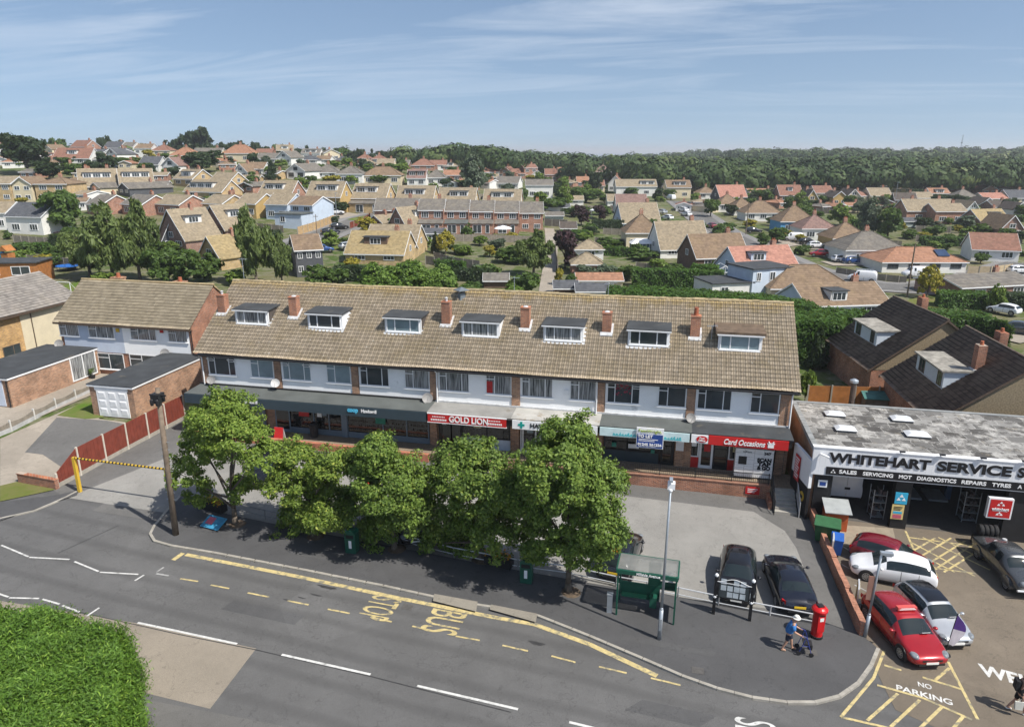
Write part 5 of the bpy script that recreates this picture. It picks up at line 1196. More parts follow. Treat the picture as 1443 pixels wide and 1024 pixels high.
# walker at the right edge
p0 = N(1432, 1003); p0 = (p0[0], p0[1], base(p0[0]) + .012)
def walker(t):
    P = {'pelvis': ((0, 0, .92), .14), 'waist': ((.0, 0, 1.08), .14), 'chest': ((.03, 0, 1.33), (.17, .14)), 'neck': ((.05, 0, 1.52), .06), 'head': ((.08, 0, 1.63), .09), 'crown': ((.08, 0, 1.73), .085)}
    for s, k in (('L', 1), ('R', -1)):
        st = -.26 * k
        P.update({'hip' + s: ((0, .09 * k, .86), .09), 'knee' + s: ((.05 + st * .5, .1 * k, .48), .062), 'ankle' + s: ((-.05 + st, .1 * k, .09), .042), 'toe' + s: ((.12 + st, .11 * k, .04), .04), 'sho' + s: ((.03, .2 * k, 1.42), .07), 'elb' + s: ((-.02 + .1 * k, .26 * k, 1.14), .048), 'wri' + s: ((.1 + .12 * k, .26 * k, .92), .035), 'palm' + s: ((.13 + .12 * k, .26 * k, .85), .033)})
    body_chain(t, P, skin)
    limb(t, 'jacket', [((-.01, 0, .86), (.17, .15)), ((0, 0, 1.08), (.17, .15)), ((.03, 0, 1.33), (.2, .165)), ((.04, 0, 1.47), (.12, .08))], cloth_k)
    for s in (1, -1):
        limb(t, 'sleeve', [((.03, .15 * s, 1.41), .085), ((0, .23 * s, 1.3), .075), ((-.02 + .1 * s, .26 * s, 1.14), .06), ((.08 + .11 * s, .26 * s, .97), .05)], cloth_k); limb(t, 'shorts_leg', [((0, .08 * s, .9), .125), ((.02 - .07 * s, .1 * s, .68), .1), ((.04 - .11 * s, .1 * s, .53), .09)], cloth_k)
        fingers(t, (.145 + .12 * s, .26 * s, .82), (.25, 0, -1), (1, 0, 0), (0, 1, 0), skin); limb(t, 'shoe', [((-.1 - .26 * s, .1 * s, .05), .048), ((.13 - .26 * s, .11 * s, .045), .045)], hat_w)
    face_bits(t, Vector((.08, 0, 1.64)), .095)
    m = MB(); m.lathe([(.1, -.1), (.108, 0), (.095, .07), (.05, .105)], (.065, 0, 1.66), 14); m.build('hair', plain('brown_hair', (.06, .035, .02), .7), t)
    m = MB(); m.box(-.27, -.13, -.16, .16, 1.08, 1.5); m.build('backpack', cloth_k, t)
person('person in black with bare calves and white shoes walking at the right edge', p0, rad(-5), walker)
t = thing('carrier_bag', 'pale carrier bag hanging at the side of the person in black', 'bag', (p0[0] - .12, p0[1] - .28, p0[2] + .38)); c = MB(); c.hexa([(-.13, -.06, 0), (.13, -.06, 0), (.13, .06, 0), (-.13, .06, 0)], [(-.16, -.03, .34), (.16, -.03, .34), (.16, .03, .34), (-.16, .03, .34)]); c.tube((-.08, 0, .34), (.12, .02, .5), .008, 5); c.tube((.1, 0, .34), (.13, .02, .5), .008, 5); c.build('bag', plain('bag_white', (.55, .55, .5), .6), t)
# ================================================================ the vehicle workshop
kf = NT('patched_flat_roof'); po = kf.pos(); s_ = kf.sep(po)
bt = kf.n('ShaderNodeTexBrick'); bt.inputs['Scale'].default_value = 1; bt.inputs['Brick Width'].default_value = 1.15; bt.inputs['Row Height'].default_value = .95; bt.inputs['Mortar Size'].default_value = .02; bt.inputs['Bias'].default_value = .1
bt.inputs['Color1'].default_value = (.30, .295, .28, 1); bt.inputs['Color2'].default_value = (.075, .072, .068, 1); bt.inputs['Mortar'].default_value = (.34, .335, .32, 1)
nv = kf.n('ShaderNodeVectorMath', operation='ADD'); kf.l(po, nv.inputs[0]); kf.l(kf.comb(kf.math('MULTIPLY', kf.noise(po, 1.1, 5, .7), .55), kf.math('MULTIPLY', kf.noise(po, .9, 5, .7), .5)), nv.inputs[1]); kf.l(nv.outputs[0], bt.inputs['Vector'])
c_ = kf.mix(kf.ramp(kf.noise(po, .7, 7, .7), [(.5, 0.0), (.62, .9)]), bt.outputs[0], (.42, .41, .385)); c_ = kf.mix(kf.math('MULTIPLY', kf.ramp(kf.noise(po, 1.3, 7, .8), [(.52, 0.0), (.59, 1.0)]), .85), c_, (.062, .058, .054)); c_ = kf.mix(kf.math('MULTIPLY', kf.ramp(kf.noise(po, 1.6, 4, .7), [(.6, 0.0), (.7, 1.0)]), .5), c_, (.24, .20, .13))
kf.rs(.9, .25); kf.col(c_); kf.bump(kf.noise(po, 5, 4), .3, .02)
ws = thing('workshop', 'flat roofed vehicle repair workshop with a long white and black fascia', 'building', (0, 0, 0))
X0, X1, Y0, Y1, ZR = 42.76, 72.0, -3.72, 4.65, 4.5
c = MB(); c.box(X0 + .3, X1, Y0 + .25, Y1, ZR - .25, ZR); c.build('flat_roof', kf.m, ws)
c = MB(); c.box(X0, X0 + .298, Y0, Y1, ZR - .22, ZR + .06); c.box(X0 + .3, X1, Y1 - .2, Y1 + .1, ZR - .2, ZR + .05)
for k in range(8): c.box(X0 - .02, X0 + .31, Y0 + .3 + k * 1.04, Y0 + .34 + k * 1.04, ZR + .02, ZR + .085)
c.build('parapet', lead if 0 else plain('grey_capping', (.26, .27, .27), .7, .25, 2), ws)
for px, py, w, d, r in ((1176, 585.5, 1.15, .75, 0), (1191, 606.5, 1.15, .75, 0), (1270, 592.5, 1.2, .8, .06), (1292, 614.5, 1.3, .8, .06)):
    p = PZ(px, py, ZR); c = MB(); c.box(p[0] - w / 2, p[0] + w / 2, p[1] - d / 2, p[1] + d / 2, ZR + .002, ZR + .14); sk = c.build('rooflight', plain('rooflight_kerb', (.12, .125, .13), .7), ws)
    c = MB(); w2, d2 = w / 2 + .04, d / 2 + .04
    c.hexa([(p[0] - w2, p[1] - d2, ZR + .141), (p[0] + w2, p[1] - d2, ZR + .141), (p[0] + w2, p[1] + d2, ZR + .141), (p[0] - w2, p[1] + d2, ZR + .141)], [(p[0] - w2 * .6, p[1] - d2 * .6, ZR + .27), (p[0] + w2 * .6, p[1] - d2 * .6, ZR + .27), (p[0] + w2 * .6, p[1] + d2 * .6, ZR + .27), (p[0] - w2 * .6, p[1] + d2 * .6, ZR + .27)]); c.build('dome', plain('rooflight_dome', (.62, .64, .66), .3, .15, 3), sk)
c = MB(); c.box(X0 + .05, X0 + .3, Y0 + .3, Y1 - .05, -.2, ZR - .25); c.build('side_wall', brick('workshop_brick', (.36, .19, .10), (.28, .14, .08), (.3, .24, .2)), ws)
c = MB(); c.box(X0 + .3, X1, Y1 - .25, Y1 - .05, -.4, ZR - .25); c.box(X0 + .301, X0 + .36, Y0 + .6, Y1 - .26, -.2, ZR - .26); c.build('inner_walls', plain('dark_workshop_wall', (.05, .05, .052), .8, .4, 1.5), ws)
for a, e in ((X0 + .301, 44.0), (47.45, 48.32), (53.25, 56.2), (60.5, 61.5)): c = MB(); c.box(a, e, Y0 + .12, Y0 + .55, -.4, ZR - .26); c.build('black_pier', plain('black_painted_wall', (.018, .018, .02), .6, .3, 2), ws)
kw = NT('ribbed_white_cladding'); o_ = kw.sep(kw.pos()); kw.rs(.5, .4); kw.col(kw.mix(kw.math('MULTIPLY', kw.ramp(kw.math('FRACT', kw.math('MULTIPLY', o_[0], 3.2)), [(0, 1.0), (.1, 0.0)]), .3), (.74, .75, .77), (.3, .3, .32)))
zfb, zst = PY(1166, 668, Y0 - .1)[2], PY(1166, 657, Y0 - .1)[2]
c = MB(); c.box(X0 - .02, X1, Y0 - .1, Y0 + .11, zfb - .06, ZR + .14); fa = c.build('fascia', kw.m, ws)
c = MB(); c.box(X0 - .05, X1, Y0 - .14, Y0 + .2, ZR + .142, ZR + .2); c.build('fascia_capping', white, fa)
for k in range(8): x = X0 + 4.6 + k * 2.05; c = MB(); c.box(x - .15, x + .15, Y0 - .30, Y0 - .18, ZR + .30, ZR + .37); c.tube((x, Y0, ZR + .2), (x, Y0 - .22, ZR + .32), .02, 5); c.build('sign_light', dark, fa)
# wing wall at the corner beside the steps
wa, we = Vector((42.78, -3.75, 0)), Vector((42.28, -1.1, 0)); n_ = Vector((-(we - wa).y, (we - wa).x, 0)).normalized() * .09
zt, zm = 3.75, 2.0
c = MB()
for z0, z1, m in ((-.1, zm, 1), (zm, zt, 0)): c.hexa([(*(wa - n_).xy, z0), (*(wa + n_).xy, z0), (*(we + n_).xy, z0), (*(we - n_).xy, z0)], [(*(wa - n_).xy, z1), (*(wa + n_).xy, z1), (*(we + n_).xy, z1), (*(we - n_).xy, z1)], m)
c.build('wing_wall', [white, MATS['black_painted_wall']], ws)
t = thing('workshop_sign', 'big black capitals across the white workshop fascia', 'sign', (0, Y0 - .1, 0))
def fx(px, py): return PY(px, py, Y0 - .1)
a, e = fx(1168, 648), fx(1311, 660); text('lettering', 'WHITEHART', black_t, t, ((a[0] + e[0]) / 2, -.022, zst + (ZR + .14 - zst) * .5), .78, width=e[0] - a[0], ext=.02, bold=.03)
for o in t.children: o.scale = (o.scale[0], 1.0, 1)
b0, e2 = fx(1320, 660), fx(1425, 668); text('lettering', 'SERVICE', black_t, t, ((b0[0] + e2[0]) / 2, -.022, zst + (ZR + .14 - zst) * .5), .78, width=e2[0] - b0[0], ext=.02, bold=.03)
text('lettering', "S", black_t, t, (fx(1439, 668)[0], -.022, zst + (ZR + .14 - zst) * .5), .78, ext=.02, bold=.03)
t = thing('trade_strip', 'black strip listing trades in white capitals under the workshop lettering', 'sign', (0, Y0 - .105, 0)); xs = fx(1164, 662)[0]
c = MB(); c.box(xs, X1 - .5, -.03, -.001, zfb, zst); c.build('strip', black_t, t)
for w_, p, q in (('SALES', 1182, 1206), ('SERVICING', 1216, 1258), ('MOT', 1267, 1284), ('DIAGNOSTICS', 1293, 1348), ('REPAIRS', 1357, 1391), ('TYRES', 1401, 1427), ('A', 1438, 1443)):
    a, e = fx(p, 665)[0], fx(q, 672)[0]; text('lettering', w_, white_t, t, ((a + e) / 2, -.04, (zfb + zst) / 2), .3, width=(e - a), bold=.008)
x = fx(1174, 663)[0]; c = MB(); z = (zfb + zst) / 2
for (dx, dz) in ((0, .07), (-.08, -.06), (.08, -.06)): c.profy([(x + dx - .06, z + dz - .05), (x + dx + .06, z + dz - .05), (x + dx, z + dz + .06)], -.045, -.031)
c.build('triangles', white_t, t)
def wsign(name, label, x0, x1, z0, z1, m, y=Y0 + .1, d=.05):
    t = thing(name, label, 'sign', ((x0 + x1) / 2, y, z0)); c = MB(); c.box(-(x1 - x0) / 2, (x1 - x0) / 2, -d, -.002, 0, z1 - z0); c.build('panel', m, t); return t
pA, pB = PY(1263, 693, Y0 + .1), PY(1275, 710, Y0 + .1)
t = wsign('workshop_notice', 'blue sign with three white triangles on the black pier', pA[0] - .02, pB[0] + .08, pB[2] + .0, pA[2], plain('sky_blue_sign', (.04, .38, .60), .5, .05)); H_ = pA[2] - pB[2]
c = MB()
for dx, dz in ((0, .62), (-.14, .32), (.14, .32)): c.profy([(dx - .11, dz * H_ - .0), (dx + .11, dz * H_), (dx, dz * H_ + .2)], -.065, -.051)
c.build('triangles', white_t, t)
t = wsign('workshop_notice', 'yellow, pink and blue notice below the blue sign on the black pier', pA[0] - .1, pB[0] + .0, pB[2] - .98, pB[2] - .06, plain('pale_yellow_sign', (.66, .52, .22), .5, .15, 4))
c = MB(); w = (pB[0] - pA[0]) * .42; c.box(-w, w, -.06, -.051, .06, .3); c.build('pink_band', MATS['pink_print'], t); c = MB(); c.box(-w, w, -.06, -.051, .36, .5); c.build('blue_band', MATS['sky_blue_sign'], t); c = MB()
for k in range(3): c.box(-w, w * (.6 + .2 * k), -.06, -.051, .58 + .09 * k, .62 + .09 * k)
c.build('small_print', black_t, t)
pA, pB = PY(1396, 702, Y0 - .1), PY(1421, 729, Y0 - .1); t = thing('box_sign', 'red illuminated box sign in a white frame on the black workshop wall', 'sign', ((pA[0] + pB[0]) / 2, Y0 + .1, pB[2])); w = (pB[0] - pA[0]) / 2; h = pA[2] - pB[2]
c = MB(); c.box(-w - .08, w + .08, -.28, -.0, -.08, h + .08); c.build('case', white, t); c = MB(); c.box(-w, w, -.295, -.281, 0, h); c.build('panel', red_s, t)
text('lettering', 'whitehart', white_t, t, (0, -.31, h * .48), .2, width=w * 1.6, bold=.006)
c = MB()
for dx, dz in ((0, .85), (-.12, .72), (.12, .72), (0, .26), (-.1, .17), (.1, .17)): c.profy([(dx - .08, dz * h - .05), (dx + .08, dz * h - .05), (dx, dz * h + .09)], -.305, -.296)
c.build('triangles', white_t, t); c = MB(); c.box(-w * .7, w * .7, -.305, -.296, h * .36, h * .39); c.build('small_print', white_t, t)
t = thing('wall_notice', 'tall red notice with white print on the white wing wall by the steps', 'sign', (42.43, -2.05, 1.72), math.atan2((wa - we).y, (wa - we).x)); c = MB(); c.box(-.38, .38, -.14, -.11, 0, 1.6); c.build('panel', red_s, t); c = MB()
for k in range(8): c.box(-.3, .3 - .1 * (k % 3), -.15, -.141, 1.36 - k * .17, 1.44 - k * .17)
c.build('small_print', white_t, t)
t = thing('round_sign', 'small round yellow sign on the black wing wall', 'sign', (42.66, -3.1, 1.15), math.atan2((wa - we).y, (wa - we).x)); c = MB(); c.T = Matrix.Rotation(rad(90), 4, 'X'); c.lathe([(.3, .1), (.3, .14)], (0, 0, 0), 20); c.build('disc', yellow_p, t); c = MB(); c.box(-.17, .17, -.15, -.141, -.1, .1); c.build('emblem', black_t, t)
t = wsign('workshop_notice', 'small white notice with blue print on the black corner pier', 43.25, 43.75, 2.1, 2.55, upvc); c = MB(); c.box(-.17, .17, -.06, -.051, .1, .34); c.build('blue_print', MATS['royal_blue_sign'], t)
c = thing('security_camera', 'white security camera on the corner of the workshop fascia', 'camera', (43.1, Y0 - .11, ZR - .25)); m_ = MB(); m_.tube((0, 0, 0), (.1, -.15, -.0), .03, 6); m_.tube((.02, -.1, .05), (.45, -.3, -.06), .06, 8); m_.build('housing', white, c)
# white van and kit inside the bays
vb = car('white van parked inside the left workshop bay, tail outward', (45.55, 1.35, base(45.5) + .02), rad(90), p_wht, 'van', L=4.7, name='van'); c = MB(); c.box(-2.33, -2.27, -.86, -.012, .5, 1.84); c.box(-2.33, -2.27, .012, .86, .5, 1.84); c.build('rear_door', p_wht, vb); c = MB(); c.box(-2.345, -2.331, -.2, .12, .95, 1.1); c.box(-2.345, -2.331, -.85, .85, .32, .46); c.build('handle', dark, vb)
stuff_m = plain('workshop_kit', (.12, .10, .10), .6, 1.2, 3)
for k, (x, y, w, h, lab) in enumerate(((47.0, -2.3, .7, 1.9, 'tall cluttered workshop shelf beside the white van'), (52.3, -1.4, .8, 2.0, 'tall cluttered tool rack on the right of the middle bay'))):
    t = thing('tool_rack', lab, 'rack', (x, y, base(x) + .02)); c = MB()
    for sx in (-1, 1):
        for sy in (-1, 1): c.box(sx * w / 2 - .02, sx * w / 2 + .02, sy * .4 - .02, sy * .4 + .02, 0, h)
    for q in range(4): c.box(-w / 2, w / 2, -.38, .38, .1 + q * h / 4, .13 + q * h / 4)
    c.build('frame', steel, t); c = MB()
    for q in range(22): a, b_, z = rnd.uniform(-w / 2, w / 2 - .2), rnd.uniform(-.36, .1), .135 + rnd.randrange(4) * h / 4; c.box(a, a + rnd.uniform(.08, .2), b_, b_ + .25, z, z + rnd.uniform(.1, .35))
    tag(c.build('tools', stuff_m, t), kind='stuff')
t = thing('vehicle_lift', 'two post vehicle lift standing inside the middle workshop bay', 'lift', (50.6, 1.2, base(50) + .02)); c = MB()
for s in (-1.5, 1.5): c.box(s - .15, s + .15, -.15, .15, 0, 3.4)
c.box(-1.5, 1.5, -.1, .1, 3.4, 3.5); c.build('posts', plain('lift_blue', (.05, .09, .16), .5), t); c = MB(); c.box(-1.3, -.2, -.8, .8, .1, .22); c.box(.2, 1.3, -.8, .8, .1, .22); c.build('ramps', steel, t)
# flue on the roof edge
p = PZ(1199, 568, ZR); zt_ = zat((p[0], Y1 + .3, 0), 533); t = thing('flue_pipe', 'tall brown flue pipe behind the left end of the workshop roof', 'flue', (p[0], Y1 + .35, .0)); c = MB(); c.tube((0, 0, -.2), (0, 0, zt_ - .35), .17, 12); c.build('pipe', plain('rusty_pipe', (.10, .07, .055), .7, .4, 4), t); c = MB(); c.lathe([(.17, 0), (.28, .05), (.28, .2), (.1, .3)], (0, 0, zt_ - .35), 12); c.build('cowl', steel, t)
# boundary wall and what stands along it
t = thing('boundary_wall', 'low red brick wall between the car park and the workshop yard', 'wall', (0, 0, 0)); c = MB(); a, e = N(1214, 898), N(1134, 709)
n = 14
d = (Vector(e[:2]) - Vector(a[:2])); nn = Vector((-d.y, d.x)).normalized() * .115
for k in range(n):
    p, q = Vector(a[:2]) + d * k / n, Vector(a[:2]) + d * (k + .999) / n; h = .62 + .0 * k + (.05 if k % 3 == 0 else 0)
    c.hexa([(*(p - nn), -.3), (*(q - nn), -.3), (*(q + nn), -.3), (*(p + nn), -.3)], [(*(p - nn), base(p.x) + h), (*(q - nn), base(p.x) + h), (*(q + nn), base(p.x) + h), (*(p + nn), base(p.x) + h)])
c.build('brickwork', rbrick2, t); c = MB(); n = 70
for k in range(n):
    p, q = Vector(a[:2]) + d * k / n, Vector(a[:2]) + d * (k + .93) / n; h = .63 + (.05 if (k // 5) % 3 == 0 else 0); n3 = nn * 1.15
    c.hexa([(*(p - n3), base(p.x) + h + .002), (*(q - n3), base(p.x) + h + .002), (*(q + n3), base(p.x) + h + .002), (*(p + n3), base(p.x) + h + .002)], [(*(p - n3), base(p.x) + h + .08), (*(q - n3), base(p.x) + h + .08), (*(q + n3), base(p.x) + h + .08), (*(p + n3), base(p.x) + h + .08)])
c.build('coping', plain('coping_brick', (.42, .20, .13), .85, .45, 4), t)
def aboard(px, py, lab, ang, m):
    p = N(px, py); t = thing('display_board', lab, 'sign', (p[0], p[1], base(p[0])), ang); prof = [(-.42, .05), (.42, .05), (.42, 1.05), (.3, 1.2), (-.3, 1.2), (-.42, 1.05)]
    c = MB(); c.profy(prof, -.035, .035); c.build('frame', silver, t); c = MB(); ip = [(x * .84, .13 + (z - .05) * .88) for x, z in prof]; c.profy(ip, -.05, -.036); c.profy(ip, .036, .05); c.build('panel', m, t); c = MB(); c.box(-.45, .45, -.3, .3, 0, .049); c.build('foot', dark, t)
pb_ = plain('faded_yellow_panel', (.60, .50, .26), .6, .5, 4)
aboard(1206, 850, 'yellow board with a rounded top at the wall by the white hatchback', rad(78), pb_); aboard(1171, 781, 'yellow board with a rounded top at the wall beside the blue bin', rad(78), pb_)
def wheelie(px, py, lab, m, w, d, h, nm='wheeled_bin'):
    p = N(px, py); t = thing(nm, lab, 'bin', (p[0], p[1], base(p[0]) + .02), rad(-12)); c = MB(); c.hexa([(-w * .42, -d * .4, .12), (w * .42, -d * .4, .12), (w * .42, d * .4, .12), (-w * .42, d * .4, .12)], [(-w / 2, -d / 2, h), (w / 2, -d / 2, h), (w / 2, d / 2, h), (-w / 2, d / 2, h)]); c.build('tub', m, t); c = MB(); c.hexa([(-w * .53, -d * .54, h + .002), (w * .53, -d * .54, h + .002), (w * .53, d * .54, h + .1), (-w * .53, d * .54, h + .1)], [(-w * .53, -d * .54, h + .04), (w * .53, -d * .54, h + .04), (w * .5, d * .5, h + .17), (-w * .5, d * .5, h + .17)]); c.build('lid', m, t)
    for s in (-1, 1): c = MB(); c.T = Matrix.Translation((s * w * .36, d * .3, .09)) @ Matrix.Rotation(rad(90), 4, 'Y'); c.lathe([(.05, -.03), (.09, -.03), (.09, .03), (.05, .03)], (0, 0, 0), 10); c.build('wheel', tyre_m, t)
wheelie(1163, 762, 'large green wheeled bin with a sloping lid by the boundary wall', plain('bin_green', (.035, .12, .05), .5, .25, 3), 1.3, 1.0, 1.1); wheelie(1177, 781, 'blue wheeled bin beside the yellow board', plain('bin_blue', (.02, .10, .38), .5, .2, 3), .6, .7, 1.0)
t = thing('storage_cage', 'orange sided storage box with a grey sloping lid at the workshop corner', 'storage box', (44.25, -4.3, base(44))); c = MB(); c.box(-.6, .6, -.5, .5, 0, 1.15); c.build('sides', plain('orange_red_panel', (.45, .10, .03), .6, .3, 3), t); c = MB(); c.hexa([(-.7, -.65, 1.16), (.75, -.65, 1.16), (.75, .6, 1.5), (-.7, .6, 1.5)], [(-.7, -.65, 1.21), (.75, -.65, 1.21), (.75, .6, 1.55), (-.7, .6, 1.55)]); c.build('lid', plain('grey_lid', (.34, .36, .36), .6, .2, 2), t)
# ================================================================ dark roofed chalets beyond the workshop
def chalet(name, label, rp0, rp1, zr, w_eave, ze, gable_m, roofm, zg, dorm=None, seed=0, T0=None):
    """ridge from rp0 (far) to rp1 (near), eaves w_eave either side at height ze"""
    a, e = Vector((rp0[0], rp0[1], 0)), Vector((rp1[0], rp1[1], 0)); L = (e - a).length; ang = math.atan2((e - a).y, (e - a).x)
    t = thing(name, label, 'house', (a.x, a.y, zg), ang)     # local x runs from far to near gable, local y>0 is to the right
    Z = zr - zg; E_ = ze - zg
    c = MB(); c.hexa([(.15, -w_eave + .45, -.3), (L - .15, -w_eave + .45, -.3), (L - .15, w_eave - .45, -.3), (.15, w_eave - .45, -.3)], [(.15, -w_eave + .45, E_), (L - .15, -w_eave + .45, E_), (L - .15, w_eave - .45, E_), (.15, w_eave - .45, E_)]); c.build('wall', rbrick, t)
    c = MB(); s = (Z - E_) / w_eave; c.prof([(-w_eave + .45, E_ + .005), (w_eave - .45, E_ + .005), (w_eave - .45, E_ + .40 * s), (0, Z - .1), (-w_eave + .45, E_ + .40 * s)], .12, L - .12); c.build('gable', gable_m, t)
    return t, L, Z, E_, s, ang
pebble = plain('pebble_dash', (.30, .24, .155), .95, .4, 9, bump=.6)
def dark_house(label, rp0, rp1, zr, w, ze, dorms, chims, name='chalet_house'):
    t, L, Z, E_, s, ang = chalet(name, label, rp0, rp1, zr, w, ze, pebble, tile_dark, -.25)
    for sd in (-1, 1):
        o = tile_slope('roof', tile_dark, t, -.1, L + .1, -w if sd < 0 else w, E_, 0, Z, colw=.33, rowl=.34, amp=.012, step=.085, per=3, flat=True)
    c = MB(); c.tube((-.1, 0, Z + .02), (L + .1, 0, Z + .02), .12, 8); c.build('ridge_tiles', tile_dark, t)
    c = MB()
    for x in (-.12, L + .05):
        for sd in (-1, 1): c.hexa([(x, 0, Z - .16), (x + .07, 0, Z - .16), (x + .07, sd * w, E_ - .18), (x, sd * w, E_ - .18)], [(x, 0, Z + .02), (x + .07, 0, Z + .02), (x + .07, sd * w, E_ + .0), (x, sd * w, E_ + .0)])
    c.build('bargeboard', plain('brown_board', (.10, .07, .05), .7, .3, 3), t)
    for x0, x1, yf, h, ws_ in dorms:                    # dormer on the left-hand slope (local y<0 faces the camera's left)
        zb = Z + s * yf * 1.0; zb = Z - s * abs(yf)
        yi = -(Z - (zb + h)) / s
        c = MB(); c.box(x0, x1, yf, min(yi + .3, -.05), zb - .15, zb + h); d = c.build('dormer', plain('pale_blue_boards', (.58, .64, .70), .6, .08, 2), t)
        c = MB(); c.hexa([(x0 - .15, yf - .25, zb + h + .002), (x1 + .15, yf - .25, zb + h + .002), (x1 + .15, yi + .45, zb + h + .06), (x0 - .15, yi + .45, zb + h + .06)], [(x0 - .15, yf - .25, zb + h + .12), (x1 + .15, yf - .25, zb + h + .12), (x1 + .15, yi + .5, zb + h + .2), (x0 - .15, yi + .5, zb + h + .2)]); c.build('dormer_roof', felt_w if 0 else plain('streaked_felt', (.34, .32, .28), .9, .6, 2.2), d)
        for wx, ww in ws_: bar(d, face(wx, yf, zb + .12), ww, h - .25, (.5,), plain('brown_frame', (.16, .12, .09), .6), pane, proud=.04, sill=False)
    for x, y, w_, h in chims:
        z = Z - s * abs(y); c = MB(); c.box(x - w_, x + w_, y - .3, y + .3, z - .5, z + h); ch = c.build('chimney', rbrick, t); c = MB(); c.lathe([(.14, 0), (.11, .3)], (x, y, z + h), 10); c.build('chimney_pot', MATS['terracotta'], ch); c = MB(); c.box(x - w_ - .08, x + w_ + .08, y - .42, y + .38, z - .45, z - .1); c.build('flashing', lead, ch)
    return t
r0, r1 = PZ(1260, 418, 7.2), PZ(1336, 451, 7.2)
print('H1', r0, r1)
dark_house('dark brown tiled chalet with a long white dormer, left of its twin beyond the workshop', r0, r1, 7.2, 6.1, 2.6, [(2.2, 7.2, -4.3, 1.35, ((2.6, 1.1), (5.9, .8)))], [(3.2, 1.2, .5, 1.5)])
r0, r1 = PZ(1362, 460, 7.2), PZ(1463, 514, 7.2)
dark_house('dark brown tiled chalet nearest the workshop with a white dormer and brick chimney', r0, r1, 7.2, 6.1, 2.6, [(2.3, 7.6, -4.2, 1.35, ((2.9, 1.1), (6.5, .8)))], [(7.2, -1.9, .35, 1.7), (3.2, 1.2, .5, 1.3)])
t = thing('orange_fence', 'bright orange timber fence behind the workshop roof', 'fence', (0, 0, 0)); a, e = N(1136, 572), N(1268, 577); c = MB(); c2 = MB(); n = 60
for k in range(n):
    x0, x1 = a[0] + (e[0] - a[0]) * k / n, a[0] + (e[0] - a[0]) * (k + .94) / n; y0 = a[1] + (e[1] - a[1]) * k / n; c.box(x0, x1, y0 - .02 - .01 * (k % 2), y0 + .02, -.3, 1.75)
for k in range(5): x = a[0] + (e[0] - a[0]) * k / 4; y = a[1] + (e[1] - a[1]) * k / 4; c2.box(x - .06, x + .06, y - .12, y - .031, -.3, 1.85)
c.build('boards', wood_o, t); c2.build('posts', plain('concrete_post', (.36, .33, .28), .9, .2, 3), t)
p = N(1232, 575); t = thing('garden_store', 'small shed with a teal roof behind the workshop', 'shed', (p[0], p[1] - .9, base(p[0]))); c = MB(); c.box(-1.2, 1.2, -.6, .6, 0, 1.3); c.build('box', wood_g, t); c = MB(); c.hexa([(-1.35, -.8, 1.302), (1.35, -.8, 1.302), (1.35, .8, 1.6), (-1.35, .8, 1.6)], [(-1.35, -.8, 1.36), (1.35, -.8, 1.36), (1.35, .8, 1.66), (-1.35, .8, 1.66)]); c.build('roof', plain('teal_felt', (.07, .20, .18), .7, .3, 2), t)
# ================================================================ houses and drives left of the parade
sheet('drive', [(0, 685), (25, 680), (80, 689), (112, 668), (186, 596), (140, 590), (132, 560), (0, 618)], conc_d, dz=.012)
sheet('drive_patch', [(35, 637), (80, 588), (150, 592), (180, 598), (90, 660), (60, 640)], a_path, dz=.018)
sheet('front_lawn', [(80, 585), (128, 560), (142, 556), (146, 588), (120, 590)], lawn, dz=.03)
sheet('path', [(-45, -8.5), (-13.8, -8.5), (-13.8, 9.45), (-17.5, 9.45), (-17.5, -.1), (-45, -.1)], conc_d, dz=.015, world=True)
t = thing('front_wall', 'low brick wall stub at the front of the left drive', 'wall', (0, 0, 0)); a, e = N(26, 680), N(79, 690); c = MB(); c.hexa([(a[0], a[1], .4), (e[0], e[1], .4), (e[0] + .05, e[1] + .23, .4), (a[0] + .05, a[1] + .23, .4)], [(a[0], a[1], a[2] + .62), (e[0], e[1], e[2] + .62), (e[0] + .05, e[1] + .23, e[2] + .62), (a[0] + .05, a[1] + .23, a[2] + .62)]); c.build('brickwork', rbrick, t)
c = MB(); c.hexa([(a[0] - .03, a[1] - .03, a[2] + .622), (e[0] + .03, e[1] - .03, e[2] + .622), (e[0] + .08, e[1] + .26, e[2] + .622), (a[0] + .02, a[1] + .26, a[2] + .622)], [(a[0] - .03, a[1] - .03, a[2] + .68), (e[0] + .03, e[1] - .03, e[2] + .68), (e[0] + .08, e[1] + .26, e[2] + .68), (a[0] + .02, a[1] + .26, a[2] + .68)]); c.build('coping', rbrick2, t)
t = thing('timber_fence', 'red stained fence with pale concrete posts beside the car park entrance', 'fence', (0, 0, 0)); ks = [(82, 687), (114, 670), (150, 650), (181, 633), (210, 617.5), (235, 604), (261, 590)]; ps = [N(*q) for q in ks]
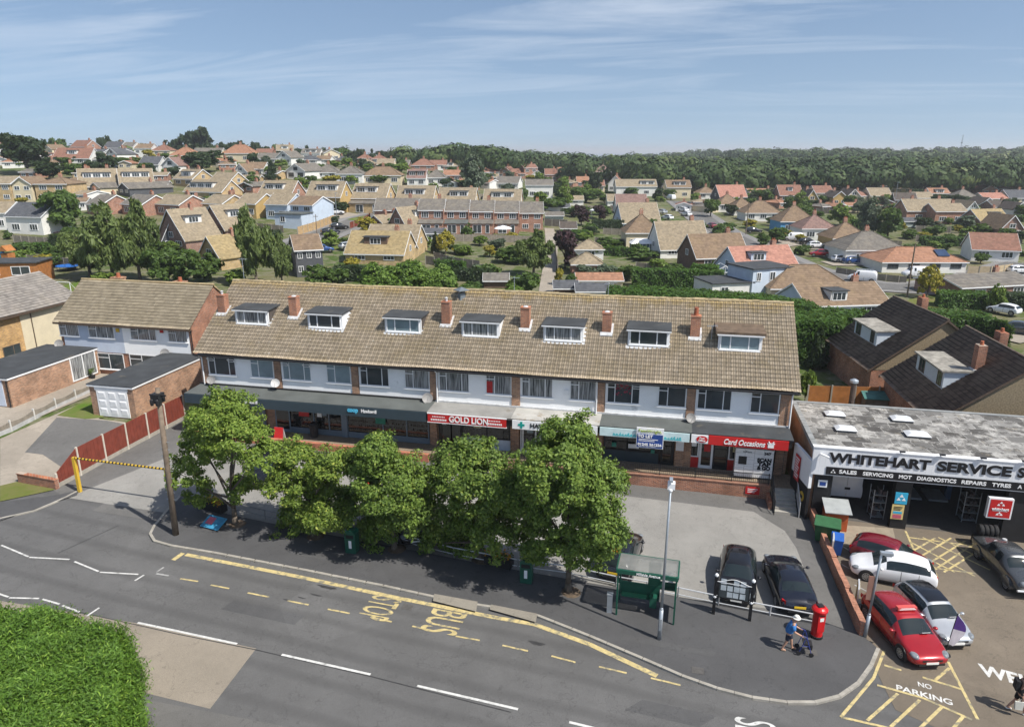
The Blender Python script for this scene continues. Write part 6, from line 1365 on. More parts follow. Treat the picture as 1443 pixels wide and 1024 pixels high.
for i, (p, q) in enumerate(zip(ps, ps[1:])):
    c = MB(); h0, h1 = (.95, 1.95) if i == 0 else (1.95, 1.95); g = base(p[0])
    m_ = 14
    for k in range(m_):
        f0, f1 = k / m_, (k + .97) / m_; y0, y1 = p[1] + (q[1] - p[1]) * f0, p[1] + (q[1] - p[1]) * f1; x0 = p[0] + (q[0] - p[0]) * f0; ha, hb_ = h0 + (h1 - h0) * f0, h0 + (h1 - h0) * f1; o = .008 * (k % 2)
        c.hexa([(x0 - .02 - o, y0, g + .3), (x0 + .02 + o, y0, g + .3), (x0 + .02 + o, y1, g + .3), (x0 - .02 - o, y1, g + .3)], [(x0 - .02 - o, y0, g + ha), (x0 + .02 + o, y0, g + ha), (x0 + .02 + o, y1, g + hb_), (x0 - .02 - o, y1, g + hb_)])
    c.build('panel', wood_red, t); c = MB(); c.hexa([(p[0] - .025, p[1], g - .1), (p[0] + .03, p[1], g - .1), (q[0] + .03, q[1], g - .1), (q[0] - .025, q[1], g - .1)], [(p[0] - .025, p[1], g + .3), (p[0] + .03, p[1], g + .3), (q[0] + .03, q[1], g + .3), (q[0] - .025, q[1], g + .3)]); c.build('gravel_board', MATS['concrete_post'], t)
for i, p in enumerate(ps): c = MB(); h = .98 if i == 0 else 2.0; c.box(p[0] - .055, p[0] + .065, p[1] - .06, p[1] + .06, base(p[0]) - .1, base(p[0]) + h); c.build('post', plain('pale_post', (.55, .50, .42), .9, .2, 3), t)
t = thing('low_fence', 'low grey fence of scalloped boards between white posts along the left drive', 'fence', (0, 0, 0)); ks = [(-70, 645), (-30, 625), (16, 607), (49, 590), (79, 575), (107, 562), (134, 549)]; ps = [N(*q) for q in ks]; c = MB(); c2 = MB(); c3 = MB()
for p, q in zip(ps, ps[1:]):
    n = 10
    for k in range(n):
        f0, f1 = k / n, (k + .96) / n; y0, y1 = p[1] + (q[1] - p[1]) * f0, p[1] + (q[1] - p[1]) * f1; x = p[0] + (q[0] - p[0]) * f0; h = .72 - .14 * math.sin(math.pi * (k + .5) / n); c.box(x - .015, x + .015, min(y0, y1), max(y0, y1), base(x) + .28, base(x) + h)
    c3.hexa([(p[0] - .03, p[1], base(p[0]) - .1), (p[0] + .04, p[1], base(p[0]) - .1), (q[0] + .04, q[1], base(q[0]) - .1), (q[0] - .03, q[1], base(q[0]) - .1)], [(p[0] - .03, p[1], base(p[0]) + .27), (p[0] + .04, p[1], base(p[0]) + .27), (q[0] + .04, q[1], base(q[0]) + .27), (q[0] - .03, q[1], base(q[0]) + .27)])
for p in ps: c2.box(p[0] - .055, p[0] + .06, p[1] - .055, p[1] + .055, base(p[0]) - .1, base(p[0]) + .85)
c.build('boards', wood_g, t); c2.build('posts', plain('white_concrete', (.55, .54, .51), .9, .15, 3), t); c3.build('plinth', plain('grey_concrete_plinth', (.46, .46, .46), .9, .2, 2), t)
# pair of semis
sm_ = thing('semi_detached_houses', 'pair of semis, left half pale blue and right half white, beside the parade', 'building', (0, 0, 0)); gz = 1.0
xl, xr, yf, yb = -21.2, -7.25, 9.5, 17.0
c = MB(); c.box(xl, xr, yf, yb, gz - .4, 5.95); c.build('wall', rbrick2, sm_)
c = MB(); c.prof([(yf + .02, 5.952), (yb - .02, 5.952), (13.3, 9.0)], xl + .02, xr - .002); c.build('gable', rbrick, sm_)
xm = PY(175, 480, yf)[0]; zc = PY(150, 496, yf)[2]
c = MB(); c.box(xl + .35, xm - .0, yf - .06, yf - .002, zc, 5.94); c.build('blue_cladding', render_b, sm_); c = MB(); c.box(xm, xr - .3, yf - .06, yf - .002, zc, 5.94); c.build('white_cladding', render_w, sm_)
tile_slope('roof', tile_semi, sm_, xl - .25, xr + .12, yf - .45, 5.9, 13.3, 9.15, colw=.33, rowl=.36, amp=.008, step=.045, per=3, flat=True)
c = MB(); c.prof([(13.2, 9.1), (13.3, 9.18), (17.5, 5.95), (17.4, 5.8)], xl - .25, xr + .12); c.build('rear_roof', tile_tan, sm_); c = MB(); c.tube((xl - .25, 13.3, 9.17), (xr + .12, 13.3, 9.17), .12, 8); c.build('ridge_tiles', tile_tan, sm_)
c = MB(); c.box(xl - .2, xr + .1, yf - .5, yf - .43, 5.72, 5.9); c.box(xl - .2, xr + .1, yf - .43, yf - .003, 5.72, 5.76); c.build('gutter', MATS['brown_board'], sm_)
for px0, px1, py0, py1, cols, m in ((84, 111, 456, 473, (.35,), pane_c), (125, 161, 459, 476, (.3, .72), pane_c), (184, 220, 462, 479, (.3, .74), pane_c), (237, 264, 465, 482, (.4,), pane_c), (139, 175, 498, 520, (.45,), pane), (184, 222, 500, 523, (.45,), pane)):
    a, e = PY(px0, (py0 + py1) / 2, yf - .06), PY(px1, (py0 + py1) / 2, yf - .06); zt, zb = PY((px0 + px1) / 2, py0, yf - .06)[2], PY((px0 + px1) / 2, py1, yf - .06)[2]; bar(sm_, face(a[0], yf - .05, zb), e[0] - a[0], zt - zb, cols, upvc, m, top=.28)
for px, py in ((166, 392), (253, 398)):
    p = PY(px, py, 14.2); c = MB(); c.box(p[0] - .55, p[0] + .55, 13.9, 14.6, 7.6, p[2]); c.box(p[0] - .6, p[0] + .6, 13.85, 14.65, p[2] + .002, p[2] + .12); ch = c.build('chimney', bbrick, sm_); c = MB(); c.lathe([(.2, 0), (.16, .4)], (p[0] + .1, 14.2, p[2] + .12), 10); c.build('chimney_pot', MATS['terracotta'], ch)
dish(sm_, PY(88, 485, yf)[0], yf - .06, PY(88, 483, yf)[2], .4); dish(sm_, PY(236, 497, yf)[0], yf - .06, PY(236, 496, yf)[2], .4)
for px, py, m in ((166, 465, yellow_p), (228, 466, red_s)): p = PY(px, py, yf - .06); c = MB(); c.box(p[0] - .16, p[0] + .16, yf - .16, yf - .061, p[2] - .17, p[2] + .17); c.build('alarm_box', m, sm_)
c = MB(); c.tube((xr - .02, yf - .12, 5.75), (xr - .02, yf - .12, gz), .045, 8); c.build('downpipe', dark, sm_)
# flat roofed front extensions
def flat_ext(label, x0, x1, y0, y1, zt, brm, nm='garage'):
    t = thing(nm, label, 'garage', (x0, y0, base(x0))); z = zt - base(x0); c = MB(); c.box(0, x1 - x0, 0, y1 - y0, -.3, z - .22); c.build('wall', brm, t); c = MB(); c.box(-.12, x1 - x0 + .1, -.15, y1 - y0, z - .06, z); c.build('flat_roof', felt, t); c = MB(); c.box(-.1, x1 - x0 + .08, -.13, y1 - y0 - .002, z - .22, z - .062); c.build('fascia', white, t); return t, x1 - x0, z
t, w, z = flat_ext('brown brick garage with a white panelled door and black flat roof beside the red fence', -10.1, -6.15, .25, 9.42, 3.55, bbrick)
c = MB(); c.box(.62, w - .55, -.05, -.001, 0, 2.15); d = c.build('door', upvc, t); c = MB(); dw = w - 1.17
for i in range(3):
    for j in range(3): c.hexa([(.62 + dw * (i / 3 + .04), -.051, .1 + j * .68), (.62 + dw * ((i + 1) / 3 - .04), -.051, .1 + j * .68), (.62 + dw * ((i + 1) / 3 - .04), -.051, .68 + j * .68), (.62 + dw * (i / 3 + .04), -.051, .68 + j * .68)], [(.62 + dw * (i / 3 + .09), -.065, .18 + j * .68), (.62 + dw * ((i + 1) / 3 - .09), -.065, .18 + j * .68), (.62 + dw * ((i + 1) / 3 - .09), -.09, .6 + j * .68), (.62 + dw * (i / 3 + .09), -.09, .6 + j * .68)])
c.build('door_panels', upvc, d); c = MB(); c.box(.5, w - .45, -.06, -.002, 2.16, 2.5); c.build('lintel_board', white, t)
t, w, z = flat_ext('brown brick extension with white french doors and black flat roof at the left edge', -22.8, -17.45, -.05, 9.42, 3.6, bbrick, 'extension')
c = MB(); c.box(-0, w - .6, -.06, -.001, 0, 2.2); c.build('garage_door', render_b, t)
bar(t, face(w, 6.2, .12, rad(90)), 2.9, 2.25, (.48,), upvc, pane_c, sill=False, name='french_doors', fr=.09); c = MB(); c.tube((w - .1, -.1, 0), (w - .1, -.1, z - .25), .05, 8); c.build('downpipe', dark, t)
t = thing('potted_shrub', 'small potted shrub beside the white french doors', 'pot plant', (*N(131, 533)[:2], base(-14))); c = MB(); c.lathe([(.18, 0), (.24, .35)], (0, 0, 0), 10); c.build('pot', dark, t); rs_ = np.random.RandomState(3); P_, n_q = crown_pts([(0, 0, .65, .28, .28, .4)], 200, 10, .15, rs_); quads('foliage', leaf_quads(P_, n_q, .09, rs_), g_mid, t)
# yellow brick house at the left edge
lh = thing('house', 'yellow brick and cream house with a grey tiled roof at the left edge', 'house', (0, 0, 0)); c = MB(); c.box(-37, -28.2, 4, 19.2, .8, 5.9); c.build('wall', ybrick, lh); c = MB(); ys = PX(34, 480, -28.2)[1]; c.box(-28.198, -28.14, ys, 19.2, .8, 5.9); c.build('cream_panel', cream, lh)
c = MB(); c.profy([(-37, 5.902), (-28.2, 5.902), (-32.6, 8.5)], 4.02, 19.18); c.build('gable', ybrick, lh)
rr = thing('roof', None, None, (-27.75, 3.6, 0), rad(90)); rr.parent = lh
tile_slope('slope', tile_grey, rr, 0, 15.9, 0, 5.85, 4.85, 8.6, colw=.33, rowl=.36, amp=.01, step=.045, per=3, flat=True); tile_slope('slope', tile_grey, rr, 0, 15.9, 9.7, 5.85, 4.85, 8.6, colw=.33, rowl=.36, amp=.01, step=.045, per=3, flat=True)
c = MB(); c.box(-28.0, -27.7, 3.6, 19.5, 5.62, 5.83); c.tube((-28.1, PX(53, 500, -28.2)[1], 5.7), (-28.1, PX(53, 500, -28.2)[1], 1), .05, 8); c.build('gutter', MATS['brown_board'], lh)
a, e = PX(4, 495, -28.2), PX(30, 495, -28.2); bar(lh, face(-28.2, a[1], PX(17, 508, -28.2)[2], rad(90)), e[1] - a[1], 1.5, (.6,), MATS['brown_frame'], pane, sill=False)
c = MB(); c.box(-33.4, -32.6, 6, 6.8, 8.1, 8.9); c.build('rooflight', lead, lh)
# ================================================================ the town behind: houses
WALL = {'w': plain('white_house_render', (.72, .71, .68), .85, .1, .8), 'c': plain('cream_house_render', (.62, .54, .38), .85, .12, .8), 'y': brick('buff_brick', (.52, .36, .15), (.44, .30, .13)), 'r': brick('house_red_brick', (.36, .145, .08), (.29, .115, .07)), 'k': brick('dark_red_brick', (.24, .10, .07), (.18, .08, .055)), 'o': plain('ochre_render', (.46, .32, .13), .85, .15, .8), 'b': plain('pale_blue_render', (.50, .58, .68), .85, .1, .8), 'B': plain('bright_blue_render', (.12, .33, .55), .8, .1, .8), 'g': plain('slate_cladding', (.085, .09, .10), .7, .15, 1.5), 'n': plain('brown_hanging_tiles', (.16, .105, .075), .85, .3, 3), 'W': plain('grey_green_render', (.42, .48, .46), .85, .1, .8)}
def rt(n, c, **k): return tiles(n, c, row=.24, colw=.4, var=.2, bump=.5, **k)
ROOF = {'t': rt('tan_roof', (.275, .225, .155), moss=(.20, .17, .125)), 'T': rt('lichen_gold_roof', (.31, .24, .125), moss=(.23, .195, .12)), 'g': rt('grey_roof', (.155, .142, .125), moss=(.25, .22, .17)), 's': rt('slate_roof', (.085, .09, .10), moss=(.13, .13, .13)), 'r': rt('red_roof', (.235, .122, .088), moss=(.21, .13, .09)), 'o': rt('orange_red_roof', (.31, .165, .105), moss=(.31, .16, .09)), 'b': rt('brown_roof', (.20, .142, .095), moss=(.25, .18, .10)), 'm': rt('mauve_brown_roof', (.22, .14, .12), moss=(.18, .13, .11)), 'p': rt('pink_red_roof', (.36, .18, .135), moss=(.38, .19, .14), line=.35), 'd': rt('dark_roof', (.09, .075, .065), moss=(.15, .12, .09))}
WM = {}
def winset(w, h, n, far):
    k = (round(w, 1), round(h, 1), n, far)
    if k not in WM:
        f = MB(); w, h = k[0], k[1]; e = .08
        f.box(-w / 2, w / 2, -.06, .02, 0, e); f.box(-w / 2, w / 2, -.06, .02, h - e, h); f.box(-w / 2, -w / 2 + e, -.06, .02, e, h - e); f.box(w / 2 - e, w / 2, -.06, .02, e, h - e)
        for q in range(1, n): x = -w / 2 + w * q / n; f.box(x - .035, x + .035, -.055, .02, e, h - e)
        g = MB(); g.poly([(-w / 2 + .04, -.02, .04), (w / 2 - .04, -.02, .04), (w / 2 - .04, -.02, h - .04), (-w / 2 + .04, -.02, h - .04)]); WM[k] = [f, g]
    return k
def win(parent, x, y, z, w, h, n=2, rz=0, dark_f=False):
    k = winset(w, h, n, dark_f)
    if isinstance(WM[k][0], MB):
        f = WM[k][0].build('window', MATS['slate_cladding'] if dark_f else upvc, parent); g = WM[k][1].build('pane', pane, f); WM[k] = [f.data, g.data]
    else:
        f = bpy.data.objects.new('window', WM[k][0]); COL.objects.link(f); f.parent = parent; g = bpy.data.objects.new('pane', WM[k][1]); COL.objects.link(g); g.parent = f
    f.location = (x, y, z); f.rotation_euler = (0, 0, rz); return f
def house(x0, x1, yr, ye, yb, lab, k='r', wl='w', rf='t', yaw=0, d=8.0, nw=2, dorm=None, ch=1, lean=0, grp=None, solar=None, dkf=False, side=None, doorx=None):
    p = GC((x0 + x1) / 2, yb, 370); D = depth(p); ya = rad(yaw); rz = PSI + ya; w = (x1 - x0) * D / F / max(.5, math.cos(ya)); w = max(3.5, min(w, 30))
    t = thing('house' if d > 5 else 'shed', lab, 'house' if d > 5 else 'shed', (p[0], p[1], p[2]), rz, grp); E = max(2.0, min(zat(p, ye) - p[2], 7.0)) if d > 5 else max(1.2, zat(p, ye) - p[2])
    bx, by = -math.sin(rz), math.cos(rz)
    if k in 'rh': q = (p[0] + bx * d / 2, p[1] + by * d / 2, 0); Z = zat(q, yr) - p[2]
    else: Z = zat(p, yr) - p[2]
    Z = max(E + .8, min(Z, E + 6.0)); W = w / 2; hi = min(W * .95, d / 2) if k == 'h' else 0; c = MB(); wm, rm = WALL[wl], ROOF[rf]; ov = .3
    c.box(-W, W, 0, d, -1.5, E)
    if k == 'r': c.prof([(.02, E + .001), (d - .02, E + .001), (d / 2, Z - .05)], -W + .02, W - .02)
    if k == 'g': c.profy([(-W + .02, E + .001), (W - .02, E + .001), (0, Z - .05)], .02, d - .02)
    c.build('wall', wm, t); c = MB(); th = .16
    if k == 'r':
        s = (Z - E) / (d / 2)
        for a, b_ in ((-ov, 1), (d + ov, -1)): c.prof([(a, E - s * ov), (d / 2, Z), (d / 2, Z + th), (a, E - s * ov + th)], -W - .2, W + .2)
    elif k == 'g':
        s = (Z - E) / W
        c.profy([(-W - ov, E - s * ov), (0, Z), (0, Z + th), (-W - ov, E - s * ov + th)], -ov, d + ov); c.profy([(0, Z), (W + ov, E - s * ov), (W + ov, E - s * ov + th), (0, Z + th)], -ov, d + ov)
    else:
        lo = [(-W - ov, -ov, E - .1), (W + ov, -ov, E - .1), (W + ov, d + ov, E - .1), (-W - ov, d + ov, E - .1)]; r0, r1 = (-W + hi, d / 2, Z), (W - hi, d / 2, Z)
        for f_ in ([lo[0], lo[1], r1, r0], [lo[1], lo[2], r1], [lo[2], lo[3], r0, r1], [lo[3], lo[0], r0], lo[::-1]): c.poly(f_)
        for a, b_ in ((lo[0], r0), (lo[1], r1), (lo[2], r1), (lo[3], r0), (r0, r1)): c.tube((a[0], a[1], a[2] + .05), (b_[0], b_[1], b_[2] + .02), .09, 5)
    ro = c.build('roof', rm, t)
    if k == 'g':                                          # the roof rows follow the slope, so turn the texture space with the ridge
        ro.rotation_euler = (0, 0, rad(90)); ro.data.transform(Matrix.Rotation(rad(-90), 4, 'Z'))
    c = MB(); fb = .05                                    # white bargeboards and fascias
    if k == 'r':
        s = (Z - E) / (d / 2)
        for x in (-W - .23, W + .2): c.prof([(-ov, E - s * ov - .06), (d / 2, Z - .06), (d + ov, E - s * ov - .06), (d + ov, E - s * ov + .17), (d / 2, Z + .17), (-ov, E - s * ov + .17)], x, x + .03)
        c.box(-W - .2, W + .2, -ov - .04, -ov - .005, E - s * ov - .04, E - s * ov + .13)
    elif k == 'g':
        s = (Z - E) / W
        c.profy([(-W - ov, E - s * ov - .06), (0, Z - .06), (W + ov, E - s * ov - .06), (W + ov, E - s * ov + .17), (0, Z + .17), (-W - ov, E - s * ov + .17)], -ov - .04, -ov - .005)
    else: c.box(-W - ov, W + ov, -ov - .04, -ov - .003, E - .22, E - .05)
    c.build('bargeboard', white if wl != 'W' else white, t)
    nf = 2 if E > 4.3 else 1; fh = E / nf
    if nw:
        for f_ in range(nf):
            for i in range(nw):
                x = -W + w * (i + .5) / nw; ww = min(1.9 if nf == 2 else 2.0, w / nw * .55); win(t, x, -.02, f_ * fh + .85, ww, min(1.3, fh - 1.2), 3 if ww > 1.5 else 2, 0, dkf)
        if k == 'g' and Z - E > 2: win(t, 0, -.02, E + .2, min(1.5, W * .7), 1.15, 2, 0, dkf)
        if k == 'r' and yaw < -5 and Z - E > 2.2: win(t, W + .02, d / 2, E + .0, 1.1, 1.1, 2, rad(90), dkf)
        if k == 'r' and yaw > 5 and Z - E > 2.2: win(t, -W - .02, d / 2, E + .0, 1.1, 1.1, 2, rad(-90), dkf)
    if dorm:                                              # (from, to, material of the cheeks) along the slope that shows
        a, b_, cm = dorm[:3]; cm = WALL[cm] if cm in WALL else white
        dh = 1.35
        if k == 'g': run, X0, X1 = W, a * d, b_ * d
        else: run, X0, X1 = d / 2, -W + a * w, -W + b_ * w
        s = (Z - E) / run; zt = min(Z - .25, E + .75 * (Z - E) + .1); zb = max(E + .12, zt - dh); yfr = (zb - E) / s - .05
        M_ = Matrix.Identity(4) if k != 'g' else Matrix.Translation((W, 0, 0)) @ Matrix.Rotation(rad(90), 4, 'Z')
        c = MB(); c.T = M_; c.box(X0, X1, yfr, max(yfr + .4, run * .95), zb - .2, zt); dm = c.build('dormer', cm, t); c = MB(); c.T = M_; c.box(X0 - .15, X1 + .15, yfr - .25, min(run * .98, (zt - E) / s + .35), zt + .001, zt + .13); c.build('dormer_roof', felt, dm)
        n = max(1, int((X1 - X0) / 2.2)); 
        for i in range(n):
            x = X0 + (X1 - X0) * (i + .5) / n; loc = M_ @ Vector((x, yfr - .02, zb + .12)); win(dm, loc.x, loc.y, loc.z, min(2.0, (X1 - X0) / n * .82), zt - zb - .25, 3, rad(90) if k == 'g' else 0, dkf)
    for i in range(ch):
        if k == 'g': x, y = .0, d * (.62 - .3 * i)
        else: x, y = (W * (.55 - 1.1 * i) if k == 'r' else 0), d / 2 + .3
        c = MB(); c.box(x - .4, x + .4, y - .3, y + .3, Z - .8, Z + .95); hc = c.build('chimney', MATS['house_red_brick'], t); c = MB()
        for u in (-.18, .18): c.lathe([(.11, 0), (.09, .3)], (x + u, y, Z + .95), 6)
        c.build('chimney_pot', MATS['terracotta'], hc)
    if lean:
        c = MB(); zl = 2.45; c.box(-W * .96, W * .96, -2.2, -.001, -1, zl - .25); ln = c.build('lean_to', wm, t); c = MB(); c.hexa([(-W, -2.45, zl - .2), (W, -2.45, zl - .2), (W, -.002, zl + .45), (-W, -.002, zl + .45)], [(-W, -2.45, zl - .08), (W, -2.45, zl - .08), (W, -.002, zl + .6), (-W, -.002, zl + .6)]); c.build('lean_to_roof', felt_g if lean == 2 else ROOF['g'], ln); win(ln, -W * .35, -2.22, .1, 2.0, 1.95, 2); win(ln, W * .5, -2.22, .1, .9, 1.95, 1)
        c = MB(); c.box(W - .12, W + .12, -.35, .0, 0, E + .2); c.build('party_pier', wm, t)
    if solar is not None and k != 'g':
        s = (Z - E) / (d / 2); c = MB(); X = -W + solar * w; f = lambda v: (v * d / 2, E + s * v * d / 2 + .20); (y0, z0), (y1, z1) = f(.3), f(.75); c.hexa([(X, y0, z0), (X + 2.2, y0, z0), (X + 2.2, y1, z1), (X, y1, z1)], [(X, y0 - .03, z0 + .05), (X + 2.2, y0 - .03, z0 + .05), (X + 2.2, y1 - .03, z1 + .05), (X, y1 - .03, z1 + .05)]); c.build('solar_panel', glass('solar_glass', (.03, .05, .10), .15), t)
    return t
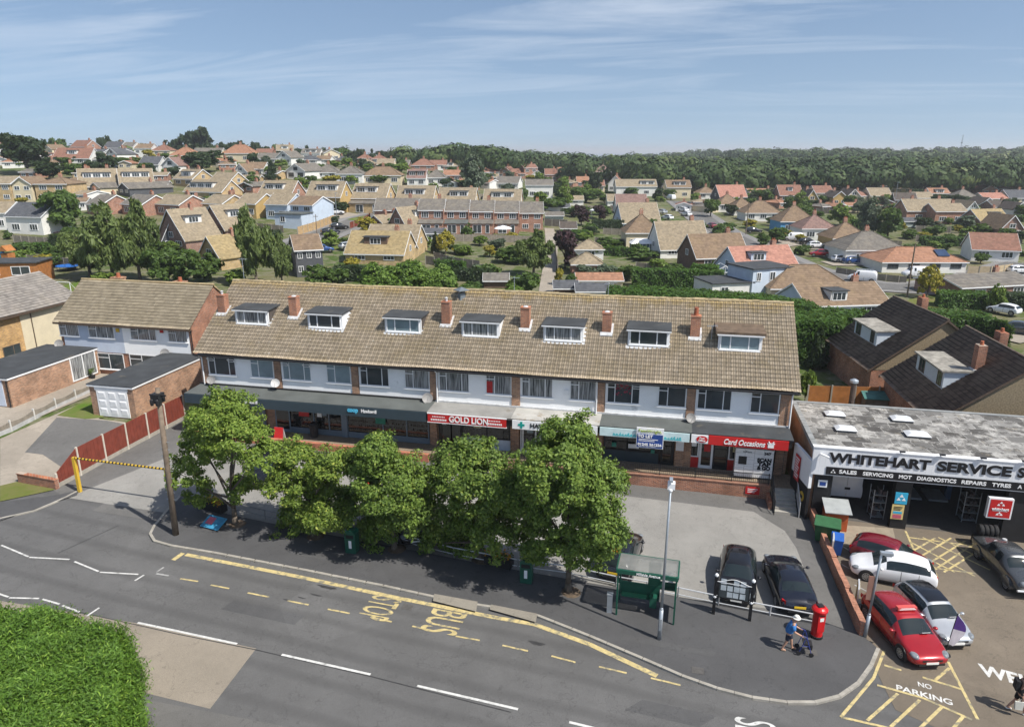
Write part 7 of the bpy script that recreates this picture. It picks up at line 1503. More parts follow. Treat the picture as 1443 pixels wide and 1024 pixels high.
HS = r"""
-8 12 197 207 216|red roofed house half cut off at the far left skyline|wl=w rf=r
76 127 209 223 233|white house with a wide red roof and two dormers below the left skyline|rf=r dorm=.35,.62,w ch=1
96 126 198 207 214|red tiled house with a brick gable on the left skyline|wl=r rf=r yaw=-25
146 171 200 208 216|slate roofed white house high on the left skyline|rf=s yaw=-10
149 168 209 217 226|white gabled house with slate roof below another slate roof on the left|k=g rf=s yaw=-25
188 214 203 209 217|white house with a brown roof on the skyline, left of another like it|rf=b
215 240 204 212 219|red hip roofed house on the skyline between a white house and orange roofs|k=h rf=r wl=c
197 224 221 232 242|low white house with blue grey slate roof beside a white gable|rf=s
228 254 222 233 246|white gabled house with a dark red roof and tall black windows|k=g rf=m yaw=-15 dkf=1
240 276 208 219 227|orange hip roofed house left of the grey brown roof on the skyline|k=h rf=o wl=c
272 311 209 218 226|long grey brown roofed house under the big dark oak on the skyline|rf=g wl=c
315 357 204 216 228|cream house with a bright orange hipped roof on the left skyline|k=h rf=o wl=c
360 388 210 216 222|small red roofed white house right of the orange hipped roof|rf=r
362 390 216 224 232|white house with a wide grey roof, left of a white gable|rf=g
389 412 213 222 233|bright white gabled house right of a grey roof, left of a purple tree|k=g rf=g yaw=-20
425 451 210 216 223|white chalet with a pale dormer on the skyline beside a purple tree|rf=g dorm=.2,.8,w
329 350 231 246 251|white steep gabled cottage with a brown wing|k=g rf=b yaw=-15 d=7
345 372 229 238 249|brown roofed white wing right of the steep white gable|rf=b ch=0
403 432 231 241 253|white gabled house with black trim and a grey roof|k=g rf=g yaw=-20 dkf=1 d=11
441 478 232 243 252|white house with a grey hipped roof beside the black trimmed gable|k=h rf=g
53 98 250 259 285|yellow brick house with a hipped brown roof, right end of its row at left|k=h rf=b wl=y d=9
21 48 250 260 285|cream gabled house in the middle of the left yellow row|k=g rf=b wl=c nw=2 ch=0
-12 19 249 259 285|yellow brick house at the far left with a brown roof|rf=t wl=y ch=0
120 162 238 262 273|ochre chalet with a dark red and white dormer, left of its twin|wl=o yaw=28 dorm=.12,.85,w ch=2
176 214 238 259 272|dark gabled tan chalet with a white dormer ending in a red panel|wl=n yaw=28 dorm=.1,.9,w
124 147 258 268 275|cream gabled bungalow in front of the ochre chalet|k=g wl=c rf=g yaw=-35 d=11 ch=0
163 189 258 270 276|navy gabled bungalow with a grey roof and yellow side wall|k=g wl=g rf=g yaw=-40 d=12 ch=1
119 150 275 288 303|brick terrace house with grey tan roof, first of the row behind the birches|wl=r rf=g yaw=-28
168 207 275 288 304|brick terrace house second in the row behind the birches|wl=r rf=g yaw=-28
214 260 275 288 305|brick terrace house with a bold red gable, third in the row behind the birches|wl=r rf=t yaw=-28
284 318 275 287 305|yellow gabled terrace house fourth in the row, left of the ochre one|wl=y rf=t yaw=-25
332 364 273 287 307|ochre brick terrace house with white windows left of two pale blue ones|wl=o rf=t yaw=-22 ch=0
374 408 273 288 310|pale blue terrace house with a flat roofed wing below it|wl=b rf=t yaw=-18 ch=0
409 444 277 289 316|pale blue end terrace house with a white gable end by the road|wl=b rf=b yaw=-22 ch=0
242 276 239 252 263|tan chalet with yellow gable, leftmost of two above the solar panelled roof|wl=y yaw=-25 dorm=.3,.8,w ch=2
291 326 243 258 267|tan chalet with a tall yellow gable above the solar panelled roof|wl=y yaw=-25 ch=2
256 318 254 270 283|tan roofed chalet with a solar panel and a long white dormer|wl=y yaw=-20 dorm=.08,.7,w solar=.35 ch=0
364 413 255 274 291|tan chalet with a dark and white dormer and brick gable|wl=r yaw=-12 dorm=.15,.7,w ch=0
432 482 256 277 301|tan chalet with a white dormer beside a parked white car|wl=o yaw=-10 dorm=.25,.85,w ch=0
495 545 259 279 299|tan chalet with a white dormer over a tiled porch and green front lawn|wl=y yaw=-10 dorm=.1,.7,w lean=1 ch=0
558 610 262 283 300|tan chalet roof left of another two behind the brick terrace|wl=y yaw=-8 dorm=.2,.75,w ch=0
617 669 265 284 300|tan chalet roof in the middle of three behind the brick terrace|wl=y yaw=-6 dorm=.3,.8,w ch=0
681 733 267 285 300|tan chalet roof right of the other two behind the brick terrace|wl=y yaw=-6 dorm=.2,.8,w ch=0
529 590 280 296 318|grey roofed brick house forming the left end of the brick terrace|wl=r rf=g ch=1
591 626 281 296 328|brick terrace house with dark framed windows, left of four with porches|wl=r rf=g lean=1 ch=1 grp=T
627 661 282 297 328|brick terrace house beside a green bush at its patio door|wl=r rf=g lean=2 ch=0 grp=T
662 696 283 298 328|brick terrace house with a white door behind a garden shrub|wl=r rf=g lean=1 ch=1 grp=T
697 731 284 299 328|brick terrace house with a white parasol on its patio|wl=r rf=g lean=1 ch=0 grp=T
732 765 285 300 327|right end brick terrace house with a big white framed window|wl=r rf=g ch=1 grp=T
216 272 296 336 352|steep tan roofed house with dark red gable and a wide white dormer|k=g wl=k yaw=-35 d=7.5 dorm=.25,.7,w
280 325 290 322 337|steep tan roofed house behind with red gable and a smaller white dormer|k=g wl=k yaw=-35 d=7.5 dorm=.3,.7,w ch=0
277 318 334 367 378|steep tan roofed house with a yellow gable in front of two red gabled ones|k=g wl=y yaw=-35 d=7.5 rf=T
234 257 311 342 351|grey gabled house with a tan roof behind the birches|k=g wl=g yaw=18 d=9 ch=0
421 455 331 352 390|grey clad house with three small white windows over yellow brick|wl=g rf=b yaw=22 nw=3 ch=0 d=9
8 66 286 305 330|white bungalow with a shiny slate blue roof below the yellow row|rf=s yaw=-12 ch=0
-25 12 285 300 324|tan roofed bungalow at the far left beside the slate blue roof|ch=0
486 570 326 364 373|golden lichened chalet with a dark brown dormer behind the parade|rf=T wl=y yaw=-8 dorm=.28,.68,n d=9
514 586 317 346 362|tan chalet with yellow gable just behind the golden lichened one|rf=t wl=y yaw=-8 d=9
517 541 304 318 326|small red gabled tan house behind the golden lichened chalet|k=g wl=k yaw=-35 d=10 ch=2
547 574 293 318 329|steep tan gabled house with tall brick chimney and white side dormer|k=g wl=k yaw=-38 d=10 dorm=.4,.8,w
574 600 239 251 263|white house with a red brown mansard of white windows|rf=m dorm=.05,.95,n ch=0
601 627 239 250 262|white house with grey hipped roof joined to the mansard house|k=h rf=g
511 565 235 247 260|cream house with a brown and orange hipped roof|k=h rf=b wl=c nw=3
474 511 234 245 259|white hip roofed house left of the cream one|k=h rf=g
505 526 224 232 238|tan hipped house on the rise left of a second tan roof|k=h rf=t wl=k
531 555 224 233 239|tan roofed house on the rise with a white window|rf=t wl=c
554 576 226 233 238|small grey roofed house under the dark wood|rf=g wl=k
580 612 224 233 240|wide red hipped roof at the foot of the dark wood|k=h rf=r wl=r
504 521 217 223 228|small red roof below the tall fir|k=h rf=r wl=r
524 542 218 224 229|small red roof right of the tall fir|k=h rf=r wl=r
625 650 240 247 258|red roofed brick house left of the large grey green tree|wl=r rf=o
698 730 249 258 269|white house with grey roof and a white gable end|rf=g yaw=-12
741 779 253 261 279|white house with grey roof and a garden conservatory|rf=g ch=0
700 722 235 244 251|dark red gabled house at the left end of the red estate|k=g wl=r rf=r yaw=-20
723 740 238 245 251|red house next to the left end of the red estate|wl=r rf=r
748 766 240 247 253|white gabled red roofed house in the red estate|k=g rf=r
768 785 238 246 252|plain red roof left of the lime tree in the estate|wl=r rf=r
786 806 236 246 254|red brick house behind the lime green tree|wl=r rf=o
806 830 235 246 256|large orange red roof with white gable right of the lime tree|rf=o wl=c
838 862 232 240 247|dark red hipped house at the foot of the central wood|k=h wl=r rf=m
846 872 239 248 255|wide red roof below the dark red hipped house|wl=r rf=o
880 902 232 240 246|dark hipped red house under the wood|k=h wl=r rf=m
905 926 234 240 247|red house with a dark ridge right of the dark hipped one|wl=r rf=r
879 915 243 253 261|long plain red roof in the middle of the estate|wl=r rf=r ch=0
928 946 236 243 250|red house near the right end of the estate|wl=r rf=r
947 966 234 243 250|red house at the right end of the estate|wl=r rf=m
813 830 249 257 264|orange roofed house behind the dark cedar|wl=r rf=o
857 876 248 259 270|half timbered gabled house left of the tan chalet|k=g rf=r yaw=-15
834 852 254 262 271|half timbered house partly behind the dark cedar|wl=c rf=r
868 925 253 263 276|tan chalet with a white dormer at the end of the estate|rf=t dorm=.6,.95,w ch=0
939 973 254 264 279|orange brown chalet with a white dormer near the road|rf=b wl=c dorm=.3,.8,w
869 912 274 296 302|wide pinkish brown roof behind the tan one by the gardens|rf=m ch=0
876 931 286 318 324|tall tan roof in front of the pinkish brown one|wl=b yaw=10
882 930 302 328 351|cream bungalow with a brown hipped roof and brick chimney by the gardens|k=h rf=b wl=c
929 1000 312 353 364|white gabled tan chalet behind the long hedge|yaw=10 rf=t
978 1056 330 362 382|brown tiled house with a tile hung gable and one white window|wl=n rf=b yaw=12
1037 1128 347 379 402|pink red tiled house with a pale gable and grey dormer|rf=p wl=b yaw=14 dorm=.25,.5,b
1132 1255 399 438 450|brown lichened roof with a small white dormer behind the block hedge|rf=b wl=b yaw=8 dorm=.3,.5,w
1085 1200 373 406 428|brown hipped roof in front of the pink red tiled house|k=h rf=b wl=c ch=0
984 1010 263 272 281|white house with brown roof at the start of the road row|k=h rf=b
1013 1053 261 279 285|large salmon red roof with a slate side by the road|rf=p wl=g yaw=10 ch=1
1055 1082 266 271 280|low white house right of the salmon red roof|rf=o ch=0
1078 1094 266 275 282|small tan hipped bungalow right of the low white house|k=h
1098 1130 261 275 285|red brown chalet with a white arched window dormer|rf=r wl=r dorm=.4,.6,w
1134 1153 268 282 290|steep dark roofed ochre gable right of the yellow green tree|k=g wl=o rf=d d=9
1148 1173 262 272 285|red roofed cream house behind the steep ochre gable|rf=r wl=c
1173 1192 270 278 291|ochre gabled house left of the cream gable|k=g wl=o rf=d d=9
1193 1210 267 276 291|cream gabled house right of the ochre gable|k=g wl=c rf=d d=9
1012 1044 274 288 299|brown hipped bungalow first of the road row|k=h rf=b
1034 1063 279 293 304|brown hipped bungalow second of the road row|k=h rf=b
1050 1100 283 300 312|wide brown hipped bungalow third of the road row with white walls|k=h rf=b nw=3
1099 1148 290 312 329|brown hipped bungalow with bright blue walls|k=h rf=b wl=B
1129 1178 303 322 339|mauve brown roofed bungalow right of the bright blue one|k=h rf=m
1172 1224 313 336 354|brown hipped bungalow with ochre bay behind a white van|k=h rf=b wl=o
1190 1276 326 352 373|large dark grey hipped bungalow with white walls|k=h rf=g d=10
1242 1360 348 369 385|orange red hipped bungalow with white walls and a solar panel|k=h rf=o dkf=1 nw=4 solar=.7 d=9 ch=0
1342 1470 386 409 421|long grey roofed bungalow with a pale gable by the golden bush|rf=g wl=k yaw=14 d=9
1373 1428 329 352 369|red brown roof with a white gable at the right edge|rf=r yaw=-18 ch=0
1276 1345 281 297 313|long tan roofed brick house behind the right hand gardens|wl=r rf=t ch=2
1316 1360 287 298 316|brick house with tan roof and white windows in front of a longer tan roof|wl=r rf=t
1361 1377 284 294 306|pale green gabled house between brick ones on the right|k=g wl=W rf=t d=9 ch=0
1377 1428 295 319 324|bright golden lichened roof with a white dormer at right|wl=r rf=T yaw=15 dorm=.45,.75,w
1408 1440 304 327 334|dark brick gable at the right edge below the golden roof|k=g wl=k rf=b d=9 ch=0
1427 1447 286 295 305|white gabled house at the right edge above the golden roof|k=g rf=d d=8 ch=0
1400 1427 283 293 301|dark roofed house left of the white gable at the right edge|rf=d wl=k
1380 1402 279 291 297|white gabled house with brown trim on the right|k=g rf=d d=8 ch=0
1226 1256 265 276 284|tan roofed house at the right foot of the wood|wl=c
1262 1289 272 282 290|dark roofed house with white gable trim at the right|wl=k rf=d yaw=-15
1291 1316 271 280 287|tan roofed house between two dark roofs at the right|wl=k rf=t
1346 1380 267 279 287|grey hipped roof at the right foot of the wood|k=h wl=k rf=g
1386 1419 272 280 288|salmon roofed house at the right foot of the wood|wl=c rf=p
1421 1450 268 279 288|grey roofed house at the right edge under the wood|wl=c rf=s
811 850 338 351 366|tan hipped garage with a white wall behind the purple tree|k=h d=4.9 nw=1 ch=0
806 850 356 372 388|tan hipped brick garage in front of a white walled one|k=h wl=r d=4.9 nw=0 ch=0
813 877 387 395 406|long low shed with an orange roof behind the parade|rf=o wl=c d=4 nw=2 ch=0
783 812 398 406 417|brown shed with grey felt roof left of a blue grey one|rf=s wl=n d=3 nw=0 ch=0
812 857 405 414 421|pale blue grey flat shed just behind the parade roof|rf=s wl=b d=2.5 nw=0 ch=0
682 716 390 398 406|low flat grey roofed shed among bushes behind the parade|rf=g wl=n d=3.5 nw=0 ch=0
798 822 276 282 290|tan roofed white garage beyond the gardens|d=4.9 nw=1 ch=0
769 803 289 293 298|long white flat topped garage beyond the brick terrace|rf=s d=4 nw=2 ch=0
769 794 299 304 312|pale grey low garage behind the dark garden fence|rf=g wl=W d=4 nw=1 ch=0
856 876 274 283 291|tan roofed white garage left of the pinkish brown roof|d=4.9 nw=1 ch=0
790 812 313 321 328|black roofed white garden shed near the purple tree|rf=d d=3 nw=1 ch=0
596 626 322 329 341|white fronted flat roofed garage beside the brick terrace gardens|rf=s d=4.9 nw=1 ch=0
1265 1298 309 312 320|pale flat roofed car port among the right hand gardens|rf=s wl=W d=4 nw=0 ch=0
"""
def opt(v):
    if ',' in v: a = v.split(','); return (float(a[0]), float(a[1]), a[2])
    try: return float(v) if '.' in v or '-' in v else int(v)
    except ValueError: return v
for ln in HS.strip().splitlines():
    nums, lab, op = ln.split('|'); a = [float(q) for q in nums.split()]; kw = dict(o.split('=') for o in op.split())
    kw = {k_: opt(v) for k_, v in kw.items()}
    if kw.get('grp') == 'T': kw['grp'] = 'brick terrace houses'
    house(*a, lab, **kw)
rs = np.random.RandomState(21); BX = [[float(q) for q in l.split('|')[0].split()] for l in HS.strip().splitlines()]
WN = {'w': 'white', 'c': 'cream', 'r': 'brick', 'y': 'buff'}; RN = {'r': 'red', 'o': 'orange red', 'b': 'brown', 'g': 'grey', 't': 'tan', 's': 'slate'}
for X0_, X1_, Y0_, Y1_, cnt, rfs, wls, plc in ((0, 480, 214, 240, 46, 'robgts', 'wwwcr', 'packed into the far left hillside'), (480, 960, 238, 268, 46, 'rrobgt', 'rrcw', 'packed into the central estate'), (960, 1443, 268, 300, 26, 'robgtt', 'wrcr', 'tucked among the houses below the right wood'), (0, 480, 242, 300, 14, 'ttgb', 'ywr', 'tucked between the chalets on the left')):
    n_ = 0
    for _ in range(900):
        if n_ >= cnt: break
        w = rs.uniform(18, 27); x = rs.uniform(X0_, X1_); yb_ = rs.uniform(Y0_, Y1_); h = w * .58
        if yb_ - h < np.interp(x, [0, 300, 480, 700, 1443], [203, 201, 212, 232, 262]) - 3: continue
        if any(min(x + w / 2, b[1]) - max(x - w / 2, b[0]) > w * .25 and min(yb_, b[4]) - max(yb_ - h, b[2]) > h * .35 for b in BX): continue
        if any(abs(yb_ - np.interp(x, xs_, ys_)) < 10 and xs_[0] - 15 < x < xs_[-1] + 15 for xs_, ys_ in (([950, 985, 1015, 1060], [276, 304, 326, 348]), ([392, 440, 482, 540], [356, 337, 320, 302]))): continue
        wl_, rf_ = wls[int(rs.randint(len(wls)))], rfs[int(rs.randint(len(rfs)))]; lb_ = 'small %s house with a %s roof %s' % (WN[wl_], RN[rf_], plc); BX.append([x - w / 2, x + w / 2, yb_ - h, 0, yb_])
        house(x - w / 2, x + w / 2, yb_ - h, yb_ - h * .52, yb_, lb_, k='rgrh'[int(rs.randint(4))], wl=wl_, rf=rf_, yaw=float(rs.uniform(-32, 32)), d=7.5, dorm=(.3, .7, 'w') if rs.rand() < .2 else None, grp=lb_[6:]); n_ += 1
# white box dormer block and its black flat roof in the brown hipped house; its low extension
def flatbox(name, lab, px0, px1, py0, py1, d, wm, rm, cat='extension', wins=((.3, 1.2),), yaw=12):
    p = G((px0 + px1) / 2, py1); D = depth(p); w = (px1 - px0) * D / F; h = zat(p, py0) - p[2]; t = thing(name, lab, cat, p, PSI + rad(yaw)); c = MB(); c.box(-w / 2, w / 2, 0, d, -1, h - .15); c.build('wall', wm, t); c = MB(); c.box(-w / 2 - .2, w / 2 + .2, -.25, d + .2, h - .149, h + .03); c.build('flat_roof', rm, t)
    for u, ww in wins: win(t, -w / 2 + u * w, -.02, max(.3, h - 1.9), ww, min(1.3, h - .6))
    return t
flatbox('house_extension', 'white boxy upper extension with a black flat roof above the long hedge', 1052, 1118, 377, 422, 6, WALL['b'], felt, wins=((.15, .8), (.5, 1.0)), yaw=20)
flatbox('house_extension', 'low white extension with a black flat roof and rooflight above the long hedge', 1000, 1062, 398, 424, 6, WALL['w'], felt, yaw=12)
flatbox('house_extension', 'pale blue flat roofed wing below the pale blue terrace house', 386, 428, 301, 322, 5, WALL['b'], felt_g, yaw=-15)
flatbox('garden_room', 'orange timber garden room with white french doors and a dark flat roof', -30, 53, 370, 401, 5, wood_o, felt, 'garden room', wins=((.74, 2.6), (.35, 1.0)), yaw=8)
# ================================================================ trees
PROTO = {}
def proto(kind):
    if kind in PROTO: return PROTO[kind]
    rs = np.random.RandomState(hash(kind) % 1000 if 0 else sum(map(ord, kind)) * 7)
    K = {'b': (g_mid, 4200, .075, 'round'), 'd': (g_dark, 4200, .07, 'round'), 'l': (g_light, 3600, .075, 'round'), 'y': (g_yel, 3000, .08, 'round'), 'p': (g_pur, 4200, .075, 'round'), 'w': (g_birch, 11000, .045, 'weep'), 'g': (g_grey, 5000, .055, 'tall'), 'c': (g_dark, 4200, .06, 'cone'), 's': (g_mid, 2400, .10, 'bush'), 'S': (g_light, 2400, .10, 'bush'), 'x': (g_con, 4000, .065, 'dome'), 'm': (g_bush, 11000, .045, 'bush'), 'G': (g_grey, 2400, .1, 'bush'), 'Y': (g_yel, 3500, .06, 'egg')}[kind[0]]
    m, n, lf, sh = K; lob = []
    if sh in ('round', 'tall'):
        for i in range(11): a = i * 2.4; r = rs.uniform(.12, .3); z = rs.uniform(.2, .82); q = rs.uniform(.15, .23); lob.append((r * math.cos(a), r * math.sin(a), z, q, q, q * .8))
        lob.append((0, 0, .62, .3, .3, .28))
    elif sh == 'weep':
        for i in range(22): a = i * 2.4; r = rs.uniform(.05, .38); z = rs.uniform(.25, .85) * (1.08 - r); lob.append((r * math.cos(a), r * math.sin(a), z, .12, .12, .20))
    elif sh == 'cone':
        for i in range(10): z = .12 + .085 * i; q = .36 * (1 - i / 10.5); lob.append((rs.uniform(-.05, .05), rs.uniform(-.05, .05), z, q, q, .09))
    elif sh == 'egg': lob = [(0, 0, .42, .46, .46, .42), (0, 0, .62, .36, .36, .36)]
    elif sh == 'dome': lob = [(0, 0, .4, .5, .5, .5)]
    else:
        for i in range(8): a = i * 2.4; r = rs.uniform(.12, .32); z = rs.uniform(.2, .6); q = rs.uniform(.18, .28); lob.append((r * math.cos(a), r * math.sin(a), z, q, q, q * 1.1))
    t = thing('tree', 'x', 'tree'); tree_mesh(t, sum(map(ord, kind)), lob, n, int(n / 28), .085 if sh != 'weep' else .06, lf, m, .6, .035 if sh != 'bush' else .03, inner=.5 if sh not in ('egg', 'dome') else .93, spread=.85, aspect=1.5 if sh != 'weep' else 2.6, droop=1.4 if sh == 'weep' else 0, limbs=5)
    PROTO[kind] = [t, False]; return PROTO[kind]
def tree(px, pyb, w, h, kind, lab, grp=None):
    p = GC(px, pyb); D = depth(p); W_, H_ = w * D / F, max(h * D / F * .8, min(zat(p, pyb - h) - p[2], h * D / F * 2.2)) / .96
    v = kind + ('1' if int(px) % 2 else ''); pr = proto(v)
    if not pr[1]: t = pr[0]; pr[1] = True
    else: t = copy_tree(pr[0])
    t.name = 'shrub' if kind[0] in 'sSmGY' else 'tree'
    t.location = (p[0], p[1], p[2] - .05); t.rotation_euler = (0, 0, (px * 1.7) % 6.28); t.scale = (W_, W_, H_); tag(t, lab, 'shrub' if kind[0] in 'sSmGY' else 'tree')
    if grp: t['group'] = grp
    elif 'group' in t: del t['group']
    return t
TS = r"""
40 246 64 60 d|huge dark tree at the far left skyline|
10 200 34 18 l|pale green tree at the far left corner of the skyline|
82 210 26 18 b|mid green tree right of the huge dark tree|
92 326 60 62 b|round bright green tree beside the slate blue bungalow|
70 254 40 28 d|dark tree under the huge dark tree on the left|
104 252 32 24 b|green tree at the foot of the red dormered house|
132 247 34 22 d|dark bushy tree left of the ochre chalet roof|
152 243 34 26 d|dark tree behind the ochre chalet roof|
128 216 24 16 d|dark tree between two red roofs on the left skyline|
180 236 40 16 b|green tree row left of the low slate roofed house|
218 206 32 13 d|flat topped dark tree on the left skyline|
178 222 26 18 l|light green tree behind the white gable on the left|
210 224 20 14 y|yellowish tree among the white houses on the left hill|
278 212 50 34 d|big dark oak on the skyline left of the orange hipped roof|
286 243 54 32 d|broad dark tree above the solar panelled chalet|
384 254 24 28 c|dark conifer in front of the white cottages|
434 227 18 14 p|purple tree beside the white chalet on the skyline|
458 228 26 16 b|green tree right of the purple tree on the skyline|
424 268 24 22 l|light green tree between two tan chalets|
466 262 30 16 y|yellow green bush row below the grey hipped house|
355 262 22 18 s|dark shrub beside the tan chalet with a brick gable|
128 392 70 82 w|left weeping birch of the clump behind the semis|
160 396 78 106 w|tallest weeping birch in the middle of the clump behind the semis|
198 396 70 110 w|right weeping birch of the clump behind the semis|
110 374 22 40 p|purple leaved shrub under the left birch|
232 400 54 54 b|leafy green tree right of the birch clump|
264 400 56 52 b|leafy green tree behind the semi chimney|
294 396 40 40 s|rounded green bush below the yellow gabled house|
362 402 64 106 w|tall weeping tree behind the left end of the parade roof|
398 402 36 70 w|narrow weeping tree beside the grey clad house|
334 402 36 24 S|light green bush behind the leftmost parade chimney|
466 348 28 26 l|small round tree on the green by the left road|
450 402 52 34 s|grey green bushes in front of the grey clad house|
478 402 34 30 s|green bush between the grey clad house and the lichened chalet|
540 418 66 56 m|left part of the big bright bush behind the parade|
578 418 66 62 m|tallest part of the big bright bush behind the parade|
616 418 56 52 m|right part of the big bright bush behind the parade|
660 422 44 30 s|bush by the ventilation cowl on the parade ridge|
628 358 26 32 Y|golden conifer in the brick terrace gardens|
614 356 18 30 c|dark conifer beside the golden one in the terrace gardens|
659 338 18 24 s|round green bush at a terrace patio door|
598 348 26 18 S|yellow green shrub left of the golden conifer|
650 358 34 16 s|low dark hedge like shrub in the terrace gardens|
676 346 24 16 S|light shrub in the terrace garden beds|
700 352 26 18 G|grey shrub with white flowers in the terrace gardens|
722 340 22 14 y|yellow flowering shrub at the terrace fence|
690 362 22 18 y|golden shrub above the curved wooden fence|
688 392 46 26 s|dark green shrub beside the low grey shed|
718 370 44 30 s|shrub at the left foot of the garden willow|
752 388 58 62 w|weeping garden tree left of the purple tree|
740 420 50 46 s|dark evergreen bush mass below the weeping garden tree|
724 424 40 28 m|bright laurel bush just over the parade ridge|
700 428 40 22 s|green bush just over the parade ridge by the low shed|
796 378 40 56 p|large purple tree by the garden track|
819 318 30 30 p|smaller purple tree beyond the garden track|
844 310 22 22 p|small purple tree beside the white gazebo|
836 364 26 22 s|olive shrub behind the white walled garage|
788 402 15 26 y|bright yellow shrub by the garden track|
806 404 20 24 s|dark shrub next to the bright yellow one|
824 390 26 20 G|grey shrub left of the orange roofed shed|
852 396 34 26 G|silver shrub behind the orange roofed shed|
884 394 40 26 s|green shrub behind the hedge with a yellow top|
905 366 44 16 s|clipped green shrubs below the cream bungalow|
860 348 44 16 s|dark hedge shrub left of the cream bungalow|
830 328 26 16 s|bright round shrub by the white gazebo|
810 306 26 20 s|dark green shrub under the smaller purple tree|
778 296 44 22 s|green bushes beyond the end of the brick terrace|
796 290 26 34 l|bright lime green tree in front of the red estate|
782 280 16 24 d|dark narrow tree left of the lime green one|
838 272 22 32 d|dark cedar among the half timbered houses|
826 286 40 20 b|green trees below the dark cedar|
850 304 30 18 s|dark shrub left of the pinkish brown roof|
920 262 40 20 b|dark green tree behind the tan chalet of the estate|
944 392 34 26 s|round dark shrub in front of the white gabled tan chalet|
668 272 44 56 g|large grey green tree among the white houses|
554 256 36 20 s|green shrubs in front of the cream hipped house|
535 260 28 14 b|tree at the corner of the cream hipped house|
490 256 20 16 S|light shrub by the white hip roofed house|
1008 268 26 24 l|bright green tree at the edge of the wood by the road|
1001 306 28 26 b|dark tree beside the far road|
1128 292 24 26 l|yellow green tree among the road row houses|
1184 318 36 34 l|light tree above the brown hipped bungalow|
1222 332 38 56 g|tall grey green tree in the right hand gardens|
1250 336 42 46 b|broad green tree in the right hand gardens|
1018 330 36 20 s|bushes at the bend of the far road|
1074 346 20 22 s|dark round shrub by the silver car|
1058 322 24 14 y|yellow hedge shrub by the far road|
1270 324 14 12 y|small golden bush by the pale car port|
1306 420 32 44 Y|golden clipped bush beside the telegraph pole on the right|
1316 334 34 20 s|dark shrub in the right hand gardens|
1384 330 36 18 s|dark evergreen above the red brown roof|
1350 328 14 12 y|lime shrub in the right hand gardens|
1336 316 16 11 S|clipped round bush in front of the brick houses|
1336 346 30 20 s|green shrub behind the orange red bungalow|
1300 336 24 10 y|orange flowering hedge bush in the right hand gardens|
1402 440 26 44 l|thin young tree by the white car at the right edge|
1150 520 34 62 c|dark spruce in front of the block hedge|
1130 505 26 40 s|dark shrub left of the spruce|
1138 478 28 30 p|purple shrub against the block hedge|
1134 566 26 50 S|bright yellow green shrub at the end of the parade|
150 400 40 18 S|yellow green shrubs along the back lawn|
30 372 40 22 S|light shrub beside the garden room|
58 352 22 14 s|dark shrub below the white bungalow|
82 368 30 24 b|reddish green tree beside the grey garden fence|
84 336 18 10 p|dark red shrub by the round bright tree|
"""
SM = {}
for ln in TS.strip().splitlines():
    a, lab, _ = ln.split('|'); a = a.split(); tree(*[float(q) for q in a[:4]], a[4], lab)
# skyline and hedgerow trees nobody can tell apart
rs = np.random.RandomState(77); G_SKY = 'trees along the left skyline'
for i, px in enumerate(list(range(300, 580, 15)) + [146, 162, 236, 250]):
    y = np.interp(px, [140, 300, 420, 480, 580], [205, 213, 214, 219, 226]) + rs.uniform(-1, 2); tree(px + rs.uniform(-3, 3), y, rs.uniform(20, 30), rs.uniform(13, 19), 'd' if i % 3 else 'c' if i % 2 else 'b', 'dark tree in the line along the skyline left of the wood', G_SKY)
G_TOWN = 'garden trees between the far houses'
for i, (px, py) in enumerate([(348, 224), (322, 234), (396, 236), (376, 232), (452, 246), (418, 250), (246, 252), (330, 262), (350, 272), (490, 236), (520, 240), (546, 242), (566, 244), (630, 266), (640, 252), (690, 256), (690, 282), (716, 274), (738, 282), (760, 260), (756, 272), (828, 258), (870, 262), (900, 268), (930, 256), (975, 268), (980, 286), (860, 286), (890, 276), (1030, 304), (1060, 282), (1088, 290), (1110, 296), (1126, 300), (1160, 296), (1090, 318), (1240, 290), (1256, 300), (1210, 296), (1330, 296), (1370, 300), (1312, 304), (1290, 296), (1300, 322), (1360, 336), (1400, 330), (1420, 296), (1346, 300)] + [(rs.uniform(0, 1443), 0) for _ in range(90)]):
    if not py: py = np.interp(px, [0, 300, 480, 700, 960, 1443], [232, 228, 238, 256, 280, 290]) + rs.uniform(-6, 24)
    tree(px, py, rs.uniform(16, 28), rs.uniform(11, 20), 'bdlgbSd'[i % 7], 'small garden tree tucked between the far houses', G_TOWN)
rs = np.random.RandomState(31); GS = 'shrubs in the gardens between the houses'; n_ = 0
while n_ < 120:
    px, py = rs.uniform(0, 1443), 238 + 150 * rs.rand() ** 1.3
    if any(abs(py - np.interp(px, xs_, ys_)) < 9 and xs_[0] - 10 < px < xs_[-1] + 10 for xs_, ys_ in (([958, 985, 1015, 1060, 1125, 1180, 1240, 1345], [284, 304, 326, 348, 377, 394, 404, 406]), ([392, 440, 482, 540], [356, 337, 320, 302]), ([1300, 1380, 1443], [406, 392, 372]))): continue
    if abs(px - 775) < 14 and py > 318: continue
    w = rs.uniform(12, 26) * (.7 + (py - 238) / 180); tree(px, py, w, w * rs.uniform(.5, .8), 'sbSGsSyd'[int(rs.randint(8))], 'low garden shrub among the lawns and fences of the back gardens', GS); n_ += 1
n_ = 0
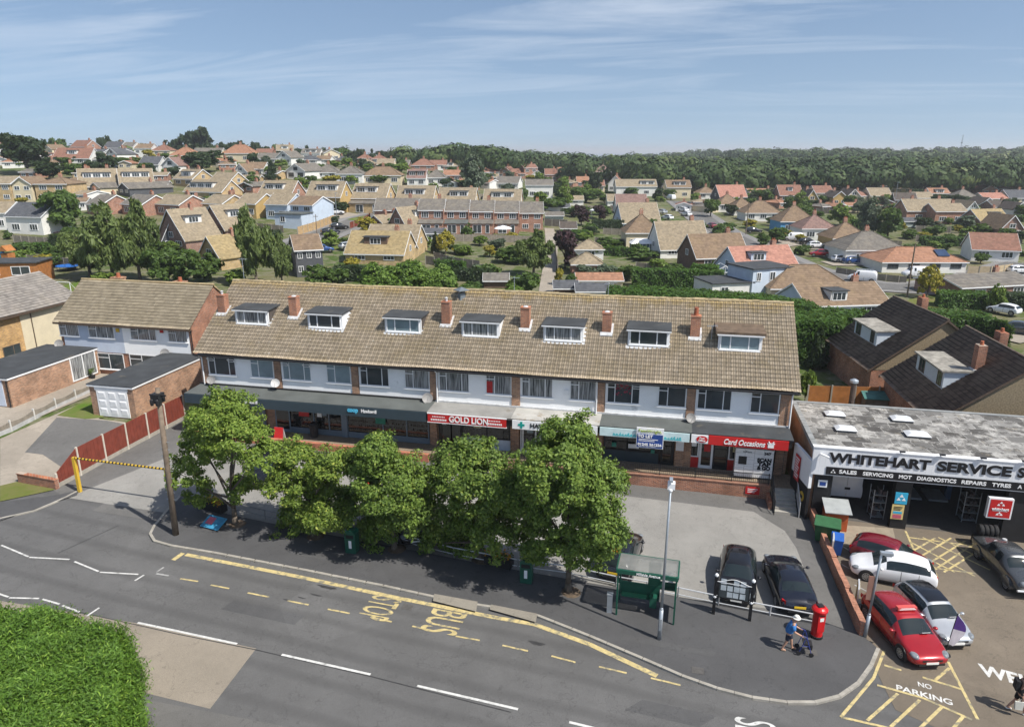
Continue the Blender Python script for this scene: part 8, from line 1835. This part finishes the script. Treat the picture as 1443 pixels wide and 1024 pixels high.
while n_ < 66:
    px, py = (rs.uniform(780, 1443), rs.uniform(285, 372)) if n_ % 3 else (rs.uniform(0, 330), rs.uniform(318, 392))
    if any(abs(py - np.interp(px, xs_, ys_)) < 11 for xs_, ys_ in (([958, 985, 1015, 1060, 1125, 1180, 1240, 1345], [284, 304, 326, 348, 377, 394, 404, 406]), ([1300, 1380, 1443], [406, 392, 372]))) or (1080 < px < 1230 and 328 < py < 385): continue
    w = rs.uniform(14, 30); tree(px, py, w, w * rs.uniform(.55, .95), 'sbdGsSbs'[int(rs.randint(8))], 'low garden shrub among the lawns and fences of the back gardens', GS); n_ += 1
# hedges
def px_hedge(lab, pxs, zt, leaf, dens, m, d=2.0, rough=.14, seed=1, **k):
    """front foot line given in the photo's pixels; the hedge runs d metres back"""
    f = [G(*q) for q in pxs]; pts = [(p[0], p[1]) for p in f] + [(p[0] + d * .15, p[1] + d) for p in reversed(f)]; z0 = min(p[2] for p in f)
    return hedge('hedge', lab, pts, z0 - .1, z0 + zt, m, leaf, dens, rough, seed=seed, **k)
def top_hedge(lab, back, zt, d, seed, **k): B_ = [PZ(x, y, zt)[:2] for x, y in back]; return hedge('hedge', lab, [(x + .3, y - d) for x, y in B_] + B_[::-1], base(B_[0][0]) - .2, zt, g_hedge, .2, 55, .2, seed=seed)
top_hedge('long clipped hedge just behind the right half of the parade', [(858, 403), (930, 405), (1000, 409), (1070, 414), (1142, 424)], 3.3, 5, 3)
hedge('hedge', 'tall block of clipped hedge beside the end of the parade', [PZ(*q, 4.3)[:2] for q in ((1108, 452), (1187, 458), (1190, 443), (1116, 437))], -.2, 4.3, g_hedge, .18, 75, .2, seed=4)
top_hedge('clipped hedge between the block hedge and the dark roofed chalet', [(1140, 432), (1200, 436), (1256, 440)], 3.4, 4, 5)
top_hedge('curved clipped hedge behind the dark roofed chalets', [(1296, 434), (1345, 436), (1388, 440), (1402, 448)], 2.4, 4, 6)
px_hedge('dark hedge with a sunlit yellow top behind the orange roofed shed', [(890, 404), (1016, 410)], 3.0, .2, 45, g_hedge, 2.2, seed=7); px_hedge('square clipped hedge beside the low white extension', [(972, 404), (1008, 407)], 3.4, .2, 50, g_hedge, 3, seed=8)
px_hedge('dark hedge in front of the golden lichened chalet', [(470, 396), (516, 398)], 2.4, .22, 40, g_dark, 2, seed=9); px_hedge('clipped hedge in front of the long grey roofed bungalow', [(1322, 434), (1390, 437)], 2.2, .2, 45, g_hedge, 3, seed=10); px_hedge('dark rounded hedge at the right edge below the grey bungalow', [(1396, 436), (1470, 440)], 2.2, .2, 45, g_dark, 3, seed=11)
for i, q in enumerate(((700, 318, 50, 1), (786, 336, 40, 2), (834, 322, 44, 2), (846, 360, 50, 3), (790, 302, 40, 1), (1200, 322, 40, 2), (1262, 318, 44, 1), (1296, 346, 60, 2), (1360, 322, 40, 1), (1408, 312, 36, 1), (640, 396, 50, 3), (612, 386, 40, 4), (350, 340, 40, -4), (330, 300, 40, 1), (70, 348, 46, 2), (20, 356, 40, 2), (440, 398, 40, 2), (880, 334, 36, 2), (1100, 312, 30, 1), (940, 330, 30, 2))):
    o_ = px_hedge('dark clipped hedge between two back gardens', [q[:2], (q[0] + q[2], q[1] + q[3])], 1.8 + .3 * (i % 3), .26, 22, g_hedge if i % 2 else g_dark, 1.6, seed=40 + i); o_['group'] = 'hedges between the back gardens'
# near conifer hedge at the bottom left
hp = [PZ(2, 862, 3.0)[:2], PZ(60, 862, 3.0)[:2], PZ(112, 880, 3.0)[:2], PZ(162, 898, 3.0)[:2], PZ(174, 925, 3.0)[:2], PZ(165, 1005, 3.0)[:2], PZ(140, 1120, 3.0)[:2], PZ(-260, 1120, 3.0)[:2], PZ(-220, 862, 3.0)[:2]]
hedge('conifer_hedge', 'large bright green conifer hedge filling the bottom left corner', hp, .3, 3.0, g_con, .042, 3300, .40, seed=12, aspect=4.2, spread=.9, top_round=.16)
# ================================================================ roads, fences, cars and poles of the town
def drape(name, pxs, w, m, dz=.14):
    P_ = [Vector(G(*q)[:2]) for q in pxs]; pts = []
    for a, e in zip(P_, P_[1:]):
        n = max(1, int((e - a).length / 4)); pts += [a.lerp(e, k / n) for k in range(n)]
    pts.append(P_[-1]); rows = []
    for i, p in enumerate(pts):
        d_ = (pts[min(i + 1, len(pts) - 1)] - pts[max(0, i - 1)]).normalized(); n = Vector((-d_.y, d_.x)); rows.append([(p.x + n.x * w * u, p.y + n.y * w * u, T(p.x + n.x * w * u, p.y + n.y * w * u) + dz) for u in (-.5, 0, .5)])
    c = MB(); c.grid(rows); return tag(c.build(name, m), kind='structure')
RA = [(958, 284), (985, 304), (1015, 326), (1060, 348), (1125, 377), (1180, 394), (1240, 404), (1300, 408), (1345, 402)]
drape('pavement', RA, 10.5, far_pave, .12); drape('road', RA, 6, a_path, .17)
RB = [(392, 356), (440, 337), (482, 320), (512, 309), (540, 302)]; drape('pavement', RB, 10, far_pave, .12); drape('road', RB, 6, a_path, .17)
RC = [(1443, 372), (1380, 392), (1300, 406)]; drape('pavement', RC, 9, far_pave, .11); drape('road', RC, 6, a_path, .16); drape('drive', [(1400, 476), (1460, 466)], 6, conc_d, .1)
drape('drive', [(1090, 345), (1125, 340), (1165, 352)], 8, conc_d, .13); drape('drive', [(1165, 372), (1215, 372)], 5, conc_d, .13); drape('drive', [(462, 306), (490, 300)], 8, conc_d, .13); drape('garden_track', [(768, 432), (772, 395), (778, 350), (774, 322)], 2.4, conc_d, .08)
drape('lawn', [(1080, 382), (1170, 400)], 3.5, lawn, .2); drape('lawn', [(500, 312), (524, 307)], 5, lawn, .2); drape('lawn', [(60, 420), (150, 400)], 9, lawn, .1); drape('lawn', [(455, 350), (485, 344)], 6, lawn, .18); drape('lawn', [(1290, 432), (1325, 422)], 5, verge, .12)
def fence(lab, pxs, h, m, post=None, n='fence'):
    P_ = [G(*q) for q in pxs]; t = thing(n, lab, 'fence', P_[0]); o = Vector(P_[0]); c = MB(); c2 = MB()
    for a, e in zip(P_, P_[1:]):
        a, e = Vector(a) - o, Vector(e) - o; L = (e - a).length; k_ = max(1, int(L / .16)); d_ = (e - a).normalized(); nn = Vector((-d_.y, d_.x, 0)) * .02
        for k in range(k_):
            p, q = a.lerp(e, k / k_), a.lerp(e, (k + .93) / k_); hh = h + .02 * (k % 3); c.hexa([p - nn - Vector((0, 0, .3)), q - nn - Vector((0, 0, .3)), q + nn - Vector((0, 0, .3)), p + nn - Vector((0, 0, .3))], [p - nn + Vector((0, 0, hh)), q - nn + Vector((0, 0, hh)), q + nn + Vector((0, 0, hh)), p + nn + Vector((0, 0, hh))])
        for k in range(int(L / 2) + 1): p = a.lerp(e, min(1, k * 2 / L)); c2.box(p.x - .06, p.x + .06, p.y - .08, p.y + .05, p.z - .3, p.z + h + .08)
    c.build('boards', m, t); c2.build('posts', post or MATS['concrete_post'], t); return t
pine = plain('pale_pine', (.48, .33, .17), .8, .25, 2)
fence('weathered fence curving through the gardens behind the big bright bush', [(612, 368), (640, 376), (676, 381)], 1.7, wood_g); fence('grey fence at the foot of the brick terrace gardens', [(640, 340), (700, 341), (764, 343)], 1.5, wood_g); fence('dark fence right of the brick terrace', [(767, 318), (800, 320)], 1.8, plain('dark_timber', (.09, .08, .07), .85, .3, 2))
fence('pale new timber fence along the left road by the pale blue end house', [(420, 332), (446, 324), (471, 314)], 1.8, pine); fence('red brown fence by the left road turning', [(493, 323), (510, 317), (522, 309)], 1.5, wood_red); fence('grey panel fence beside the back lawn', [(40, 373), (82, 376), (108, 380)], 1.7, wood_g); fence('grey fence around the verge by the orange red bungalow', [(1178, 385), (1230, 394), (1277, 399)], 1.1, wood_g)
fence('pale panel fence right of the orange red bungalow', [(1362, 387), (1395, 388), (1425, 384)], 1.6, plain('sandy_panels', (.50, .40, .26), .85, .2, 2)); fence('grey fence behind the white walled garage', [(838, 345), (880, 348)], 1.7, wood_g); fence('fence along the garden track', [(782, 352), (786, 385)], 1.5, wood_g); fence('white fence below the white gabled tan chalet', [(896, 378), (950, 383)], 1.1, wood_g)
rs = np.random.RandomState(8)
for (px, py, dx, dy) in ((690, 300, 60, 2), (820, 296, 40, 2), (600, 372, 40, 6), (850, 330, 40, 2), (1210, 345, 60, 4), (1290, 340, 70, 3), (1290, 326, 50, 2), (1390, 342, 50, 2), (340, 322, 60, 6), (150, 336, 60, 4), (20, 342, 50, 4), (70, 262, 60, 1), (330, 250, 50, 2), (440, 262, 50, 2), (560, 268, 60, 2), (660, 280, 50, 1), (860, 296, 30, 2), (1150, 300, 40, 2)):
    o_ = fence('grey timber fence between two back gardens', [(px, py), (px + dx, py + dy)], 1.5, wood_g); o_['group'] = 'fences between the back gardens'
def fcar(px, py, ang, pm, lab, kind='hatch', L=None): p = G(px, py); return car(lab, (p[0], p[1], p[2] + .2), PSI + rad(ang), pm, kind, L, detail=1)
for a in ((466, 331, 30, p_nvy, 'dark car parked on the left road, nearer of two'), (478, 324, 30, p_blk, 'black car parked on the left road, farther of two'), (474, 303, 5, p_wht, 'white car on the drive of the tan chalet'), (492, 352, 40, p_sil, 'silver car half hidden left of the golden lichened chalet'), (456, 356, 15, p_blu, 'dark blue car beside the grey clad house'), (1002, 322, 100, p_mar, 'dark red car at the bend of the far road'), (1062, 329, 5, p_nvy, 'dark car by the yellow hedge across the far road'), (1098, 334, 8, p_sil, 'silver car on the drives of the far road row'), (1138, 345, 10, p_blk, 'black car right of the white van on the far drives'), (1150, 350, 5, p_wht, 'white car in front of the ochre bay bungalow'), (1154, 362, 170, p_red, 'red car beside a tall shrub near the far road'), (1186, 370, 8, p_wht, 'white car with a blue neighbour by the dark grey bungalow'), (1202, 372, 8, p_blu, 'blue car beside a white one by the dark grey bungalow'), (1413, 443, 120, p_wht, 'white car half hidden by the thin young tree'), (1428, 470, 150, p_gry, 'dark grey car on the drive at the right edge'), (963, 299, 110, p_wht, 'white car farther up the far road'), (967, 305, 110, p_wht, 'white car on the far road nearer than the other white one'), (1366, 350, 10, p_gry, 'grey car by the red brown roof at right'), (940, 310, 120, p_wht, 'white car among shrubs left of the far road'), (932, 302, 120, p_sil, 'silver car among shrubs left of the far road'), (1436, 386, 0, p_wht, 'white car at the right edge by the pale panel fence')): fcar(*a)
fcar(1116, 340, 172, p_wht, 'white van on the drives of the far road row', 'van'); vn = fcar(1214, 398, 150, p_wht, 'white van with roof ladders on the far road', 'van'); c = MB()
for s in (-.5, .5): c.box(-1.6, 1.2, s - .05, s + .05, 2.02, 2.1)
for k in range(7): c.box(-1.5 + k * .4, -1.46 + k * .4, -.45, .45, 2.05, 2.09)
c.build('ladder', steel, vn); fcar(1290, 392, 175, p_wht, 'white van half hidden behind the golden clipped bush', 'van'); fcar(945, 282, 110, p_wht, 'white van far up the road', 'van')
def pole(px, py, pyt, lab, r=.12, arm=False, m=None):
    p = G(px, py); h = zat(p, pyt) - p[2]; t = thing('telegraph_pole' if not arm else 'lamp_column', lab, 'pole' if not arm else 'lamp post', p); c = MB(); c.tube((0, 0, -.3), (0, 0, h), r, 8, r * .7); c.build('shaft', m or MATS['pole_timber'], t); c = MB()
    if arm: c.box(-.1, .5, -.1, .1, h - .05, h + .06); c.build('lantern', steel, t)
    else: c.box(-.5, .5, -.06, .06, h - .5, h - .4); c.build('crossarm', MATS['pole_timber'], t)
pole(1278, 418, 343, 'tall telegraph pole left of the golden clipped bush', .14); pole(1051, 331, 286, 'telegraph pole by the yellow hedge on the far road'); pole(447, 334, 302, 'telegraph pole by the pale new fence', .1); pole(475, 312, 272, 'lamp column by the white car on the left', .07, True, steel); pole(1259, 300, 257, 'lamp column at the right foot of the wood', .07, True, steel); pole(1222, 330, 297, 'lamp column in the right hand gardens', .06, True, steel); pole(980, 272, 252, 'slim pole at the start of the road row', .07, True, steel); pole(368, 268, 236, 'slim pole among the white cottages on the left', .08)
# small garden things
t = thing('gazebo', 'white pop up gazebo beyond the smaller purple tree', 'gazebo', G(840, 308)); c = MB(); c.lathe([(2.0, 2.2), (2.0, 2.35), (.05, 3.3)], (0, 0, 0), 4); c.build('canopy', white, t); c = MB()
for s in (-1.3, 1.3):
    for q in (-1.3, 1.3): c.box(s - .04, s + .04, q - .04, q + .04, 0, 2.2)
c.build('legs', white, t)
t = thing('parasol', 'white parasol on the brick terrace patio', 'parasol', G(709, 334)); c = MB(); c.lathe([(2.1, 1.9), (1.6, 2.2), (.05, 2.6)], (0, 0, 0), 10); c.build('canopy', white, t); c = MB(); c.tube((0, 0, 0), (0, 0, 2.4), .03, 6); c.build('pole', steel, t)
t = thing('trampoline', 'blue edged trampoline with a black net by the left birch', 'trampoline', G(97, 381)); c = MB(); c.lathe([(1.55, .75), (1.85, .75), (1.85, .85), (1.55, .85)], (0, 0, 0), 18); c.build('pad', plain('trampoline_blue', (.02, .13, .45), .6), t); c = MB()
for k in range(6): a = k * math.pi / 3; c.tube((1.7 * math.cos(a), 1.7 * math.sin(a), 0), (1.7 * math.cos(a), 1.7 * math.sin(a), 2.5), .03, 6)
c.build('poles', dark, t); c = MB(); c.lathe([(1.5, .7), (1.5, .74)], (0, 0, 0), 18); c.build('mat', dark, t)
t = thing('goal_frame', 'small white goal frame on the back lawn', 'goal', G(91, 410)); c = MB(); c.path([(-1.1, 0, 0), (-1.1, 0, 1.3), (1.1, 0, 1.3), (1.1, 0, 0)], .05, 6); c.path([(-1.1, 0, 1.3), (-1.1, 1, 0)], .03, 6); c.path([(1.1, 0, 1.3), (1.1, 1, 0)], .03, 6); c.build('frame', white, t)
t = thing('slide', 'bright blue slide on a wooden tower behind the garden room', 'slide', G(8, 378)); c = MB(); c.tube((-1.6, -1, 1.2), (.3, 0, 2.6), .45, 10); c.build('tube', plain('slide_blue', (.03, .30, .55), .4), t); c = MB(); c.box(.2, 1.6, -.6, .8, 0, 2.6); c.profy([(0, 3.0), (1.8, 3.0), (.9, 3.9)], -.8, 1.0); c.build('tower', wood_o, t)
t = thing('conservatory', 'white glazed conservatory beside the pink red tiled house', 'conservatory', G(1020, 402), PSI); c = MB(); c.box(-1.8, 1.8, 0, 3, 0, 2.1); c.build('glazing', glass('conservatory_glass', (.10, .16, .18), .1), t); c = MB(); q = [(-1.9, 2.1), (1.9, 2.1), (0, 3.2)]
for y in (-.05, 3.0): c.path([(q[0][0], y, 2.1), (0, y, 3.2), (q[1][0], y, 2.1), (q[0][0], y, 2.1)], .06, 5)
for k in range(5): x = -1.8 + k * .9; c.tube((x, -.03, 0), (x, -.03, 2.1), .05, 5); c.tube((x, -.03, 2.1), (0, -.03, 3.2), .04, 5)
c.tube((0, 0, 3.2), (0, 3, 3.2), .06, 5); c.build('frame', white, t)
t = thing('conservatory', 'white conservatory in front of the cream hipped bungalow', 'conservatory', G(905, 358), PSI); c = MB(); c.box(-2.2, 2.2, 0, 3, 0, 2.1); c.build('glazing', MATS['conservatory_glass'], t); c = MB(); c.hexa([(-2.4, -.2, 2.1), (2.4, -.2, 2.1), (2.4, 3.1, 2.1), (-2.4, 3.1, 2.1)], [(-1.2, 1, 3), (1.2, 1, 3), (1.2, 2.2, 3), (-1.2, 2.2, 3)]); c.build('roof', white, t); c = MB()
for k in range(7): x = -2.2 + k * .733; c.tube((x, -.03, 0), (x, -.03, 2.1), .06, 5)
c.build('frame', white, t)
pts = [c2w(.55 * 1150, 1150)]; z = T(*pts[0]); t = thing('radio_mast', 'thin lattice radio mast on the right hand skyline', 'mast', (*c2w(.6055 * 1050, 1050), T(*c2w(.6055 * 1050, 1050)))); c = MB(); hm = zat((*c2w(.6055 * 1050, 1050), 0), 190) - T(*c2w(.6055 * 1050, 1050)); 
for k in range(3): a = k * 2.094; c.tube((1.2 * math.cos(a), 1.2 * math.sin(a), 0), (.3 * math.cos(a), .3 * math.sin(a), hm), .16, 5)
c.build('lattice', steel, t); c = MB(); c.lathe([(1.3, 0), (1.3, 1.6)], (0, 0, hm * .62), 8); c.build('aerials', steel, t)
# ================================================================ the far wood and the sea
def wood():
    rs = np.random.RandomState(9); n = 9900; a = rs.uniform(-.9, 1.1, n); yc = 310 + 1150 * rs.uniform(0, 1, n) ** 1.3; xc = a * yc
    edge = np.interp(a, [-.9, -.3, -.2, -.12, -.03, .05, .12, .2, .4, .55, .9], [430, 430, 420, 380, 350, 380, 360, 305, 292, 300, 300]) + 14 * np.sin(a * 60)
    keep = yc > edge
    keep &= ~((a > .055) & (a < .135) & (yc > 520) & (rs.rand(n) > .12)); keep &= ~((a < .1) & (yc > 700))
    x, y = c2w(xc, yc); keep &= ~((np.sin(x * .011 + 1.3) * np.cos(y * .009) > .60) & (yc > 540))      # clearings and fields
    x, y, yc = x[keep], y[keep], yc[keep]; z = terr(x, y); m = len(x); sz = rs.uniform(.5, 1.38, m) ** 1.5; H_ = 11.0 * sz ** .5 * rs.uniform(.85, 1.2, m); W_ = 6.4 * sz ** .8
    V, I = [], []; far = yc > 620; tint = np.clip(.62 * rs.rand(m) + .3 * (.5 + .5 * np.sin(x * .017 + 2) * np.sin(y * .021)) + .12 * np.sin(x * .05), 0, 1)
    for msk, q, ls in ((~far, 300, 1.2), (far, 110, 2.1)):
        i = np.where(msk)[0]; k = len(i); idx = np.repeat(i, q); d = unit(k * q, rs); d[:, 2] = np.abs(d[:, 2]) * 1.15 - .3; ph = (idx * 2.399)[:, None]
        lump = 1 + .20 * np.sin(d[:, :1] * 6 + ph) * np.cos(d[:, 1:2] * 6 + ph * 1.7) + .12 * np.sin(d[:, 2:] * 9 + ph); rr = rs.uniform(.88, 1.03, (k * q, 1))
        c = np.stack([x[idx], y[idx], z[idx] + H_[idx] * .58], 1) + d * rr * lump * np.stack([W_[idx], W_[idx], H_[idx] * .44], 1); V.append(leaf_quads(c, d, ls * (.7 + .4 * 1), rs, 1.25, .22)); I.append(np.repeat(tint[idx], 4))
    o = quads('woodland', np.concatenate(V), WOODM); at = o.data.attributes.new('tint', 'FLOAT', 'POINT'); at.data.foreach_set('value', np.concatenate(I).astype(np.float32)); return tag(o, kind='stuff')
k = NT('woodland_leaves'); ge = k.n('ShaderNodeNewGeometry'); ta = k.n('ShaderNodeAttribute', attribute_name='tint')
c = k.ramp(ta.outputs['Fac'], [(0, (.024, .046, .015)), (.35, (.038, .066, .020)), (.66, (.062, .096, .028)), (.86, (.10, .135, .04)), (1, (.12, .115, .055))]); c = k.mix(k.math('MULTIPLY', ge.outputs['Random Per Island'], .22), c, (.02, .035, .012)); k.rs(.6, .2); k.col(c); WOODM = k.m
wood()
c = MB(); sx = [c2w(u * 40000, 40000) for u in (-1.2, 1.2)]; sy = [c2w(u * 16000, 3600) for u in (1.2, -1.2)]; c.poly([(*q, -14.0) for q in sx + sy]); tag(c.build('sea', plain('sea_water', (.10, .17, .25), .5, .1, .001, world=True)), kind='structure')
# ================================================================ light, sky, camera
cam = bpy.data.cameras.new('camera'); co_ = bpy.data.objects.new('camera', cam); COL.objects.link(co_)
co_.location = (CAMX, CAMY, CAMH); co_.rotation_euler = (rad(90) - TH, 0, PSI)
cam.sensor_width = 36; cam.lens = F / 1443 * 36; cam.clip_start = .5; cam.clip_end = 60000; SC.camera = co_
SUN_EL = rad(53); sv = Vector((.5530 / .5992 * math.cos(SUN_EL), -.2306 / .5992 * math.cos(SUN_EL), math.sin(SUN_EL)))
sl = bpy.data.lights.new('sun', 'SUN'); sl.energy = 4.6; sl.angle = rad(.55); sl.color = (1.0, .95, .87); so = bpy.data.objects.new('sun', sl); COL.objects.link(so)
so.rotation_euler = sv.to_track_quat('Z', 'Y').to_euler(); so.location = (60, -40, 80)
wd = bpy.data.worlds.new('World'); SC.world = wd; wd.use_nodes = True; nt = wd.node_tree; bg = nt.nodes['Background']
sky = nt.nodes.new('ShaderNodeTexSky'); sky.sky_type = 'NISHITA'; sky.sun_disc = False; sky.sun_elevation = SUN_EL; sky.sun_rotation = math.atan2(sv.x, sv.y); sky.altitude = 60; sky.air_density = 1.0; sky.dust_density = .9; sky.ozone_density = .7
tc = nt.nodes.new('ShaderNodeTexCoord'); sx = nt.nodes.new('ShaderNodeSeparateXYZ'); nt.links.new(tc.outputs['Generated'], sx.inputs[0])
def wm(op, a, b=None):
    n = nt.nodes.new('ShaderNodeMath'); n.operation = op
    for i, v in enumerate((a, b)):
        if v is None: continue
        if isinstance(v, bpy.types.NodeSocket): nt.links.new(v, n.inputs[i])
        else: n.inputs[i].default_value = v
    return n.outputs[0]
zz = wm('MAXIMUM', sx.outputs[2], .02); den = wm('ADD', zz, .12)
cb = nt.nodes.new('ShaderNodeCombineXYZ'); nt.links.new(wm('DIVIDE', sx.outputs[0], den), cb.inputs[0]); nt.links.new(wm('DIVIDE', sx.outputs[1], den), cb.inputs[1])
mp = nt.nodes.new('ShaderNodeMapping'); mp.inputs['Rotation'].default_value = (0, 0, rad(-8)); mp.inputs['Scale'].default_value = (.55, 1.9, 1); nt.links.new(cb.outputs[0], mp.inputs[0])
n1 = nt.nodes.new('ShaderNodeTexNoise'); n1.inputs['Scale'].default_value = .9; n1.inputs['Detail'].default_value = 9; n1.inputs['Roughness'].default_value = .6; n1.inputs['Distortion'].default_value = .9; nt.links.new(mp.outputs[0], n1.inputs['Vector'])
rp_ = nt.nodes.new('ShaderNodeValToRGB'); rp_.color_ramp.elements[0].position = .46; rp_.color_ramp.elements[0].color = (0, 0, 0, 1); rp_.color_ramp.elements[1].position = .80; rp_.color_ramp.elements[1].color = (1, 1, 1, 1); nt.links.new(n1.outputs['Fac'], rp_.inputs[0])
mxw = nt.nodes.new('ShaderNodeMix'); mxw.data_type = 'RGBA'; nt.links.new(wm('MULTIPLY', rp_.outputs[0], wm('MINIMUM', wm('MULTIPLY', zz, 3.0), .68)), mxw.inputs[0]); nt.links.new(sky.outputs[0], mxw.inputs[6]); mxw.inputs[7].default_value = (8.2, 8.5, 8.9, 1)
up = nt.nodes.new('ShaderNodeCombineXYZ'); nt.links.new(sx.outputs[0], up.inputs[0]); nt.links.new(sx.outputs[1], up.inputs[1]); nt.links.new(wm('ADD', wm('MULTIPLY', wm('MAXIMUM', sx.outputs[2], 0.0), .88), .13), up.inputs[2])
nv_ = nt.nodes.new('ShaderNodeVectorMath'); nv_.operation = 'NORMALIZE'; nt.links.new(up.outputs[0], nv_.inputs[0]); nt.links.new(nv_.outputs[0], sky.inputs['Vector'])
nt.links.new(mxw.outputs[2], bg.inputs[0]); bg.inputs[1].default_value = .098
hz = MB(); q = [c2w(-26000, -400), c2w(26000, -400), c2w(26000, 24000), c2w(-26000, 24000)]; hz.prism(q, -60, 62); ho = tag(hz.build('haze', None), kind='stuff'); ho.data.materials.clear()
hm_ = bpy.data.materials.new('haze_air'); hm_.use_nodes = True; t_ = hm_.node_tree; t_.nodes.clear(); pv_ = t_.nodes.new('ShaderNodeVolumePrincipled'); pv_.inputs['Color'].default_value = (.93, .96, 1.0, 1); pv_.inputs['Density'].default_value = .00022; pv_.inputs['Anisotropy'].default_value = .2; mo_ = t_.nodes.new('ShaderNodeOutputMaterial'); t_.links.new(pv_.outputs[0], mo_.inputs['Volume']); ho.data.materials.append(hm_)
vs = SC.view_settings; vs.view_transform = 'Standard'; vs.look = 'None'; vs.exposure = .45; vs.gamma = 1
cy = SC.cycles; cy.max_bounces = 5; cy.diffuse_bounces = 3; cy.glossy_bounces = 2; cy.transmission_bounces = 3; cy.transparent_max_bounces = 6; cy.use_adaptive_sampling = True; cy.adaptive_threshold = .02
